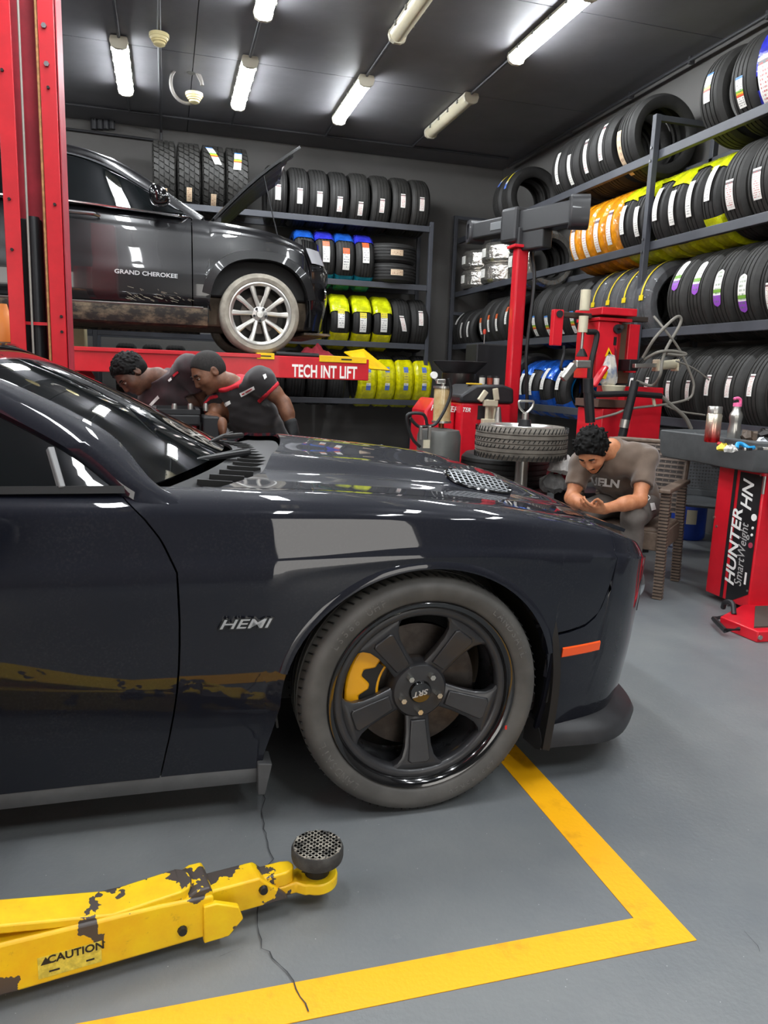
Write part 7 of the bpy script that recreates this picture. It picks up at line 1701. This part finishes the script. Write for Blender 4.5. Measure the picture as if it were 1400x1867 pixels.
def person(label, J, head, skin, hair, shirt_m, trouser_m, hands, sleeve=.62, scale=1.0, seed=1, trim=None, gloved=None, collar=True, hairkind='short', seated=False, beard=False):
    pts = np.array([np.array(v) for v in J.values()]); lo = pts.min(0)-.2; hi = pts.max(0)+.2; lo[2] = max(-.02, lo[2])
    g = {k: np.array(v, float) for k, v in J.items()}
    base = Vector(((g['hip'][0]), g['hip'][1], 0)); t = thing('person', label, 'person', base)
    def link(me, name, parent=t):
        me.transform(Matrix.Translation(-base)); o = bpy.data.objects.new(name, me); COL.objects.link(o); o.parent = parent; return o
    fr = orth(head['f'], head['u']); hc = g['head']
    B = Field(lo, hi, .0062)
    # torso: hips, waist, chest, shoulder girdle
    shv = g['shL']-g['shR']; sh_n = shv/np.linalg.norm(shv); mid = (g['shL']+g['shR'])/2; sp = g['neck']-g['hip']; spn = sp/np.linalg.norm(sp); fw = np.cross(sh_n, spn); fw /= np.linalg.norm(fw)
    hv = g['hipL']-g['hipR']; hn = hv/np.linalg.norm(hv); chest = g['hip']+sp*.66
    def torso(F, i):
        F.ell(g['hip']+spn*.03, (.165+i, .12+i, .12+i), (hn, np.cross(spn, hn), spn), .08)
        F.ell(g['hip']+sp*.36, (.142+i, .105+i, .15+i), (sh_n, fw, spn), .08); F.ell(chest, (.165+i, .112+i, .17+i), (sh_n, fw, spn), .06)
        F.cap(g['shL']-sh_n*.02, g['shR']+sh_n*.02, .062+i, .062+i, .06); F.cap(mid-spn*.03, g['neck']+spn*.02, .075+i, .058+i, .04)
    torso(B, -.006)
    B.cap(g['neck']-spn*.03, hc-fr[0]*.025-fr[1]*.03, .056, .056, .03)
    head_prims(B, hc, fr, scale)
    for s_ in 'LR':
        a, e, w_ = g['sh'+s_], g['el'+s_], g['wr'+s_]
        B.cap(a, e, .050, .040, .03); B.cap(a+(e-a)*.1, a+(e-a)*.55, .052, .047, .03); B.cap(e, e+(w_-e)*.45, .041, .042, .02); B.cap(e+(w_-e)*.3, w_, .041, .027, .02)
        hd = hands[s_]; hand_prims(B, w_, hd['d'], hd['n'], hd.get('side', 1), hd.get('curl', .5))
        h_, k_, an = g['hip'+s_], g['kn'+s_], g['an'+s_]
        B.cap(h_, k_, .075, .052, .04); B.cap(k_, an, .052, .036, .03); B.cap(an, g['to'+s_], .038, .03, .02)
    body = link(B.mesh('body', skin), 'body')
    del B
    # shirt
    S = Field(np.minimum.reduce([lo, pts.min(0)-.2]), hi, .0066)
    torso(S, .014)
    for s_ in 'LR':
        a, e = g['sh'+s_], g['el'+s_]; S.cap(a, a+(e-a)*sleeve*1.05, .068, .066, .05)
    S.ripple(.0042, 34, seed); S.ripple(.003, 60, seed+5)
    base_d = S.d.copy()
    S.plane(g['hip']+spn*(-.04 if not seated else .0), -spn); 
    X, Y, Z = S.ax; nq = g['neck']+spn*.022; npl = (X[:, None, None]-nq[0])*spn[0]+(Y[None, :, None]-nq[1])*spn[1]+(Z[None, None, :]-nq[2])*spn[2]
    nrd = np.sqrt(np.maximum(0, (X[:, None, None]-nq[0])**2+(Y[None, :, None]-nq[1])**2+(Z[None, None, :]-nq[2])**2-npl**2)); S.d = np.where((nrd < .105) & (npl > -.03), np.maximum(S.d, npl), S.d)
    cut = []
    for s_ in 'LR':
        a, e = g['sh'+s_], g['el'+s_]; dn = (e-a)/np.linalg.norm(e-a); q = a+(e-a)*sleeve
        # only trim near the arm
        X, Y, Z = S.ax; pl = (X[:, None, None]-q[0])*dn[0]+(Y[None, :, None]-q[1])*dn[1]+(Z[None, None, :]-q[2])*dn[2]
        rad = np.sqrt((X[:, None, None]-q[0])**2+(Y[None, :, None]-q[1])**2+(Z[None, None, :]-q[2])**2)
        msk = (rad < .11); S.d = np.where(msk & (pl > 0) & (np.abs((X[:, None, None]-q[0])*spn[0]) < 9), np.maximum(S.d, pl), S.d); cut.append((q, dn, pl, rad))
    sh_o = link(S.mesh('shirt', shirt_m), 'shirt')
    if trim:
        X, Y, Z = S.ax
        for (q, dn, pl, rad), s_ in zip(cut, 'LR'):
            C = Field(lo, hi, .0066); C.ax = S.ax; C.n = S.n; C.lo = S.lo; C.d = np.maximum(np.maximum(base_d-.0025, pl), np.maximum(-pl-.022, rad-.11)); me = C.mesh('cuff', trim)
            if len(me.vertices): link(me, 'cuff', t)
        n0 = g['neck']+spn*.016
        pl = (X[:, None, None]-n0[0])*spn[0]+(Y[None, :, None]-n0[1])*spn[1]+(Z[None, None, :]-n0[2])*spn[2]
        rad = np.sqrt((X[:, None, None]-n0[0])**2+(Y[None, :, None]-n0[1])**2+(Z[None, None, :]-n0[2])**2)
        C = Field(lo, hi, .0066); C.ax = S.ax; C.n = S.n; C.lo = S.lo; C.d = np.maximum(np.maximum(base_d-.003, np.abs(pl)-.011), rad-.098); link(C.mesh('collar', trim), 'collar', t)
    del S
    # trousers
    T = Field(lo, hi, .0075)
    T.ell(g['hip']+spn*.0, (.172, .13, .12), (hn, np.cross(spn, hn), spn), .06)
    for s_ in 'LR':
        h_, k_, an = g['hip'+s_], g['kn'+s_], g['an'+s_]; T.cap(h_, k_, .092, .070, .05); T.cap(k_, an+(k_-an)*.08, .070, .056, .03)
    T.ripple(.005, 30, seed+9); link(T.mesh('trousers', trouser_m), 'trousers'); del T
    for s_ in 'LR':
        an, to = g['an'+s_], g['to'+s_]; Sf = Field(np.minimum(an, to)-.12, np.maximum(an, to)+.14, .008); dn = (to-an); dn[2] = 0; dn /= np.linalg.norm(dn)
        Sf.cap((an[0]-dn[0]*.03, an[1]-dn[1]*.03, .05), (to[0], to[1], .04), .05, .042, .03); Sf.cap((an[0], an[1], .05), (an[0], an[1], .11), .05, .05, .03); Sf.plane((0, 0, .004), (0, 0, -1)); link(Sf.mesh('shoe', mat('shoe_dark', (60, 40, 40), .6)), 'shoe')
    # hair
    f, u, l = fr; Hf = Field(hc-.2, hc+.2, .0048); PP = lambda a, b, s2=0: hc+(f*a+u*b+l*s2)*scale
    if hairkind == 'buzz': Hf.ell(PP(-.014, .032), tuple(x*scale for x in (.102, .092, .081)), fr, .01); Hf.ell(PP(-.04, -.01), tuple(x*scale for x in (.066, .06, .071)), fr, .03)
    else: Hf.ell(PP(-.016, .036), tuple(x*scale for x in (.104, .096, .084)), fr, .01); Hf.ell(PP(-.04, -.01), tuple(x*scale for x in (.068, .06, .074)), fr, .03)
    # keep clear of the face: hairline plane tilted back, and below the ears
    rs = np.random.RandomState(seed)
    if hairkind in ('curly', 'afro'):
        nb = 420 if hairkind == 'curly' else 500
        for _ in range(nb):
            v = rs.normal(size=3); v /= np.linalg.norm(v); q = PP(-.016+v[0]*.104, .036+v[1]*.096, v[2]*.084); Hf.ell(q, (.0125,)*3 if hairkind == 'curly' else (.0085,)*3, None, .004)
            if hairkind == 'curly': q2 = q+rs.normal(size=3)*.008+ (np.array(q)-hc)*.05; Hf.cap(q, q2, .009, .006, .004)
    hl = {'buzz': .058, 'afro': .062, 'curly': .072}[hairkind]
    pn = f*.86+u*-.5; Hf.plane(PP(hl, .05), pn); pn2 = f*.35-u*.94; Hf.plane(PP(-.02, -.052), pn2)
    # side line in front of the ears
    Hm = {'buzz': 'hair_buzz', 'afro': 'hair_tight', 'curly': 'hair_curly'}[hairkind]
    link(Hf.mesh('hair', hair), 'hair'); del Hf
    for sg in (-1, 1):
        e = MB(base); c = PP(.080, .005, .031*sg); e.lathe([(0, -.011), (.006, -.0095), (.0105, -.004), (.0115, 0), (.0105, .004), (.006, .0095), (0, .011)], 12, 'Z', Vector(c)); e.build('eye', mat('eye_white', (200, 190, 180), .3), t)
        e = MB(base); P0 = [Vector(PP(.094, .026, .012*sg)), Vector(PP(.097, .031, .028*sg)), Vector(PP(.086, .028, .047*sg))]; e.loft([(P0[0], .004), (P0[1], .005), (P0[2], .003)], 8); e.build('eyebrow', hair, t)
        e = MB(base); P0 = [Vector(PP(.092, .009, .016*sg)), Vector(PP(.0945, .012, .031*sg)), Vector(PP(.084, .008, .046*sg))]; e.loft([(P0[0], .003), (P0[1], .0045), (P0[2], .003)], 8); e.build('eyelid', skin, t)
    if beard:
        Bf = Field(hc-.2, hc+.2, .0048); Bf.ell(PP(.032, -.058), tuple(x*scale for x in (.061, .063, .058)), fr, .02); Bf.ell(PP(.070, -.092), (.024, .020, .030), fr, .02); Bf.plane(PP(.05, -.072), u*.8+f*.55); link(Bf.mesh('beard', hair), 'beard')
        m_ = MB(base); m_.loft([(Vector(PP(.094, -.052, -.024)), .003), (Vector(PP(.104, -.046, 0)), .0045), (Vector(PP(.094, -.052, .024)), .003)], 8); m_.build('moustache', hair, t)
    if gloved:
        w_ = g['wr'+gloved]; e = g['el'+gloved]; hd = hands[gloved]; Gf = Field(w_-.22, w_+.22, .0055); hand_prims(Gf, w_, hd['d'], hd['n'], hd.get('side', 1), hd.get('curl', .5), .0035); Gf.cap(w_+(e-w_)*.12, w_, .036, .031, .02); link(Gf.mesh('glove', mat('glove_black', (22, 22, 23), .7)), 'glove')
    return t, sh_o
def caster(o):
    M = o.parent.matrix_basis if o.parent else Matrix(); vs = [M @ v.co for v in o.data.vertices]; return BVHTree.FromPolygons(vs, [tuple(p.vertices) for p in o.data.polygons])
def on_cloth(bvh, px, py, lift=.003):
    d = (CR*((px-IW/2)/FPX)-CU*((py-IH/2)/FPX)+CF).normalized(); h = bvh.ray_cast(Vector((0, 0, CAM_H)), d)
    if h[0] is None: return None
    n = h[1] if h[1].dot(d) < 0 else -h[1]; return h[0]+n*lift
def patch(t, bvh, quad, name, m, nu=8, nv=3, lift=.004):
    """a cloth badge sewn on where the quad (photo points, corners in order) meets the shirt"""
    mb = MB(t.location); ok = True; vs = []
    for i in range(nu+1):
        for j in range(nv+1):
            u, v = i/nu, j/nv; a = [quad[0][k]*(1-u)+quad[1][k]*u for k in (0, 1)]; b = [quad[3][k]*(1-u)+quad[2][k]*u for k in (0, 1)]; q = on_cloth(bvh, a[0]*(1-v)+b[0]*v, a[1]*(1-v)+b[1]*v, lift)
            if q is None: return None
            vs.append(q)
    mb.add(vs, [(i*(nv+1)+j, (i+1)*(nv+1)+j, (i+1)*(nv+1)+j+1, i*(nv+1)+j+1) for i in range(nu) for j in range(nv)])
    return mb.build(name, m, t, 60, solid=.001, out=(0, -1, .2))
def cloth_text(t, bvh, txt, c, w_px, h_px, ang, m, name='lettering'):
    me = text_mesh(txt, 1.0, 0, 0, .045); xs = [v.co.x for v in me.vertices]; ys = [v.co.y for v in me.vertices]; W_t = max(xs)-min(xs); H_t = max(ys)-min(ys); ca_, sa_ = cos(ang), sin(ang)
    for v in me.vertices:
        a = (v.co.x-(max(xs)+min(xs))/2)/W_t*w_px; b = -(v.co.y-(max(ys)+min(ys))/2)/H_t*h_px; q = on_cloth(bvh, c[0]+a*ca_-b*sa_, c[1]+a*sa_+b*ca_, .005)
        v.co = (q-t.location) if q is not None else Vector((0, 0, .8))
    me.materials.append(m); o = bpy.data.objects.new(name, me); COL.objects.link(o); o.parent = t; return o
V3 = lambda p: (p.x, p.y, p.z)
SK_D = skinmat('skin_dark', (100, 65, 47), (124, 84, 62)); SK_D2 = skinmat('skin_deep', (80, 52, 39), (104, 70, 53)); SK_M = skinmat('skin_tan', (176, 112, 76), (196, 134, 96))
M_HAIR = mat('hair_black', (13, 12, 11), .7, spec=.2, var=.4, vscale=60); M_HAIRB = mat('hair_buzz', (30, 26, 24), .8, var=.3, vscale=90)
M_SH = mat('shirt_black', (38, 34, 35), .75, var=.15, vscale=6, sheen=.2); M_SHR = mat('shirt_charcoal', (46, 38, 40), .75, var_col=(62, 36, 40), vscale=5, sheen=.2); M_SHB = mat('shirt_brown', (98, 82, 70), .85, var=.1, vscale=9, sheen=.3, bump=.1, bscale=300)
M_TRO = mat('trouser_dark', (26, 24, 26), .8); M_TRG = mat('trouser_grey', (96, 89, 84), .8, var=.1, vscale=14)
M_TRIM = mat('trim_red', (196, 34, 48), .7)
# right-hand mechanic
J2 = dict(head=V3(at(380, 679, Y=4.62)), neck=V3(at(424, 702, Y=4.6)), shL=V3(at(476, 692, Y=4.48)), shR=V3(at(400, 732, Y=4.74)), elL=V3(at(517, 735, Y=4.46)), wrL=V3(at(532, 776, Y=4.42)), elR=V3(at(384, 765, Y=4.60)), wrR=V3(at(404, 772, Y=4.42)),
          hip=(.63, 4.78, .76), hipL=(.70, 4.70, .74), hipR=(.57, 4.86, .74), knL=(.66, 4.60, .42), knR=(.50, 4.76, .42), anL=(.72, 4.70, .09), anR=(.56, 4.86, .09), toL=(.63, 4.58, .04), toR=(.47, 4.74, .04))
H2 = dict(L=dict(d=(.25, -.2, -.9), n=(-.6, .5, -.2), side=1, curl=.35), R=dict(d=(.05, -.1, -1), n=(.9, .2, .1), side=-1, curl=.22))
p2_, s2_ = person('mechanic with cropped hair and red-trimmed black T-shirt, one black glove, leaning over', J2, dict(f=(-.76, -.34, -.55), u=(-.56, -.05, .8)), SK_D, M_HAIRB, M_SH, M_TRO, H2, seed=3, trim=M_TRIM, gloved='L', hairkind='buzz', sleeve=.5)
# left-hand mechanic
J1 = dict(head=V3(at(240, 682, Y=4.85)), neck=V3(at(292, 690, Y=4.86)), shL=V3(at(345, 668, Y=4.75)), shR=V3(at(277, 728, Y=4.98)), elL=V3(at(384, 745, Y=4.78)), wrL=V3(at(392, 800, Y=4.7)), elR=V3(at(262, 790, Y=4.92)), wrR=V3(at(275, 840, Y=4.8)),
          hip=(.27, 5.02, .78), hipL=(.33, 4.94, .76), hipR=(.21, 5.10, .76), knL=(.27, 4.86, .43), knR=(.13, 5.02, .43), anL=(.34, 4.96, .09), anR=(.2, 5.12, .09), toL=(.24, 4.85, .04), toR=(.1, 5.0, .04))
H1 = dict(L=dict(d=(.05, -.3, -.9), n=(.8, .3, 0), side=1, curl=.4), R=dict(d=(.1, -.4, -.9), n=(.8, .2, 0), side=-1, curl=.4))
p1_, s1_ = person('mechanic with short curly hair and dark T-shirt bending low beside the red runway', J1, dict(f=(-.50, -.40, -.76), u=(-.80, -.1, .55)), SK_D2, M_HAIR, M_SHR, M_TRO, H1, seed=8, hairkind='afro', sleeve=.55)
# seated man
J3 = dict(head=V3(at(1080, 822, Y=3.86)), neck=(2.565, 3.95, .885), shL=V3(at(1178, 836, Y=3.87)), shR=V3(at(1062, 845, Y=4.06)), elL=V3(at(1166, 912, Y=3.74)), wrL=V3(at(1100, 928, Y=3.70)), elR=V3(at(1042, 908, Y=4.0)), wrR=V3(at(1066, 922, Y=3.80)),
          hip=(2.88, 4.15, .53), hipL=(2.94, 4.08, .52), hipR=(2.82, 4.22, .52), knL=(2.625, 3.765, .50), knR=(2.42, 3.96, .50), anL=(2.68, 3.80, .09), anR=(2.44, 3.98, .09), toL=(2.60, 3.71, .04), toR=(2.34, 3.90, .04))
H3 = dict(L=dict(d=(-.95, -.05, .05), n=(.1, .5, .8), side=-1, curl=.4), R=dict(d=(-.1, -.9, .0), n=(.5, .0, .8), side=1, curl=.4))
p3_, s3_ = person('man in brown T-shirt sitting on the wicker chair, head bowed over his hands', J3, dict(f=(-.52, -.46, -.72), u=(-.60, -.34, .72)), SK_M, M_HAIR, M_SHB, M_TRG, H3, seed=21, hairkind='curly', seated=True, sleeve=.66, beard=True)
# badges
M_BDG = print_mat('badge_white', [(0, (232, 230, 226))], (180, 40, 50), 3)
bv = caster(s2_)
patch(p2_, bv, [(437, 717), (463, 704), (465, 710), (440, 724)], 'name_badge', mat('badge_cloth', (240, 238, 234), .7)); patch(p2_, bv, [(398, 741), (419, 730), (421, 736), (401, 748)], 'name_badge', MATS['badge_cloth'])
patch(p2_, bv, [(441, 718), (446, 715.5), (446, 718), (442, 720)], 'badge_logo', M_TRIM, 3, 2, .006); patch(p2_, bv, [(448, 714), (460, 708), (460.5, 709.5), (448.5, 715.5)], 'badge_text', M_TRIM, 4, 1, .006)
patch(p2_, bv, [(479, 684), (484, 682), (486, 688), (482, 692)], 'sleeve_logo', MATS['badge_cloth'], 3, 2)
bv = caster(s1_)
patch(p1_, bv, [(304, 692), (325, 674), (328, 679), (308, 698)], 'name_badge', mat('badge_dark', (60, 36, 40), .7)); patch(p1_, bv, [(307, 693), (313, 688), (314, 692), (309, 696)], 'badge_logo', MATS['badge_cloth'], 3, 2, .007); patch(p1_, bv, [(316, 684), (325, 676), (327, 679), (318, 687)], 'badge_text', M_TRIM, 3, 2, .007)
patch(p1_, bv, [(270, 740), (288, 721), (291, 726), (274, 743)], 'name_badge', MATS['badge_cloth'])
bv = caster(s3_)
cloth_text(p3_, bv, 'IELN', (1107, 879), 44, 15, .12, M_TXT); 

bv = caster([o for o in p3_.children if o.name.startswith('trousers')][0])
patch(p3_, bv, [(1184, 918), (1192, 917), (1195, 929), (1187, 931)], 'thigh_logo', MATS['badge_cloth'], 4, 4)
for qa, qb in (((1175, 898), (1184, 908)), ((1184, 908), (1172, 920)), ((1175, 898), (1192, 901))):
    nx, ny = qb[1]-qa[1], qa[0]-qb[0]; l_ = sqrt(nx*nx+ny*ny); nx /= l_; ny /= l_
    patch(p3_, bv, [qa, qb, (qb[0]+nx*1.4, qb[1]+ny*1.4), (qa[0]+nx*1.4, qa[1]+ny*1.4)], 'piping', MATS['badge_cloth'], 6, 1)
